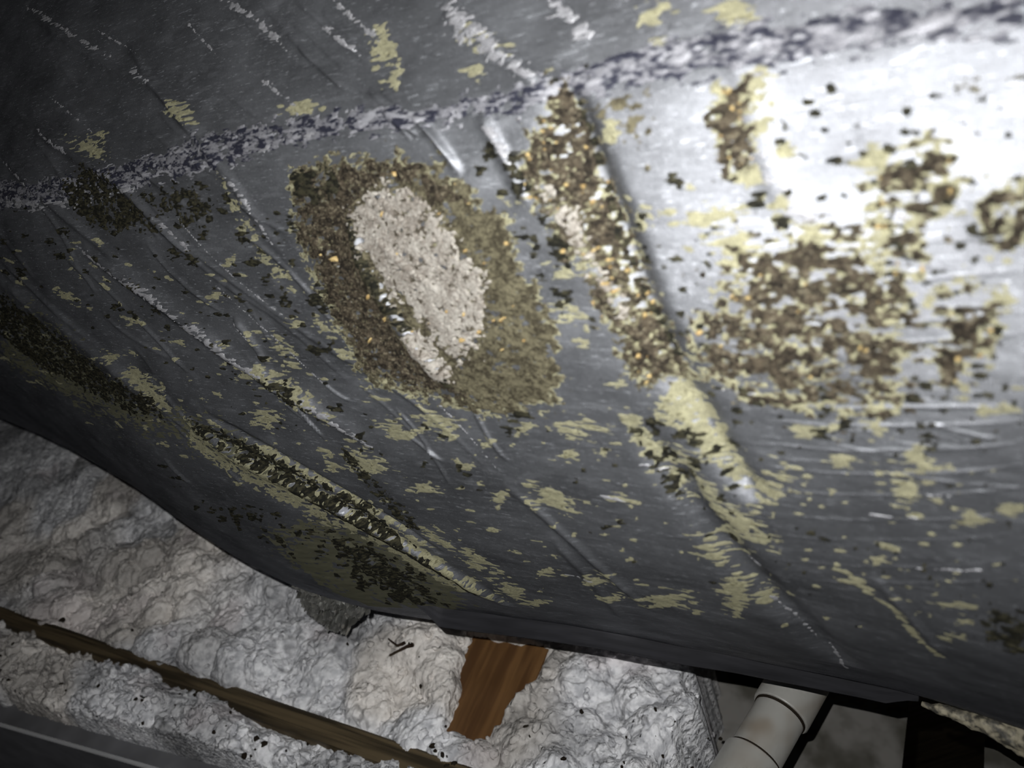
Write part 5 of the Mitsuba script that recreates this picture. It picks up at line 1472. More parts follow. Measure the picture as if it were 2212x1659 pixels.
    [0.16691,0.00658,462.9,1628.1,1627.5,-695.1],
    [0.17363,-0.01924,-850.9,678.0,884.6,1621.4],
    [0.16078,0.04098,136.0,863.3,1449.2,-514.3],
    [0.10759,-0.02095,559.2,1281.6,1259.1,-470.4],
    [0.09939,-0.0003,763.7,1005.5,895.4,-735.0],
    [0.10734,-0.00109,-1082.2,210.5,341.9,1449.3],
    [0.10076,-0.00247,1206.0,1123.5,1312.9,-1644.6],
    [0.10943,-0.02173,1406.4,148.2,-106.1,-1669.5],
    [0.10424,-0.00446,-1957.5,547.3,957.9,2989.4],
    [0.10297,-0.0127,850.7,67.2,-169.5,-1740.7],
    [0.10624,-0.01144,-285.2,2194.7,3979.4,1096.5],
    [0.10337,0.00105,-1241.9,286.6,452.5,1690.2],
    [0.11018,-0.00843,-460.4,1252.7,1323.9,702.9],
    [0.10653,-0.0221,-305.7,863.0,1276.9,724.0],
    [0.10347,-0.01739,-739.9,474.3,832.7,1326.1],
    [0.10587,-0.01646,525.0,845.9,742.3,-477.5],
    [0.10332,-0.01498,-1555.7,56.1,283.3,1829.6],
    [0.10419,0.06122,1685.3,713.1,1084.9,-1831.7],
    [0.09087,0.08228,-408.9,1092.8,2401.9,240.1],
    [0.09797,0.03707,-1673.5,253.9,211.6,2087.1],
    [0.06155,0.04493,596.3,661.3,1048.7,-760.7],
    [0.08589,0.04905,-383.6,1365.6,1527.3,268.7],
    [0.10845,0.04442,495.6,600.0,742.6,-641.5],
    [0.06728,0.0608,111.4,994.5,1811.4,-290.4],
    [0.11393,0.06306,335.9,883.4,1658.9,-812.5],
    [0.12299,0.06032,-814.8,1205.4,1397.3,787.0],
    [0.0793,0.04626,1769.0,797.5,1003.6,-1764.7],
    [0.12173,0.05864,-723.5,346.8,256.3,749.6],
    [0.10683,0.04539,947.7,922.5,1639.2,-1676.1],
    [0.07101,0.08439,1936.0,594.4,1556.7,-2351.0],
    [0.06563,0.06159,1453.0,-5.9,130.0,-1292.6],
    [0.05699,0.03616,-667.0,866.7,1505.4,948.0],
    [0.08325,0.03977,831.2,1038.1,1298.9,-972.4],
    [0.06993,0.02786,-1047.1,215.8,258.5,1037.1],
    [0.07226,0.04565,-1411.6,631.5,1023.1,2072.1],
    [0.10264,0.04493,847.8,-26.0,79.2,-1364.6],
    [0.08359,0.07268,1083.2,546.9,1135.5,-1434.0],
    [0.05637,0.03334,-962.5,773.7,994.5,1009.8],
    [0.06182,0.02252,-732.0,722.4,936.4,840.8],
    [0.0617,0.00841,1230.0,562.9,645.6,-1536.6],
    [0.04375,0.01367,567.1,2493.0,3092.3,-295.9],
    [0.04427,0.01462,1738.0,1754.0,2482.3,-1970.5],
    [0.04328,0.0132,-561.9,1117.1,1486.1,718.7],
    [0.05621,0.01939,1094.6,930.2,1409.0,-1451.3],
    [0.04963,0.03507,-551.2,945.8,1121.8,531.6],
    [0.05001,0.03407,-1698.0,175.1,279.8,1729.5],
    [0.04408,0.00522,24.7,1410.0,1841.2,188.3],
    [0.06058,0.01559,-1425.1,399.8,616.8,1605.4],
    [0.05483,0.02029,557.6,955.4,1077.0,-488.4],
    [0.05365,0.03409,-2555.3,33.9,144.6,3496.6],
    [0.05981,0.02247,143.2,1865.6,2891.0,-48.6],
    [0.0343,0.06119,515.2,760.3,1384.5,-600.6],
    [0.04067,0.07005,-1506.7,874.4,1902.8,2052.5],
    [0.04186,0.04846,2433.5,780.6,1216.9,-2635.6],
    [0.0399,0.06274,155.6,827.5,1058.5,-160.5],
    [0.04577,0.06849,-1187.0,1916.8,4387.5,1501.0],
    [0.03201,0.0527,-841.0,693.0,1045.5,820.4],
  ],
  'tape': [
    ([[1.20475,-0.05986],[0.74487,-0.04009],[0.68251,-0.03029],[0.56884,-0.03212],[0.4739,-0.03591],[0.43728,-0.04052],[0.37169,-0.04053],[0.31675,-0.03962],[0.26654,-0.03551],[0.22414,-0.03263],[0.18413,-0.0352],[0.15223,-0.04023],[0.13075,-0.042],[0.10313,-0.04027],[0.07755,-0.03835],[0.05285,-0.03721],[0.02129,-0.03402],[0.02062,-0.02714],[0.04077,-0.02773],[0.06367,-0.0279],[0.09873,-0.02908],[0.12384,-0.02865],[0.15634,-0.02871],[0.18303,-0.02733],[0.22337,-0.02697],[0.2652,-0.0273],[0.31447,-0.0279],[0.3524,-0.02759],[0.4098,-0.02247],[0.48501,-0.01871],[0.57112,-0.01517],[0.74609,-0.01383],[1.19971,-0.01036]],np.float64(0.00257)),
  ],
  'flange': [
    [0.43844,0.35876],
    [0.42552,0.37704],
    [0.28419,0.39152],
    [0.2281,0.42365],
    [0.15928,0.43644],
    [0.08339,0.43055],
  ],
  'fray': [
    [0.07959,0.41789],
    [0.06318,0.41581],
    [0.04422,0.41454],
    [0.02579,0.41471],
    [0.00097,0.41428],
  ],
  'debris': [
    (351,1489,0.00133),
    (330,1509,0.00074),
    (212,1481,0.00235),
    (106,1493,0.00109),
    (665,1607,0.0017),
    (47,1496,0.0011),
    (221,1491,0.00062),
    (555,1597,0.00334),
    (272,1521,0.00073),
    (13,1465,0.00065),
    (326,1534,0.00076),
    (348,1585,0.00325),
    (527,1632,0.00323),
    (505,1583,0.00081),
    (423,1500,0.00293),
    (142,1491,0.00127),
    (561,1630,0.00141),
    (1,1416,0.002),
    (186,1459,0.00066),
    (305,1572,0.00256),
    (747,1616,0.00307),
    (534,1593,0.00215),
    (209,1466,0.00063),
    (768,1621,0.00201),
    (133,1478,0.00225),
    (518,1617,0.00277),
    (102,1518,0.00204),
    (154,1466,0.00068),
    (331,1579,0.00211),
    (272,1481,0.00081),
    (471,1604,0.0026),
    (488,1568,0.00097),
    (289,1471,0.00063),
    (378,1523,0.00107),
    (376,1555,0.00061),
    (168,1453,0.00085),
    (0,1449,0.0025),
    (618,1622,0.00147),
    (53,1405,0.00111),
    (182,1466,0.00077),
    (261,1477,0.00154),
    (178,1476,0.00104),
    (410,1598,0.00311),
    (498,1539,0.00245),
    (28,1390,0.00245),
    (256,1469,0.001),
    (570,1607,0.00343),
    (684,1602,0.00089),
    (293,1510,0.00229),
    (551,1619,0.00213),
    (6,1468,0.00242),
    (537,1573,0.00249),
    (430,1522,0.00208),
    (637,1583,0.00142),
    (307,1513,0.00202),
    (158,1532,0.00155),
    (145,1518,0.00086),
    (560,1587,0.00087),
    (318,1530,0.00288),
    (30,1386,0.00142),
    (112,1443,0.00159),
    (183,1493,0.00122),
    (562,1554,0.00324),
    (462,1538,0.00083),
    (462,1581,0.00245),
    (244,1503,0.00356),
    (131,1437,0.00115),
    (388,1499,0.00159),
    (592,1554,0.00061),
    (542,1633,0.0024),
    (60,1262,0.00153),
    (905,1419,0.00126),
    (134,1339,0.00343),
    (687,1511,0.00091),
    (684,1325,0.00122),
    (400,1280,0.00095),
    (350,1279,0.00109),
    (189,1077,0.00065),
    (217,1197,0.00067),
    (88,1187,0.00129),
    (416,1429,0.00072),
    (441,1169,0.00064),
    (751,1391,0.00172),
    (373,1122,0.00076),
    (276,1122,0.00135),
    (887,1391,0.00248),
    (164,1029,0.00204),
    (739,1363,0.00209),
    (211,1263,0.0016),
    (910,1482,0.00245),
    (795,1478,0.00146),
    (66,1099,0.00198),
    (137,1207,0.00182),
    (286,1362,0.00293),
    (171,1209,0.00079),
    (211,1173,0.00097),
    (1353,1593,0.00128),
    (1217,1639,0.00305),
    (1556,1596,0.00196),
    (1343,1657,0.00201),
    (1416,1590,0.00065),
    (1144,1590,0.00129),
    (1530,1595,0.00087),
    (1391,1558,0.00179),
    (965,1634,0.00155),
    (1257,1538,0.00342),
    (1365,1640,0.00074),
    (1348,1647,0.00121),
    (1491,1574,0.00129),
    (1458,1559,0.00114),
    (963,1569,0.00165),
    (1495,1659,0.00178),
    (1416,1532,0.00266),
    (1147,1657,0.00181),
    (1112,1599,0.00146),
    (1135,1569,0.00192),
    (965,1654,0.00263),
    (1432,1633,0.00161),
    (19,1468,0.0028),
    (312,1503,0.004),
    (325,1494,0.003),
    (310,1563,0.003),
    (935,1612,0.004),
    (402,1600,0.0035),
    (955,1630,0.003),
    (980,1650,0.0035),
    (940,1622,0.003),
  ],
  'scuffs': [  # pale scratches, and flash glints painted along the fold crests
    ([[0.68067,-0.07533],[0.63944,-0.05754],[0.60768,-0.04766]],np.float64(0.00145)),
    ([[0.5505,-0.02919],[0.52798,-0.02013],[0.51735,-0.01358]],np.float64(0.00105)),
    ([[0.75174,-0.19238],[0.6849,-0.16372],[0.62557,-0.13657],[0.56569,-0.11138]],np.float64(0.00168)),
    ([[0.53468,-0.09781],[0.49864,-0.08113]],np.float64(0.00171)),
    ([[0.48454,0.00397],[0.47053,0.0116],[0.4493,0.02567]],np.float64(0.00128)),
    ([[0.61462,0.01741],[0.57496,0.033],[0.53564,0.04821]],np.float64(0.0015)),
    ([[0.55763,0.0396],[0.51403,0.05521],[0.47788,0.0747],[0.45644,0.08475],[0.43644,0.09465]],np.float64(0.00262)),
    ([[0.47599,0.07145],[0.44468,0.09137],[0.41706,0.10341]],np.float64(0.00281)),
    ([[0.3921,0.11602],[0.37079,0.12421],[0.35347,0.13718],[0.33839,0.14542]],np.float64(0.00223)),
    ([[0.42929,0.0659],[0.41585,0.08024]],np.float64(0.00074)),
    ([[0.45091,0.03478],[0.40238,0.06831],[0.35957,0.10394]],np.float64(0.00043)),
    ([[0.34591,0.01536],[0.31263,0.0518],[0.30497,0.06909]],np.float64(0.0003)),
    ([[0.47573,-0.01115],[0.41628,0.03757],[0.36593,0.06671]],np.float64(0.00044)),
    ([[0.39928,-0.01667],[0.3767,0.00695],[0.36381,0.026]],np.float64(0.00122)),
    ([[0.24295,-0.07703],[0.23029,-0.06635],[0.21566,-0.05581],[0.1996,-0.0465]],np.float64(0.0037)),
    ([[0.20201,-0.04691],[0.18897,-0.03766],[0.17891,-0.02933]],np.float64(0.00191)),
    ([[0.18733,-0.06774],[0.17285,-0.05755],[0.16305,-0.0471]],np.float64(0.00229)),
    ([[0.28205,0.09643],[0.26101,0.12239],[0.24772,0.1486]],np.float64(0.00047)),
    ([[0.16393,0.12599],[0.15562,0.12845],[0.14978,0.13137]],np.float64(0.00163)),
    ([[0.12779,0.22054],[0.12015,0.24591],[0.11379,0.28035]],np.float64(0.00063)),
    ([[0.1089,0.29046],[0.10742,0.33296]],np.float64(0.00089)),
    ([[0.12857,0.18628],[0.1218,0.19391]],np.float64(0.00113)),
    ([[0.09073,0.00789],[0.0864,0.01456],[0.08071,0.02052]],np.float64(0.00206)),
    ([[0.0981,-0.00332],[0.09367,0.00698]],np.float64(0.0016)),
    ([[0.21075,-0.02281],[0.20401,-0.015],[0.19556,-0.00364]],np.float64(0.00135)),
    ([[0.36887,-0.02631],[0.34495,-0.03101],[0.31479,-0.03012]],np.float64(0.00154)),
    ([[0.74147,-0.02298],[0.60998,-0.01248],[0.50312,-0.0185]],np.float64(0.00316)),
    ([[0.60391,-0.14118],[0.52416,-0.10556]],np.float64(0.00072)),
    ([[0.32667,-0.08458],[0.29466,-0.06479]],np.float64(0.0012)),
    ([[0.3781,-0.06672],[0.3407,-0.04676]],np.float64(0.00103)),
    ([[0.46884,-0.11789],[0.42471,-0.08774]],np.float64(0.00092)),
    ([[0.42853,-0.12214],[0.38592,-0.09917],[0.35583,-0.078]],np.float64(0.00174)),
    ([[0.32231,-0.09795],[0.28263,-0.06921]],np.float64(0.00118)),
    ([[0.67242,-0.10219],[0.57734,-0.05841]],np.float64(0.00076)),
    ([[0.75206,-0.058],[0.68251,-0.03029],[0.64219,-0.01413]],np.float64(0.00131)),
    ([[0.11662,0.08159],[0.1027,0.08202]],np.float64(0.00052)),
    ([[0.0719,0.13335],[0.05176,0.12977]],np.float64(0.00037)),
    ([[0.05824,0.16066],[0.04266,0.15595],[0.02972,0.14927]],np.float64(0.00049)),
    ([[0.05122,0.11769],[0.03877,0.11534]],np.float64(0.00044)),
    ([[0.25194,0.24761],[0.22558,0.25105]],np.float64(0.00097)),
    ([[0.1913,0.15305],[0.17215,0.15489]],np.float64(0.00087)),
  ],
}

# ------------------------------------------------------------------ materials
def two(b): return {'type': 'twosided', 'bsdf': b}
def rgb(*c): return {'type': 'rgb', 'value': list(c)}

def foil_color(p, n, uv):
    u, v = uv.x, uv.y
    cloud = fbm(u * 30, v * 45, 3.0, 3)
    streak = fbm(u * 90, v * 900, 9.0, 3)
    grain = noise(u * 1500, v * 2200, 1.0)
    scuff_or_glint = smoothstep(0.62, 0.75, fbm(u * 70, v * 260, 5.0, 4)) * 0.5
    fleck = smoothstep(0.84, 0.92, noise(u * 600, v * 1900, 2.0))
    dash = smoothstep(0.74, 0.84, 0.6 * noise(u * 170, v * 2300, 7.0) + 0.4 * noise(u * 420, v * 2600, 3.0))
    k = 0.17 + 0.34 * dash + 0.21 * cloud + 0.08 * (streak - 0.5) + 0.07 * (grain - 0.5) + 0.14 * scuff_or_glint + 0.15 * fleck * cloud
    return mi.Color3f(k * 0.955, k * 0.99, k * 1.07)
def foil_rough(p, n, uv):
    return 0.34 + 0.14 * fbm(uv.x * 50, uv.y * 120, 4.0, 3)
def foil_bump(p, n, uv):
    u, v = uv.x, uv.y
    return 0.00018 * fbm(u * 110, v * 200, 2.0, 3) + 0.00005 * noise(u * 700, v * 2200, 6.0)
def foil_dull(p, n, uv):                                       # the oxidised, dusty share of the foil
    return foil_color(p, n, uv) * 0.36
def foil_shine(p, n, uv):
    return foil_color(p, n, uv) * 1.2
foil = {'type': 'blendbsdf', 'weight': 0.5,
        'a': {'type': 'roughconductor', 'material': 'Al', 'distribution': 'beckmann', 'alpha': proc(foil_rough), 'specular_reflectance': proc(foil_shine)},
        'b': {'type': 'diffuse', 'reflectance': proc(foil_dull)}}
scene['foil'] = two({'type': 'bumpmap', 'arbitrary': proc(foil_bump, eps=4e-4), 'scale': 1.0, 'bsdf': foil})

def flat_mat(key, fn, rough=0.9, spec=0.15, bump=None):
    b = {'type': 'principled', 'base_color': proc(fn), 'roughness': rough, 'specular': spec}
    if bump is not None:
        b = {'type': 'bumpmap', 'arbitrary': proc(bump, eps=4e-4), 'scale': 1.0, 'bsdf': b}
    scene[key] = two(b)

def cream_color(p, n, uv):
    u, v = uv.x, uv.y
    a = fbm(u * 200, v * 500, 1.0, 3)
    b = noise(u * 900, v * 1800, 2.0)
    sp = smoothstep(0.70, 0.80, 0.5 * noise(u * 800, v * 1300, 6.0) + 0.5 * a + 0.05)
    return mix(mix((0.11, 0.105, 0.07), (0.23, 0.22, 0.14), a) * (0.8 + 0.4 * b), (0.06, 0.055, 0.03), sp * 0.7)
flat_mat('cream_residue', cream_color)

def brown_color(p, n, uv):
    u, v = uv.x, uv.y
    a = fbm(u * 350, v * 500, 4.0, 3)
    b = fbm(u * 1300, v * 1700, 8.0, 2)
    c = mix((0.007, 0.0055, 0.004), (0.050, 0.040, 0.027), smoothstep(0.3, 0.75, 0.5 * a + 0.5 * b))
    return mix(c, (0.13, 0.115, 0.08), smoothstep(0.66, 0.76, 0.35 * a + 0.65 * noise(u * 900, v * 1400, 5.0)) * 0.6)
def grit(p, n, uv):
    return 0.0006 * fbm(uv.x * 900, uv.y * 1100, 3.0, 2)
flat_mat('brown_mould', brown_color, bump=grit)

def olive_color(p, n, uv):
    u, v = uv.x, uv.y
    a = fbm(u * 250, v * 450, 4.0, 3)
    b = noise(u * 1100, v * 1700, 8.0)
    c = mix((0.026, 0.022, 0.014), (0.088, 0.079, 0.050), smoothstep(0.3, 0.7, 0.6 * a + 0.4 * b))
    return c
flat_mat('olive_mould', olive_color, bump=grit)

def black_color(p, n, uv):
    a = fbm(uv.x * 400, uv.y * 900, 4.0, 3)
    return mix((0.005, 0.005, 0.0035), (0.028, 0.026, 0.015), smoothstep(0.35, 0.8, a))
flat_mat('black_mould', black_color)

def crust_color(p, n, uv):
    u, v = uv.x, uv.y
    a = fbm(u * 120, v * 160, 4.0, 3)
    b = fbm(u * 1300, v * 1600, 8.0, 2)
    c = mix((0.115, 0.10, 0.085), (0.26, 0.245, 0.22), smoothstep(0.25, 0.75, 0.4 * a + 0.6 * b))
    return mix(c, (0.045, 0.038, 0.028), smoothstep(0.66, 0.74, fbm(u * 420, v * 520, 1.0, 3)))
flat_mat('pale_crust', crust_color, bump=grit)

def amber_color(p, n, uv):
    return mix((0.20, 0.13, 0.05), (0.34, 0.26, 0.12), noise(uv.x * 500, uv.y * 700, 1.0))
flat_mat('amber_flake', amber_color, rough=0.6)

def dust_color(p, n, uv):
    a = fbm(uv.x * 60, uv.y * 300, 4.0, 3)
    return mix((0.042, 0.042, 0.028), (0.085, 0.083, 0.055), a)
flat_mat('olive_dust', dust_color)

def tape_color(p, n, uv):
    u, v = uv.x, uv.y
    a = fbm(u * 150, v * 420, 4.0, 4)
    b = fbm(u * 420, v * 1000, 8.0, 3)
    k = smoothstep(0.42, 0.60, 0.55 * a + 0.45 * b)
    c = mix((0.018, 0.019, 0.030), (0.15, 0.15, 0.165), k)
    return mix(c, (0.25, 0.25, 0.27), smoothstep(0.60, 0.74, fbm(u * 150, v * 380, 2.0, 3)) * 0.8)
scene['old_tape'] = two({'type': 'principled', 'base_color': proc(tape_color), 'metallic': 0.25, 'roughness': 0.55, 'specular': 0.4})

def flange_color(p, n, uv):
    k = 0.016 + 0.02 * fbm(uv.x * 40, uv.y * 500, 4.0, 3)
    return mi.Color3f(k, k, k * 1.15)
scene['flange_foil'] = two({'type': 'principled', 'base_color': proc(flange_color), 'metallic': 0.4, 'roughness': 0.5})

def wool_color(p, n, uv):
    a = fbm(p.x * 14, p.y * 14, p.z * 14, 3)
    b = fbm(p.x * 160, p.y * 160, p.z * 160, 3)
    c = noise(p.x * 9 + 5, p.y * 9, 3.0)
    w = fbm(p.x * 30, p.y * 30, 7.0, 3)
    seam = dr.abs(fbm(p.x * 24 + 2 * w, p.y * 24, 1.0, 3) - 0.5)  # darker lines painted as shade in the gaps between clumps
    dusty = smoothstep(0.40, 0.62, fbm(p.x * 11, p.y * 11, 5.0, 3))
    col = mix((0.50, 0.505, 0.53), (0.86, 0.86, 0.88), smoothstep(0.25, 0.7, b))
    col = mix(col, mi.Color3f(0.78, 0.70, 0.60), smoothstep(0.52, 0.75, c) * 0.5)
    col = mix(col, mi.Color3f(0.76, 0.68, 0.69), smoothstep(0.55, 0.7, a) * 0.4)
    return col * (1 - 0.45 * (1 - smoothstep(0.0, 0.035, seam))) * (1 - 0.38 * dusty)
def wool_bump(p, n, uv):
    return 0.004 * fbm(p.x * 210, p.y * 210, p.z * 210, 3)
scene['blown_wool'] = two({'type': 'bumpmap', 'arbitrary': proc(wool_bump, eps=6e-4), 'scale': 1.0, 'bsdf': {'type': 'diffuse', 'reflectance': proc(wool_color)}})

def board_color(p, n, uv):  # dark tone carries the duct's shadow on the floor
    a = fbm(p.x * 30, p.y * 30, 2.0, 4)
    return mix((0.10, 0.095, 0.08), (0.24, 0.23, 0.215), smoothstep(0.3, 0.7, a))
scene['shaded_dusty_board'] = two({'type': 'diffuse', 'reflectance': proc(board_color)})

def fray_color(p, n, uv):
    a = fbm(p.x * 300, p.y * 300, p.z * 300, 3)
    return mix((0.03, 0.028, 0.022), (0.24, 0.215, 0.155), smoothstep(0.3, 0.7, a))
scene['glass_fibre'] = two({'type': 'principled', 'base_color': proc(fray_color), 'roughness': 0.7, 'specular': 0.5})

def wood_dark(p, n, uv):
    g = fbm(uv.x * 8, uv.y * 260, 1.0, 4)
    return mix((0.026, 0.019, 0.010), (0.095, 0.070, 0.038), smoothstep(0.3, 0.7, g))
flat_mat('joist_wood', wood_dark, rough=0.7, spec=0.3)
def wood_orange(p, n, uv):
    g = fbm(uv.x * 9, uv.y * 120, 1.0, 4)
    return mix((0.075, 0.034, 0.011), (0.14, 0.070, 0.024), smoothstep(0.3, 0.7, g))
flat_mat('plank_wood', wood_orange, rough=0.65, spec=0.3)

def pvc_color(p, n, uv):
    a = fbm(p.x * 25, p.y * 25, p.z * 25, 3)
    return mix(mi.Color3f(0.20, 0.17, 0.135), mi.Color3f(0.29, 0.285, 0.265), smoothstep(0.3, 0.6, a))
def scuff_glint_color(p, n, uv):  # pale tone painted for ridge glints, shared with scratches
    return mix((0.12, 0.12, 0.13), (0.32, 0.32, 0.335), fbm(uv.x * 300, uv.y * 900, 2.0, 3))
scene['silver_scuff_glint'] = two({'type': 'principled', 'base_color': proc(scuff_glint_color), 'metallic': 0.3, 'roughness': 0.5})
scene['pvc'] = two({'type': 'principled', 'base_color': proc(pvc_color), 'roughness': 0.4, 'specular': 0.5})
def steel_color(p, n, uv):
    k = 0.11 + 0.14 * fbm(p.x * 35, p.y * 35, p.z * 35, 4)
    return mi.Color3f(k, k, k * 1.06)
scene['dull_steel'] = two({'type': 'principled', 'base_color': proc(steel_color), 'metallic': 0.4, 'roughness': 0.5})
scene['steel_rim'] = two({'type': 'principled', 'base_color': rgb(0.6, 0.6, 0.61), 'metallic': 0.4, 'roughness': 0.4})
scene['scrap_foil'] = two({'type': 'principled', 'base_color': rgb(0.30, 0.30, 0.28), 'metallic': 0.8, 'roughness': 0.28})
scene['dark_debris'] = two({'type': 'diffuse', 'reflectance': rgb(0.02, 0.016, 0.012)})
scene['twig_bark'] = two({'type': 'diffuse', 'reflectance': rgb(0.035, 0.024, 0.018)})

# ------------------------------------------------------------------ the duct: one fine grid in (s, phi)
DUCT = 'foil_duct'
theta = np.radians(np.concatenate([np.linspace(94, 16, 780)]))
S_FINE = 0.35 / np.tan(theta)
S = np.concatenate([np.linspace(-0.9, S_FINE[0], 14)[:-1], S_FINE, np.linspace(S_FINE[-1], 2.3, 12)[1:]])
psi = np.radians(np.concatenate([np.linspace(-36, -7, 140)[:-1], np.linspace(-7, 38.0, 470)[:-1], np.linspace(38, 39.98, 34)]))
PHI_FINE = np.arcsin(np.clip(D_AX * np.sin(psi) / R_AX, -1, 1)) - psi
PHI = np.concatenate([PHI_FINE, np.linspace(PHI_FINE[-1], 2 * np.pi + PHI_FINE[0], 60)[1:-1]])
NS, NP = len(S), len(PHI)
GS, GP = np.meshgrid(S, PHI, indexing='ij')
GA = GP * R_AX                                              # arc length, the second surface coordinate
print('duct grid', NS, NP, NS * NP)

def window(pts, margin):
    """Index box of the grid round points (s, a)."""
    lo, hi = pts.min(0) - margin, pts.max(0) + margin
    i0, i1 = np.searchsorted(S, [lo[0], hi[0]])
    j0, j1 = np.searchsorted(PHI * R_AX, [lo[1], hi[1]])
    return slice(max(i0 - 1, 0), min(i1 + 1, NS)), slice(max(j0 - 1, 0), min(j1 + 1, NP))

def smooth_line(pts, n=8):
    pts = np.asarray(pts, float)
    if len(pts) < 3: return pts
    t = np.concatenate([[0], np.cumsum(np.linalg.norm(np.diff(pts, axis=0), axis=1))])
    q = np.linspace(0, t[-1], n * (len(pts) - 1) + 1)
    return np.stack([PchipInterpolator(t, pts[:, k])(q) for k in range(2)], 1)

def line_field(x, y, pts):
    """Signed distance to a polyline and the fraction along it."""
    best, sgn, frac = np.full(x.shape, 1e9), np.ones(x.shape), np.zeros(x.shape)
    seg = np.diff(pts, axis=0)
    ln = np.linalg.norm(seg, axis=1)
    tot, at = ln.sum(), 0
    for p, d, l in zip(pts[:-1], seg, ln):
        if l < 1e-9: continue
        t = np.clip(((x - p[0]) * d[0] + (y - p[1]) * d[1]) / (l * l), 0, 1)
        ex, ey = x - p[0] - t * d[0], y - p[1] - t * d[1]
        q = ex * ex + ey * ey
        m = q < best
        best = np.where(m, q, best)
        sgn = np.where(m, np.sign(d[0] * ey - d[1] * ex), sgn)
        frac = np.where(m, (at + t * l) / tot, frac)
        at += l
    return np.sqrt(best), sgn, frac

def poly_sd(x, y, pts):
    """Signed distance to a closed polygon, positive inside."""
    pts = np.vstack([pts, pts[:1]])
    d, _, _ = line_field(x, y, pts)
    inside = np.zeros(x.shape, bool)
    for (x0, y0), (x1, y1) in zip(pts[:-1], pts[1:]):
        if y0 == y1: continue
        c = ((y0 > y) != (y1 > y)) & (x < (x1 - x0) * (y - y0) / (y1 - y0) + x0)
        inside ^= c
    return np.where(inside, d, -d)

def nz(x, y, fx, fy, seed, octaves=3):
    return meshkit.fbm(np.stack([x * fx, y * fy, np.full(x.shape, seed * 3.7)], -1), octaves, seed)

# wrinkles
disp = np.zeros((NS, NP))
fi, fj = slice(8, NS - 6), slice(0, len(PHI_FINE) + 8)
x, y = GS[fi, fj], GA[fi, fj]
disp[fi, fj] += 0.006 * (nz(x, y, 9, 9, 1, 2) - 0.5) + 0.0016 * (nz(x, y, 26, 40, 2, 2) - 0.5)
for pts, wl, wr, h in FEATURES['creases']:
    pts = smooth_line(pts, 6)
    wm = max(wl, wr)
    w = window(pts, 3 * wm)
    d, sg, fr = line_field(GS[w], GA[w], pts)
    taper = np.clip(np.minimum(fr, 1 - fr) / 0.16, 0, 1) ** 0.7
    ww = np.where(sg > 0, wr, wl)
    wob = 0.75 + 0.5 * nz(GS[w], GA[w], 60, 60, 5, 2)
    disp[w] += h * taper * wob * np.exp(-(d / ww) ** 2)
edge = np.clip((S - S[0]) / 0.2, 0, 1)[:, None]
P = duct_point(GS, GP, disp)
def grid_normals(P):
    a = np.gradient(P, axis=0)
    b = np.stack([np.roll(P[..., k], -1, 1) - np.roll(P[..., k], 1, 1) for k in range(3)], -1)
    n = np.cross(a, b)
    n /= np.linalg.norm(n, axis=-1, keepdims=True)
    if (n * frame(GP)).sum() < 0: n = -n
    return n
N = grid_normals(P)
idx = np.arange(NS * NP).reshape(NS, NP)
UVG = np.stack([GS, GA], -1).reshape(-1, 2)

def part(key, mesh_vf, mat, smooth=True, uv=None, normals=None, label=None, **k):
    v, f = mesh_vf
    scene[key] = mikit.ply((v, f), mat, smooth=smooth, uv=uv, **k)
    if label: labels[key] = {'label': label}

def q2t(a, b, c, d):
    return np.concatenate([np.stack([a, b, c], -1).reshape(-1, 3), np.stack([a, c, d], -1).reshape(-1, 3)])
jn = np.roll(idx, -1, 1)
tri = q2t(idx[:-1], idx[1:], jn[1:], jn[:-1])
_c = np.cross(P.reshape(-1, 3)[tri[0, 1]] - P.reshape(-1, 3)[tri[0, 0]], P.reshape(-1, 3)[tri[0, 2]] - P.reshape(-1, 3)[tri[0, 0]])
if _c @ N.reshape(-1, 3)[tri[0, 0]] < 0: tri = tri[:, ::-1]
# seam of the uv at the back of the tube is out of sight
part(DUCT + '__jacket', (P.reshape(-1, 3), tri), 'foil', uv=UVG)

NFP = len(PHI_FINE)
PF, NF, UF = P.reshape(-1, 3), N.reshape(-1, 3), UVG

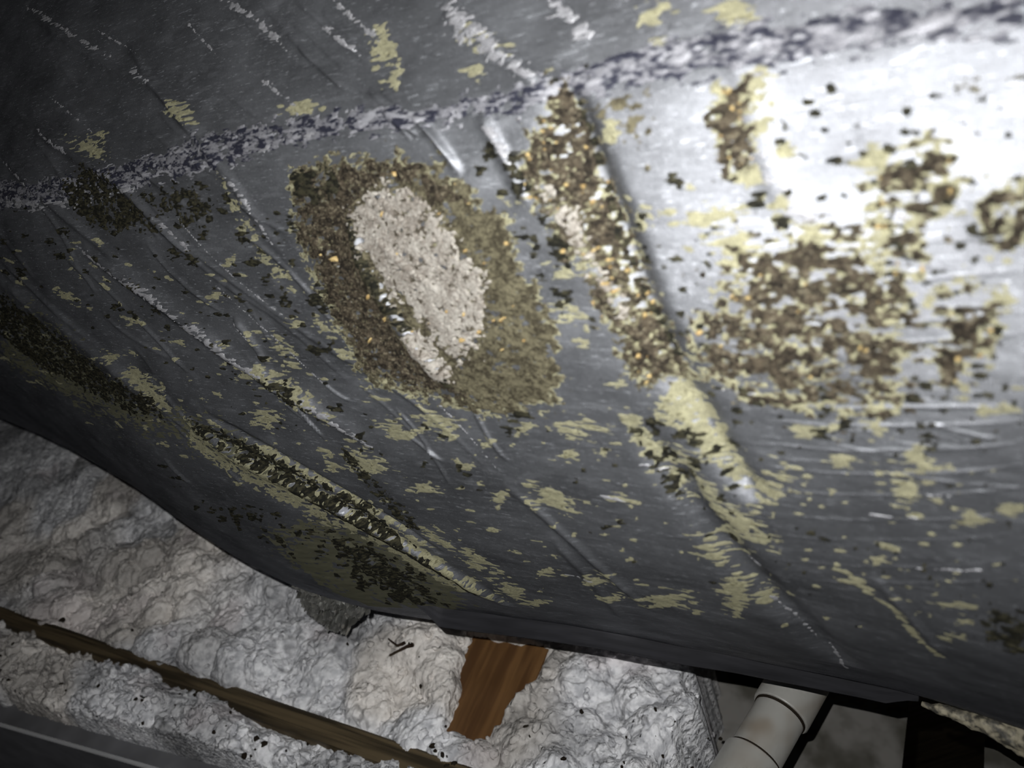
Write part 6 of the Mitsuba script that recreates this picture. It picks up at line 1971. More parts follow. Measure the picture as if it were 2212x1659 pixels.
def film(field, off, rise, window_=None):
    """Clip the grid's triangles to field > 0 and lift them off the jacket: a thin crust with thin edges. Returns (v, f, uv, comp index of faces)."""
    i, j = window_ if window_ else (slice(0, NS), slice(0, NFP))
    ids = idx[i, j]
    f = field
    t = q2t(ids[:-1, :-1], ids[1:, :-1], ids[1:, 1:], ids[:-1, 1:])
    full = np.full(NS * NP, -1.0)
    full[ids.ravel()] = f.ravel()
    val = full[t]
    pos = val > 0
    cnt = pos.sum(1)
    t, pos, cnt = t[cnt > 0], pos[cnt > 0], cnt[cnt > 0]
    verts = [PF + NF * (off + rise * np.clip(full, 0, 1))[:, None]]
    uvs = [UF]
    base, faces = NS * NP, [t[cnt == 3]]
    def cut(a, b):
        nonlocal base
        fa, fb = full[a], full[b]
        k = (fa / (fa - fb))[:, None]
        n_ = NF[a] * (1 - k) + NF[b] * k
        verts.append(PF[a] * (1 - k) + PF[b] * k + n_ * off * 0.4)
        uvs.append(UF[a] * (1 - k) + UF[b] * k)
        ids_ = base + np.arange(len(a))
        base += len(a)
        return ids_
    one, p1 = t[cnt == 1], pos[cnt == 1]
    if len(one):
        k = p1.argmax(1); r = np.arange(len(one))
        a, b, c = one[r, k], one[r, (k + 1) % 3], one[r, (k + 2) % 3]
        ab, ac = cut(a, b), cut(a, c)
        faces.append(np.stack([a, ab, ac], 1))
    two_, p2 = t[cnt == 2], pos[cnt == 2]
    if len(two_):
        k = (~p2).argmax(1); r = np.arange(len(two_))
        a, b, c = two_[r, k], two_[r, (k + 1) % 3], two_[r, (k + 2) % 3]
        ba, ca = cut(b, a), cut(c, a)
        faces.append(np.stack([b, c, ca], 1)); faces.append(np.stack([b, ca, ba], 1))
    v, u, fa = np.vstack(verts), np.vstack(uvs), np.vstack(faces)
    return v, u, fa

def compact(v, u, f):
    used, inv = np.unique(f, return_inverse=True)
    return v[used], u[used], inv.reshape(-1, 3)

def orient(v, f):
    return f if tri_flip is False else f[:, ::-1]
tri_flip = False

def add_film(name, field, mat, off, rise, window_, label=None, kind=None):
    v, u, f = film(field, off, rise, window_)
    if not len(f): return
    v, u, f = compact(v, u, f)
    key = numbered(DUCT + '__' + name)
    scene[key] = mikit.ply((v, f), mat, smooth=True, uv=u)
    e = {}
    if label: e['label'] = label
    if kind: e['kind'] = kind
    if e: labels[key] = e
    return key

_count = {}
def numbered(key):
    n = _count.get(key, 0)
    _count[key] = n + 1
    return key if n == 0 else f'{key}_{n:03d}'

def add_split(name, field, mat, off, rise, most, min_cells, label=None):
    """One part for each connected patch that is large enough, the crumbs joined as stuff."""
    win = (slice(0, NS), slice(0, NFP))
    lab, n = ndimage.label(field > 0, structure=np.ones((3, 3)))
    if n == 0: return
    size = np.bincount(lab.ravel())
    size[0] = 0
    order = np.argsort(-size)
    big = [k for k in order[:most] if size[k] >= min_cells]
    sl = ndimage.find_objects(lab)
    rest = field.copy()
    for k in big:
        a, b = sl[k - 1]
        a = slice(max(a.start - 1, 0), min(a.stop + 1, NS)); b = slice(max(b.start - 1, 0), min(b.stop + 1, NFP))
        sub = np.where((lab[a, b] == k) | (lab[a, b] == 0), field[a, b], -1e-3)
        add_film(name, sub, mat, off, rise, (a, b), label)
        rest[a, b] = np.where(lab[a, b] == k, -0.02, rest[a, b])
    if (rest > 0).any():
        add_film(name + '_crumbs', rest, mat, off, rise, win, kind='stuff')
    print(name, n, 'patches', len(big), 'parts')

XS, XA = GS[:, :NFP], GA[:, :NFP]
FRAY = nz(XS, XA, 170, 900, 11, 4) - 0.5                   # ragged along the foil's grain
BLOT = nz(XS, XA, 160, 200, 12, 4) - 0.5
FINE = nz(XS, XA, 520, 620, 13, 2) - 0.5
MID = nz(XS, XA, 300, 420, 15, 3) - 0.5
def unit(a): return (a - a.mean()) / a.std()
FRAY_U, BLOT_U, FINE_U, MID_U = unit(FRAY), unit(BLOT), unit(FINE), unit(MID)

def stamp(field, spots, rag, seed):
    """max-blend of ragged ellipses; spot = (s, a, m11, m12, m21, m22) with M mapping to the unit disc."""
    for n, (s0, a0, m11, m12, m21, m22) in enumerate(spots):
        inv = np.linalg.inv([[m11, m12], [m21, m22]])
        ext = np.abs(inv).sum(1) * 1.5
        w = window(np.array([[s0 - ext[0], a0 - ext[1]], [s0 + ext[0], a0 + ext[1]]]), 0)
        w = (w[0], slice(w[1].start, min(w[1].stop, NFP)))
        dx, dy = GS[w] - s0, GA[w] - a0
        if dx.size == 0: continue
        p, q = m11 * dx + m12 * dy, m21 * dx + m22 * dy
        r = np.hypot(p, q)
        g = meshkit.fbm(np.stack([p * 1.6, q * 1.6, np.full(p.shape, n * 5.3 + seed)], -1), 3, seed) - 0.5
        f = 0.72 - r + rag * (2.0 * g + 0.38 * FRAY_U[w])
        field[w] = np.maximum(field[w], f)

def zone(pts, scale):
    pts = np.asarray(pts)
    w = window(pts, 3 * scale)
    w = (w[0], slice(w[1].start, min(w[1].stop, NFP)))
    return w, poly_sd(GS[w], GA[w], pts) / scale

# pale dust and cream residue first, then mould, then crusts on top
cream = np.full((NS, NFP), -1.0)
stamp(cream, FEATURES['flakes'], 0.9, 3)
for pts, scale, cov in FEATURES['cream_zones']:
    w, sd = zone(pts, scale)
    f = 0.25 * (0.55 * BLOT_U[w] + 0.5 * MID_U[w] + 0.4 * FRAY_U[w] + 2.6 * (cov - 0.5) + 1.3 * (np.clip(sd, -3, 1) - 0.6))
    cream[w] = np.maximum(cream[w], f)
for pts, wd in FEATURES['cream_lines']:
    pts = smooth_line(pts, 5)
    w = window(pts, 3 * wd)
    w = (w[0], slice(w[1].start, min(w[1].stop, NFP)))
    d, _, fr = line_field(GS[w], GA[w], pts)
    cream[w] = np.maximum(cream[w], 0.8 - d / wd + 0.5 * FRAY_U[w] + 0.3 * MID_U[w])
add_split('residue_flake', cream, 'cream_residue', 0.00012, 0.00025, 200, 14, None)

for k, (pts, scale, cov, mat, lab) in enumerate(FEATURES['dust_zones']):
    w, sd = zone(pts, scale)
    f = 0.3 * (0.8 * FRAY_U[w] + 0.5 * BLOT_U[w] + 2.6 * (cov - 0.5) + 1.5 * (np.clip(sd, -3, 1) - 0.4))
    add_film('dust_film', f, mat, 0.00008, 0.0001, w, lab)

for pts, scale, cov, mat, lab, amp in FEATURES['mould_zones']:
    w, sd = zone(pts, scale)
    f = 0.25 * (amp * (0.45 * BLOT_U[w] + 0.6 * MID_U[w] + 0.45 * FINE_U[w] + 0.3 * FRAY_U[w]) + 2.6 * (cov - 0.5) + 1.5 * (np.clip(sd, -3, 1) - 0.7))
    add_film('mould_patch', f, mat, {'olive_mould': 0.00035, 'brown_mould': 0.0008, 'black_mould': 0.0009}[mat], 0.0003, w, lab)

for pts, scale, cov, lab in FEATURES['crust_zones']:
    w, sd = zone(pts, scale)
    f = 0.25 * (0.6 * MID_U[w] + 0.6 * FINE_U[w] + 2.6 * (cov - 0.5) + 1.5 * (np.clip(sd, -3, 1.2) - 0.7))
    add_film('pale_crust', f, 'pale_crust', 0.0012, 0.0006, w, lab)

spots = np.full((NS, NFP), -1.0)
stamp(spots, FEATURES['spots'], 0.8, 9)
add_split('mould_spot', spots, 'black_mould', 0.0005, 0.0004, 230, 12, None)
amber = np.full((NS, NFP), -1.0)
stamp(amber, FEATURES['amber'], 0.6, 21)
add_film('amber_flakes', amber, 'amber_flake', 0.0019, 0.0006, (slice(0, NS), slice(0, NFP)), 'scattered small amber flakes stuck to the mould', 'stuff')

scuff_or_glint = np.full((NS, NFP), -1.0)  # thin pale film: scratches plus ridge highlights put into colour
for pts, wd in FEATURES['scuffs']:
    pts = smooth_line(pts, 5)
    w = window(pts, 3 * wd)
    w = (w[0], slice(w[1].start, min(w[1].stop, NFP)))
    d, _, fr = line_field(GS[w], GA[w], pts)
    scuff_or_glint[w] = np.maximum(scuff_or_glint[w], 0.25 * (0.6 - d / wd + 0.55 * FRAY_U[w] + 0.45 * MID_U[w] - 0.8 * np.clip(1 - np.minimum(fr, 1 - fr) / 0.15, 0, 1)))
add_split('painted_glint_scuff', scuff_or_glint, 'silver_scuff_glint', 0.0006, 0.0003, 40, 25, None)

# the tape along the seam, ragged and mottled
for pts, scale in FEATURES['tape']:
    w, sd = zone(pts, scale)
    f = 0.25 * (0.7 * FRAY_U[w] + 0.7 * BLOT_U[w] + 0.3 * MID_U[w] + 0.75 + 1.2 * (np.clip(sd, -3, 1) - 0.6))
    add_film('seam_tape', f, 'old_tape', 0.0004, 0.0006, w, 'worn mottled black and white tape along the seam')

# stapled flange that hangs below the tube, and the frayed end of its insulation
def strip(pts_a, h0, h1, thick, n=160):
    pts = smooth_line(pts_a, 12)
    t = np.linspace(0, 1, len(pts))
    phi = pts[:, 1] / R_AX
    rad = np.interp(pts[:, 0], S, np.zeros(NS))
    out = frame(phi)
    tang = np.cross(np.broadcast_to(AX, out.shape), out)
    p0 = duct_point(pts[:, 0], phi, 0.002)
    if (tang @ E_DN).sum() < 0: tang = -tang
    down = out * 0.86 + tang * 0.5
    down /= np.linalg.norm(down, axis=1, keepdims=True)
    nrm = np.cross(down, AX)
    hh = (h0 + (h1 - h0) * t) * np.clip(np.minimum(t, 1 - t) / 0.05, 0.15, 1)
    p0 = p0 - down * 0.010
    rows = []
    prof = [(0, .5), (.08, .9), (.5, 1), (.94, .8), (1, 0), (.94, -.8), (.5, -1), (.08, -.9), (0, -.5)]
    wob = 0.0016 * (meshkit.fbm(np.stack([pts[:, 0] * 30, t * 0, t * 0], -1), 3, 3) - 0.5)
    for a, b in prof:
        rows.append(p0 + down * (a * (hh + 0.010))[:, None] + nrm * (b * thick / 2 + wob)[:, None])
    V = np.stack(rows, 1)
    m, k = V.shape[:2]
    ii = np.arange(m * k).reshape(m, k)
    f = q2t(ii[:-1, :-1], ii[1:, :-1], ii[1:, 1:], ii[:-1, 1:])
    f = np.vstack([f, q2t(ii[:-1, -1:], ii[1:, -1:], ii[1:, :1], ii[:-1, :1])])
    caps = [[ii[0, 0], ii[0, a], ii[0, a + 1]] for a in range(1, k - 1)] + [[ii[-1, 0], ii[-1, a + 1], ii[-1, a]] for a in range(1, k - 1)]
    uv = np.stack([np.repeat(pts[:, 0], k), np.tile(np.linspace(0, 0.05, k), m)], 1)
    return V.reshape(-1, 3), np.vstack([f, np.array(caps)]), uv
v, f, u = strip(FEATURES['flange'], 0.0145, 0.0085, 0.003)
scene[DUCT + '__stapled_flange'] = mikit.ply((v, f), 'flange_foil', smooth=True, uv=u)
labels[DUCT + '__stapled_flange'] = {'label': 'dark straight flange strip along the bottom edge'}

def rope(pts, radii, amp, freq, seed, sides=40):
    pts, radii = np.asarray(pts), np.asarray(radii)
    t = np.gradient(pts, axis=0); t /= np.linalg.norm(t, axis=1, keepdims=True)
    a = np.cross(t, [0, 0, 1.0]); a /= np.linalg.norm(a, axis=1, keepdims=True)
    b = np.cross(t, a)
    g = np.arange(sides) * 2 * np.pi / sides
    dirs = np.cos(g)[None, :, None] * a[:, None] + np.sin(g)[None, :, None] * b[:, None]
    V = pts[:, None] + radii[:, None, None] * dirs
    n = meshkit.fbm(V * freq, 4, seed) - 0.5
    V = V + dirs * (amp * n * np.minimum(1, radii[:, None] / radii.max() + 0.3))[..., None]
    m = len(pts)
    ii = np.arange(m * sides).reshape(m, sides); jj = np.roll(ii, -1, 1)
    f = q2t(ii[:-1], ii[1:], jj[1:], jj[:-1])
    V = np.vstack([V.reshape(-1, 3), pts[:1], pts[-1:]])
    f = np.vstack([f, np.stack([jj[0], ii[0], np.full(sides, m * sides)], 1), np.stack([ii[-1], jj[-1], np.full(sides, m * sides + 1)], 1)])
    return V, f
pts = smooth_line(FEATURES['fray'], 26)
pp = duct_point(pts[:, 0], pts[:, 1] / R_AX, 0.001)
pp = pp + 0.003 * frame(pts[:, 1] / R_AX)
v, f = rope(pp, np.interp(np.linspace(0, 1, len(pp)), [0, 0.1, 0.5, 1], [0.001, 0.0025, 0.006, 0.015]), 0.008, 160, 5)
scene[DUCT + '__frayed_edge'] = mikit.ply((v, f), 'glass_fibre', smooth=True)
labels[DUCT + '__frayed_edge'] = {'label': 'frayed fuzzy fibre edge at the lower end'}
labels[DUCT] = {'label': 'large round foil-jacketed air duct with wrinkles and mould stains above the white insulation', 'category': 'air duct'}

# ------------------------------------------------------------------ helper: a point of the attic floor's plane
def px_ray(x, y):
    F = 1106 / math.tan(math.radians(HFOV / 2))
    d = (x - 1106) / F * RIGHT + (829.5 - y) / F * UP + FWD
    return d / np.linalg.norm(d)
def at(x, y, z=0.0):
    """The point at height z that the photograph shows at pixel (x, y)."""
    d = px_ray(x, y)
    return CAM + d * ((z - CAM_H) / d[2])

# crumpled foil flap under the tube
flap = np.array([at(*q) for q in [(650, 1262), (790, 1315), (745, 1362), (668, 1312)]])
base_d = np.linalg.norm(duct_point(np.array([0.6]), np.array([0.87]))[0] - CAM)
flap = np.array([CAM + px_ray(*q) * dd for q, dd in zip([(640, 1255), (800, 1312), (748, 1366), (662, 1318)], [0.80, 0.79, 0.88, 0.90])])
n = 46
a, b = np.meshgrid(np.linspace(0, 1, n), np.linspace(0, 1, n), indexing='ij')
V = (flap[0] * ((1 - a) * (1 - b))[..., None] + flap[1] * (a * (1 - b))[..., None] + flap[2] * (a * b)[..., None] + flap[3] * ((1 - a) * b)[..., None])
nn = np.cross(flap[1] - flap[0], flap[3] - flap[0]); nn /= np.linalg.norm(nn)
cr = np.abs(meshkit.fbm(np.stack([a * 11, b * 7, a * 0 + 3], -1), 3, 8) - 0.5) * 2
V = V + nn * (0.020 * (cr - 0.3))[..., None] + 0.006 * (np.stack([meshkit.noise(np.stack([a * 5, b * 5, a * 0 + k], -1), k) for k in range(3)], -1) - 0.5)
V2 = V - nn * 0.0006
ii = np.arange(n * n).reshape(n, n)
f1 = q2t(ii[:-1, :-1], ii[1:, :-1], ii[1:, 1:], ii[:-1, 1:])
ring = np.concatenate([ii[:-1, 0], ii[-1, :-1], ii[:0:-1, -1], ii[0, :0:-1]])
rn = np.roll(ring, -1)
f2 = q2t(ring, rn, rn + n * n, ring + n * n)
scene[DUCT + '__foil_flap'] = mikit.ply((np.vstack([V.reshape(-1, 3), V2.reshape(-1, 3)]), np.vstack([f1, f1[:, ::-1] + n * n, f2])), 'scrap_foil', smooth=25)
labels[DUCT + '__foil_flap'] = {'label': 'crumpled shiny foil flap hanging below the edge'}

# ------------------------------------------------------------------ attic floor: blown insulation with timber, steel and pipe in it
def pxy(pts, z=0.0): return np.array([at(x, y, z)[:2] for x, y in pts])
BOARD_Z = -0.24
HOLE = pxy([(1972, 1440), (2130, 1440), (2126, 1659), (2116, 1800), (1925, 1800), (1948, 1659)], BOARD_Z)
PLANK = pxy([(1012, 1352), (1172, 1380), (1142, 1455), (1100, 1520), (1042, 1540), (1044, 1566), (958, 1556), (980, 1495), (990, 1430)])
EDGE0, EDGE1 = at(0, 1486, 0.0), at(500, 1650, 0.0)       # where the near drift ends on the steel
STEEL_Z = -0.03
RIM0, RIM1 = at(-600, 1394, STEEL_Z), at(700, 1766, STEEL_Z)
JO0, JO1 = at(-700, 1080, 0.0), at(1150, 1727.5, 0.0)
def line2(p, q, x, y):
    d = (q - p)[:2]; d = d / np.linalg.norm(d)
    e = np.array([-d[1], d[0]])
    if e @ (CAM[:2] - p[:2]) < 0: e = -e                    # positive towards the camera
    return (x - p[0]) * d[0] + (y - p[1]) * d[1], (x - p[0]) * e[0] + (y - p[1]) * e[1]

def domes(x, y, n_pts, box, rlo, rhi, seed):
    g = np.random.default_rng(seed)
    c = np.stack([g.uniform(box[0], box[1], n_pts), g.uniform(box[2], box[3], n_pts)], 1)
    r = g.uniform(rlo, rhi, n_pts)
    lift = g.uniform(0.3, 1.0, n_pts)
    d, i = cKDTree(c).query(np.stack([x.ravel(), y.ravel()], 1), k=4)
    h = np.sqrt(np.maximum(r[i] ** 2 - d ** 2, 0)) * lift[i]
    return h.max(1).reshape(x.shape)

LOW = pxy([(1470, 900), (1500, 1440), (1530, 1500), (1500, 1580), (1440, 1680), (1480, 1900), (3000, 1900), (3000, 700)])
def wool_height(x, y):
    h = 0.05 * (meshkit.fbm(np.stack([x * 6, y * 6, x * 0], -1), 3, 31) - 0.5)
    q = 0.010 * (np.stack([meshkit.fbm(np.stack([x * 40, y * 40, x * 0 + k], -1), 2, 40 + k) for k in (1, 2)], -1) - 0.5)
    xx, yy = x + q[..., 0], y + q[..., 1]
    box = (x.min(), x.max(), y.min(), y.max())
    area = (box[1] - box[0]) * (box[3] - box[2])
    t, e = line2(JO0, JO1, x, y)
    far = np.clip(0.5 - e / 0.05, 0, 1)                      # large soft lumps beyond the joist, finer grain on the near drift
    h += (0.55 + 0.4 * far) * domes(xx, yy, int(area * 1100), box, 0.016, 0.034, 1)
    h += (0.95 - 0.55 * far) * domes(xx, yy, int(area * 16000), box, 0.003, 0.009, 2)
    h += 0.006 * (meshkit.fbm(np.stack([x * 110, y * 110, x * 0], -1), 3, 34) - 0.5)
    h += (0.006 - 0.003 * far) * (meshkit.fbm(np.stack([x * 300, y * 300, x * 0], -1), 3, 33) - 0.5)
    rag = 0.022 * (meshkit.fbm(np.stack([x * 60, y * 60, x * 0], -1), 3, 35) - 0.5)
    h = h - 0.022 + 0.022 * np.clip((e - 0.012) / 0.02, 0, 1)
    g = np.clip(1 - (np.abs(e + 0.001 + rag * 0.5) - 0.001) / 0.006, 0, 1)
    bury = np.zeros(x.shape)
    for q, rr in BURIED:
        bury = np.maximum(bury, np.clip((rr - np.hypot(x - q[0], y - q[1]) + rag) / 0.006, 0, 1))
    bury = np.maximum(bury, np.clip((t - BURY_T) / 0.05, 0, 1))
    g = g * (1 - bury)
    h = h * (1 - g) + g * -0.024
    sd = poly_sd(x, y, PLANK)
    g = np.clip(0.5 + (sd + rag * 0.5) / 0.008, 0, 1)
    h = h * (1 - g) + g * -0.05
    sd = poly_sd(x, y, LOW)                                 # the floor is lowered beside the pipe to deepen the shade
    g = np.clip(0.5 + (sd + rag) / 0.030, 0, 1)
    low_ = g > 0.02
    h = h - 0.36 * g * g * (3 - 2 * g)
    t, e = line2(RIM0, RIM1, x, y)                          # the wool ends at the steel trunk
    t2, e2 = line2(EDGE0, EDGE1, x, y)
    g = np.clip((e2 + rag * 0.8) / 0.012, 0, 1)
    h = np.where(low_, h, np.maximum(h, STEEL_Z + 0.004 + 0.3 * rag)) * (1 - g) + g * (STEEL_Z - 0.03)
    g = np.clip((e + 0.02) / 0.01, 0, 1)
    h = h * (1 - g) + g * -0.45
    return np.maximum(h, -0.45)

BURY_T = float(line2(JO0, JO1, *at(905, 1650)[:2])[0])
BURIED = [(at(60, 1345)[:2], 0.012), (at(-60, 1300)[:2], 0.02), (at(562, 1528)[:2], 0.006), (at(815, 1606)[:2], 0.010)]
cx = np.concatenate([np.linspace(-2.4, -0.95, 60)[:-1], np.linspace(-0.95, 0.62, 640), np.linspace(0.62, 1.8, 50)[1:]])
cy = np.concatenate([np.linspace(-1.0, -0.12, 40)[:-1], np.linspace(-0.12, 1.05, 480), np.linspace(1.05, 2.6, 60)[1:]])
X, Y = np.meshgrid(cx, cy, indexing='ij')
Z = wool_height(X, Y)
Z += 0.0016 * (np.random.default_rng(8).random(Z.shape) - 0.5)
ii = np.arange(X.size).reshape(X.shape)
wf = q2t(ii[:-1, :-1], ii[1:, :-1], ii[1:, 1:], ii[:-1, 1:])
wf = wf[Z.ravel()[wf].max(1) > BOARD_Z - 0.02]
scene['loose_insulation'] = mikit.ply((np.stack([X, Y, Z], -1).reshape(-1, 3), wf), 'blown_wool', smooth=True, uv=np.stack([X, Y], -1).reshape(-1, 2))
labels['loose_insulation'] = {'label': 'fluffy white loose-fill insulation covering the attic floor below the duct', 'category': 'insulation', 'kind': 'stuff'}

# the boards under the insulation: a dusty plasterboard, coloured dark for the duct's shadow, with an opening beside the pipe, and the dark floor far below it
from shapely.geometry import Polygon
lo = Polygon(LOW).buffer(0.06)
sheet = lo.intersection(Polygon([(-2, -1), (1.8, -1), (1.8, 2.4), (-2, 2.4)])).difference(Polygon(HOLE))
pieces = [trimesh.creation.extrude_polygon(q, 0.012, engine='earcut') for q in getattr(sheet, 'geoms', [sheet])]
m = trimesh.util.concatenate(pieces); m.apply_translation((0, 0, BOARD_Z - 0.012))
scene['ceiling'] = mikit.ply(m, 'shaded_dusty_board')
labels['ceiling'] = {'label': 'dusty plasterboard coloured dark for the duct shadow, with an opening beside the pipe', 'kind': 'structure'}
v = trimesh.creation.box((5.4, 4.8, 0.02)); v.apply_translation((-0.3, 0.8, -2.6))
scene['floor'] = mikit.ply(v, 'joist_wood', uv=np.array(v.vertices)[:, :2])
labels['floor'] = {'label': 'dark boards far below the opening', 'kind': 'structure'}

# tufts that lie loose on the wool
def tuft_mesh(g, sub=1):
    m = trimesh.creation.icosphere(subdivisions=sub)
    p = np.array(m.vertices)
    p *= (0.75 + 1.3 * (meshkit.fbm(p * 2.2 + g.uniform(0, 90, 3), 3, 5) - 0.4))[:, None]
    p *= g.uniform(0.6, 1.3, 3)
    return p, np.array(m.faces)
g = np.random.default_rng(5)
protos = [tuft_mesh(g) for _ in range(12)]
fine = [tuft_mesh(g, 2) for _ in range(12)]
vs, fs, n0 = [], [], 0
pts = np.stack([g.uniform(-0.95, 0.6, 9000), g.uniform(-0.1, 1.0, 9000)], 1)
hz = wool_height
from scipy.interpolate import RegularGridInterpolator
ZI = RegularGridInterpolator((cx, cy), Z)
zz = ZI(pts)
_, ej = line2(JO0, JO1, pts[:, 0], pts[:, 1])
_, er = line2(RIM0, RIM1, pts[:, 0], pts[:, 1])
_, ed = line2(EDGE0, EDGE1, pts[:, 0], pts[:, 1])
ok = (zz > -0.2) & (np.abs(ej) > 0.014) & (poly_sd(pts[:, 0], pts[:, 1], PLANK) < -0.004) & (ed < -0.004) & ((ej > 0) | (g.random(len(pts)) < 0.5))
us = []
for (px_, py_), z, e_ in zip(pts[ok], zz[ok], ej[ok]):
    near = e_ > 0
    p, f = (fine if near else protos)[g.integers(12)]
    r = g.uniform(0.003, 0.0078) if near else g.uniform(0.002, 0.0055)
    an = g.uniform(0, 6.28)
    R = np.array([[math.cos(an), -math.sin(an), 0], [math.sin(an), math.cos(an), 0], [0, 0, 1]])
    vs.append(p @ R.T * r + [px_, py_, z + r * 0.25]); fs.append(f + n0); n0 += len(p)
print('tufts', len(vs), sum(map(len, fs)))
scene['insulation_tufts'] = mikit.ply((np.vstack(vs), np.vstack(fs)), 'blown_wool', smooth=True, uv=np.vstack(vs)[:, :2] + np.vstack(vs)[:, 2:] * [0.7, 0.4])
labels['insulation_tufts'] = {'label': 'small loose white tufts lying on the insulation', 'category': 'insulation tufts', 'kind': 'stuff'}

def beam(p, q, wid, dep, top, off=0.0, bev=0.003):
    """A squared timber from p to q, its top at height top, with eased edges and its own grain coordinates."""
    d = (q - p); d[2] = 0; L = np.linalg.norm(d); d = d / L
    e = np.array([-d[1], d[0], 0])
    if e @ (CAM - p) < 0: e = -e
    w, h = wid / 2, dep
    pr = np.array([(-w, -h), (-w, -bev), (-w + bev, 0), (w - bev, 0), (w, -bev), (w, -h)])
    n = 60
    V, U = [], []
    for k in range(n + 1):
        o = p + d * (L * k / n)
        wob = 0.0012 * (meshkit.noise(np.array([[k * 0.37, 1.0, 2.0]]), 4)[0] - 0.5)
        for m, (a, b) in enumerate(pr):
            V.append([*(o + e * (a + off + wob))[:2], top + b + wob]); U.append([L * k / n, a + b * 0.7])
    k = len(pr)
    ii = np.arange((n + 1) * k).reshape(n + 1, k); jj = np.roll(ii, -1, 1)
    f = q2t(ii[:-1], ii[1:], jj[1:], jj[:-1])
    caps = [[ii[0, 0], ii[0, a], ii[0, a + 1]] for a in range(1, k - 1)] + [[ii[-1, 0], ii[-1, a + 1], ii[-1, a]] for a in range(1, k - 1)]
    return np.array(V), np.vstack([f, caps]), np.array(U)
v, f, u = beam(JO0.copy(), JO1.copy(), 0.024, 0.09, -0.004, 0.0)
scene['wooden_joist'] = mikit.ply((v, f), 'joist_wood', smooth=False, uv=u)
labels['wooden_joist'] = {'label': 'long brown wooden joist edge running between two drifts of white insulation at lower left', 'category': 'joist'}
A, B = at(1092, 1370, -0.02), at(1005, 1560, -0.02)
dd = (B - A) / np.linalg.norm(B - A)
v, f, u = beam(A - dd * 0.35, B + dd * 0.03, 0.105, 0.03, -0.02)
scene['wooden_plank'] = mikit.ply((v, f), 'plank_wood', smooth=False, uv=u)
labels['wooden_plank'] = {'label': 'orange-brown wooden plank bared in a gap of the insulation under the duct flange', 'category': 'plank'}

# sheet-steel trunk at the lower left
STEEL = 'steel_trunk'
d = (RIM1 - RIM0); d[2] = 0; d /= np.linalg.norm(d)
e = np.array([-d[1], d[0], 0.0])
if e @ (CAM - RIM0) < 0: e = -e
def slab(a0, a1, z0, z1, p=RIM0, L=1.9):
    m = trimesh.creation.box((1, 1, 1))
    v = np.array(m.vertices) + 0.5
    q = p + d * (v[:, :1] * L) + e * (a0 + (a1 - a0) * v[:, 1:2])
    q[:, 2] = z0 + (z1 - z0) * v[:, 2]
    return q, np.array(m.faces)
def joined(*ms):
    vs, fs, n = [], [], 0
    for v, f in ms:
        vs.append(v); fs.append(f + n); n += len(v)
    return np.vstack(vs), np.vstack(fs)
scene[STEEL + '__top_sheet'] = mikit.ply(slab(-0.10, 0.0, STEEL_Z - 0.006, STEEL_Z), 'dull_steel')
scene[STEEL + '__side_sheet'] = mikit.ply(slab(-0.004, 0.0, STEEL_Z - 0.30, STEEL_Z - 0.006), 'dull_steel')
v, f = rope(RIM0 + d * np.linspace(0, 1.9, 120)[:, None] + [0, 0, 0.0005], np.full(120, 0.0024), 0.0004, 90, 3, 12)
scene[STEEL + '__hemmed_rim'] = mikit.ply((v, f), 'steel_rim', smooth=True)
labels[STEEL + '__hemmed_rim'] = {'label': 'bright hemmed edge'}
labels[STEEL] = {'label': 'dull grey sheet-metal trunk with a bright hemmed edge in the lower left corner', 'category': 'metal duct'}

# white plastic pipe with two fittings
PIPE = 'drain_pipe'
p0, p1 = at(1722, 1478, 0.04), at(1592, 1700, 0.04)
pd = (p1 - p0) / np.linalg.norm(p1 - p0)
def lathe(p, d, prof, sides=56):
    a = np.cross(d, [0, 0, 1.0]); a /= np.linalg.norm(a); b = np.cross(d, a)
    gg = np.arange(sides) * 2 * np.pi / sides
    ring = np.cos(gg)[:, None] * a + np.sin(gg)[:, None] * b
    V = np.vstack([p + d * t + ring * r for t, r in prof])
    m = len(prof)
    ii = np.arange(m * sides).reshape(m, sides); jj = np.roll(ii, -1, 1)
    return V, q2t(ii[:-1], ii[1:], jj[1:], jj[:-1])
def along(x, y):                                             # distance along the pipe of the pixel nearest its axis
    return float((at(x, y, 0.04) - p0) @ pd)
t1, t2 = along(1688, 1543), along(1630, 1640)
R0 = 0.0205
scene[PIPE + '__tube'] = mikit.ply(lathe(p0, pd, [(-0.3, R0 - .003), (-0.3, R0), (t2 + 0.25, R0), (t2 + 0.25, R0 - .003), (-0.3, R0 - .003)]), 'pvc', smooth=40)
def fitting(t0, t1):
    r, w = R0 + 0.0032, R0 + 0.0002
    return lathe(p0, pd, [(t0, w), (t0, r - .001), (t0 + .0012, r), (t1 - .0012, r), (t1, r - .001), (t1, w), (t0, w)])
scene[PIPE + '__coupling'] = mikit.ply(fitting(t1 - 0.09, t1), 'pvc', smooth=40)
scene[PIPE + '__coupling_001'] = mikit.ply(fitting(t2, t2 + 0.10), 'pvc', smooth=40)
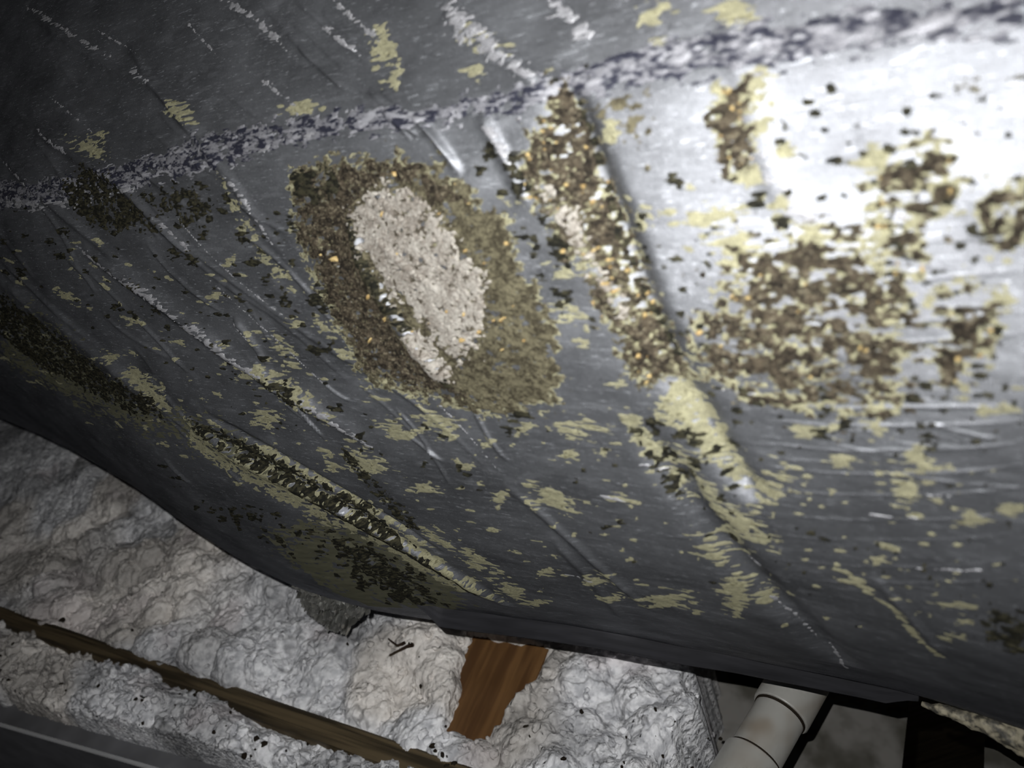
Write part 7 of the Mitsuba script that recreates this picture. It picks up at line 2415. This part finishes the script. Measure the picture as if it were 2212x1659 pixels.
for k, t in enumerate((t1, t2)):
    r = R0 + 0.0009
    scene[PIPE + '__joint_line' + (f'_{k:03d}' if k else '')] = mikit.ply(lathe(p0, pd, [(t - .0012 + .001 * (1 - 2 * k), R0 - .001), (t - .0010 + .001 * (1 - 2 * k), r), (t + .0010 + .001 * (1 - 2 * k), r), (t + .0012 + .001 * (1 - 2 * k), R0 - .001)]), 'dark_debris', smooth=40)
labels[PIPE + '__joint_line'] = {'label': 'dark grime in the joint'}
labels[PIPE + '__joint_line_001'] = {'label': 'dark grime in the joint'}
labels[PIPE] = {'label': 'off-white plastic pipe with couplings running under the duct at lower right', 'category': 'pipe'}

# twig and dark crumbs on the wool
def floor_pt(x, y, lift=0.0):
    p = at(x, y, 0.0)
    for _ in range(4):
        p = at(x, y, float(ZI(np.clip(p[:2], [cx[0], cy[0]], [cx[-1], cy[-1]]))[0]) + lift)
    return p
def twig_tube(pix, r0, r1):
    q = np.array([floor_pt(x, y, 0.009) for x, y in pix])
    q[:, 2] = np.linspace(q[0, 2], q[-1, 2], len(q)) + 0.002
    n = 14
    t = np.linspace(0, 1, len(q)); k = np.linspace(0, 1, n)
    c = np.stack([np.interp(k, t, q[:, m]) for m in range(3)], 1)
    return rope(c, np.linspace(r0, r1, n), 0.0008, 300, 4, 8)
v, f = joined(twig_tube([(893, 1395), (875, 1391), (862, 1402), (843, 1418)], 0.0022, 0.0012), twig_tube([(875, 1391), (856, 1391), (840, 1382)], 0.0019, 0.0008))
scene['twig'] = mikit.ply((v, f), 'twig_bark', smooth=True)
labels['twig'] = {'label': 'small dark forked twig lying on white insulation left of the orange plank', 'category': 'twig'}
vs, fs, n0 = [], [], 0
g = np.random.default_rng(12)
where = list(FEATURES['debris'])
for x_, y_, r_ in where:
    p, f = protos[g.integers(12)]
    c = floor_pt(x_, y_, 0.001)
    vs.append(p * r_ * g.uniform(0.6, 1.3, 3) + c); fs.append(f + n0); n0 += len(p)
scene['debris_crumbs'] = mikit.ply((np.vstack(vs), np.vstack(fs)), 'dark_debris', smooth=True)
labels['debris_crumbs'] = {'label': 'tiny black crumbs scattered over the white insulation', 'category': 'debris', 'kind': 'stuff'}


print('triangles', sum(len(meshkit.WRITTEN[d['filename']][1]) for d in scene.values() if d.get('type') == 'ply'))
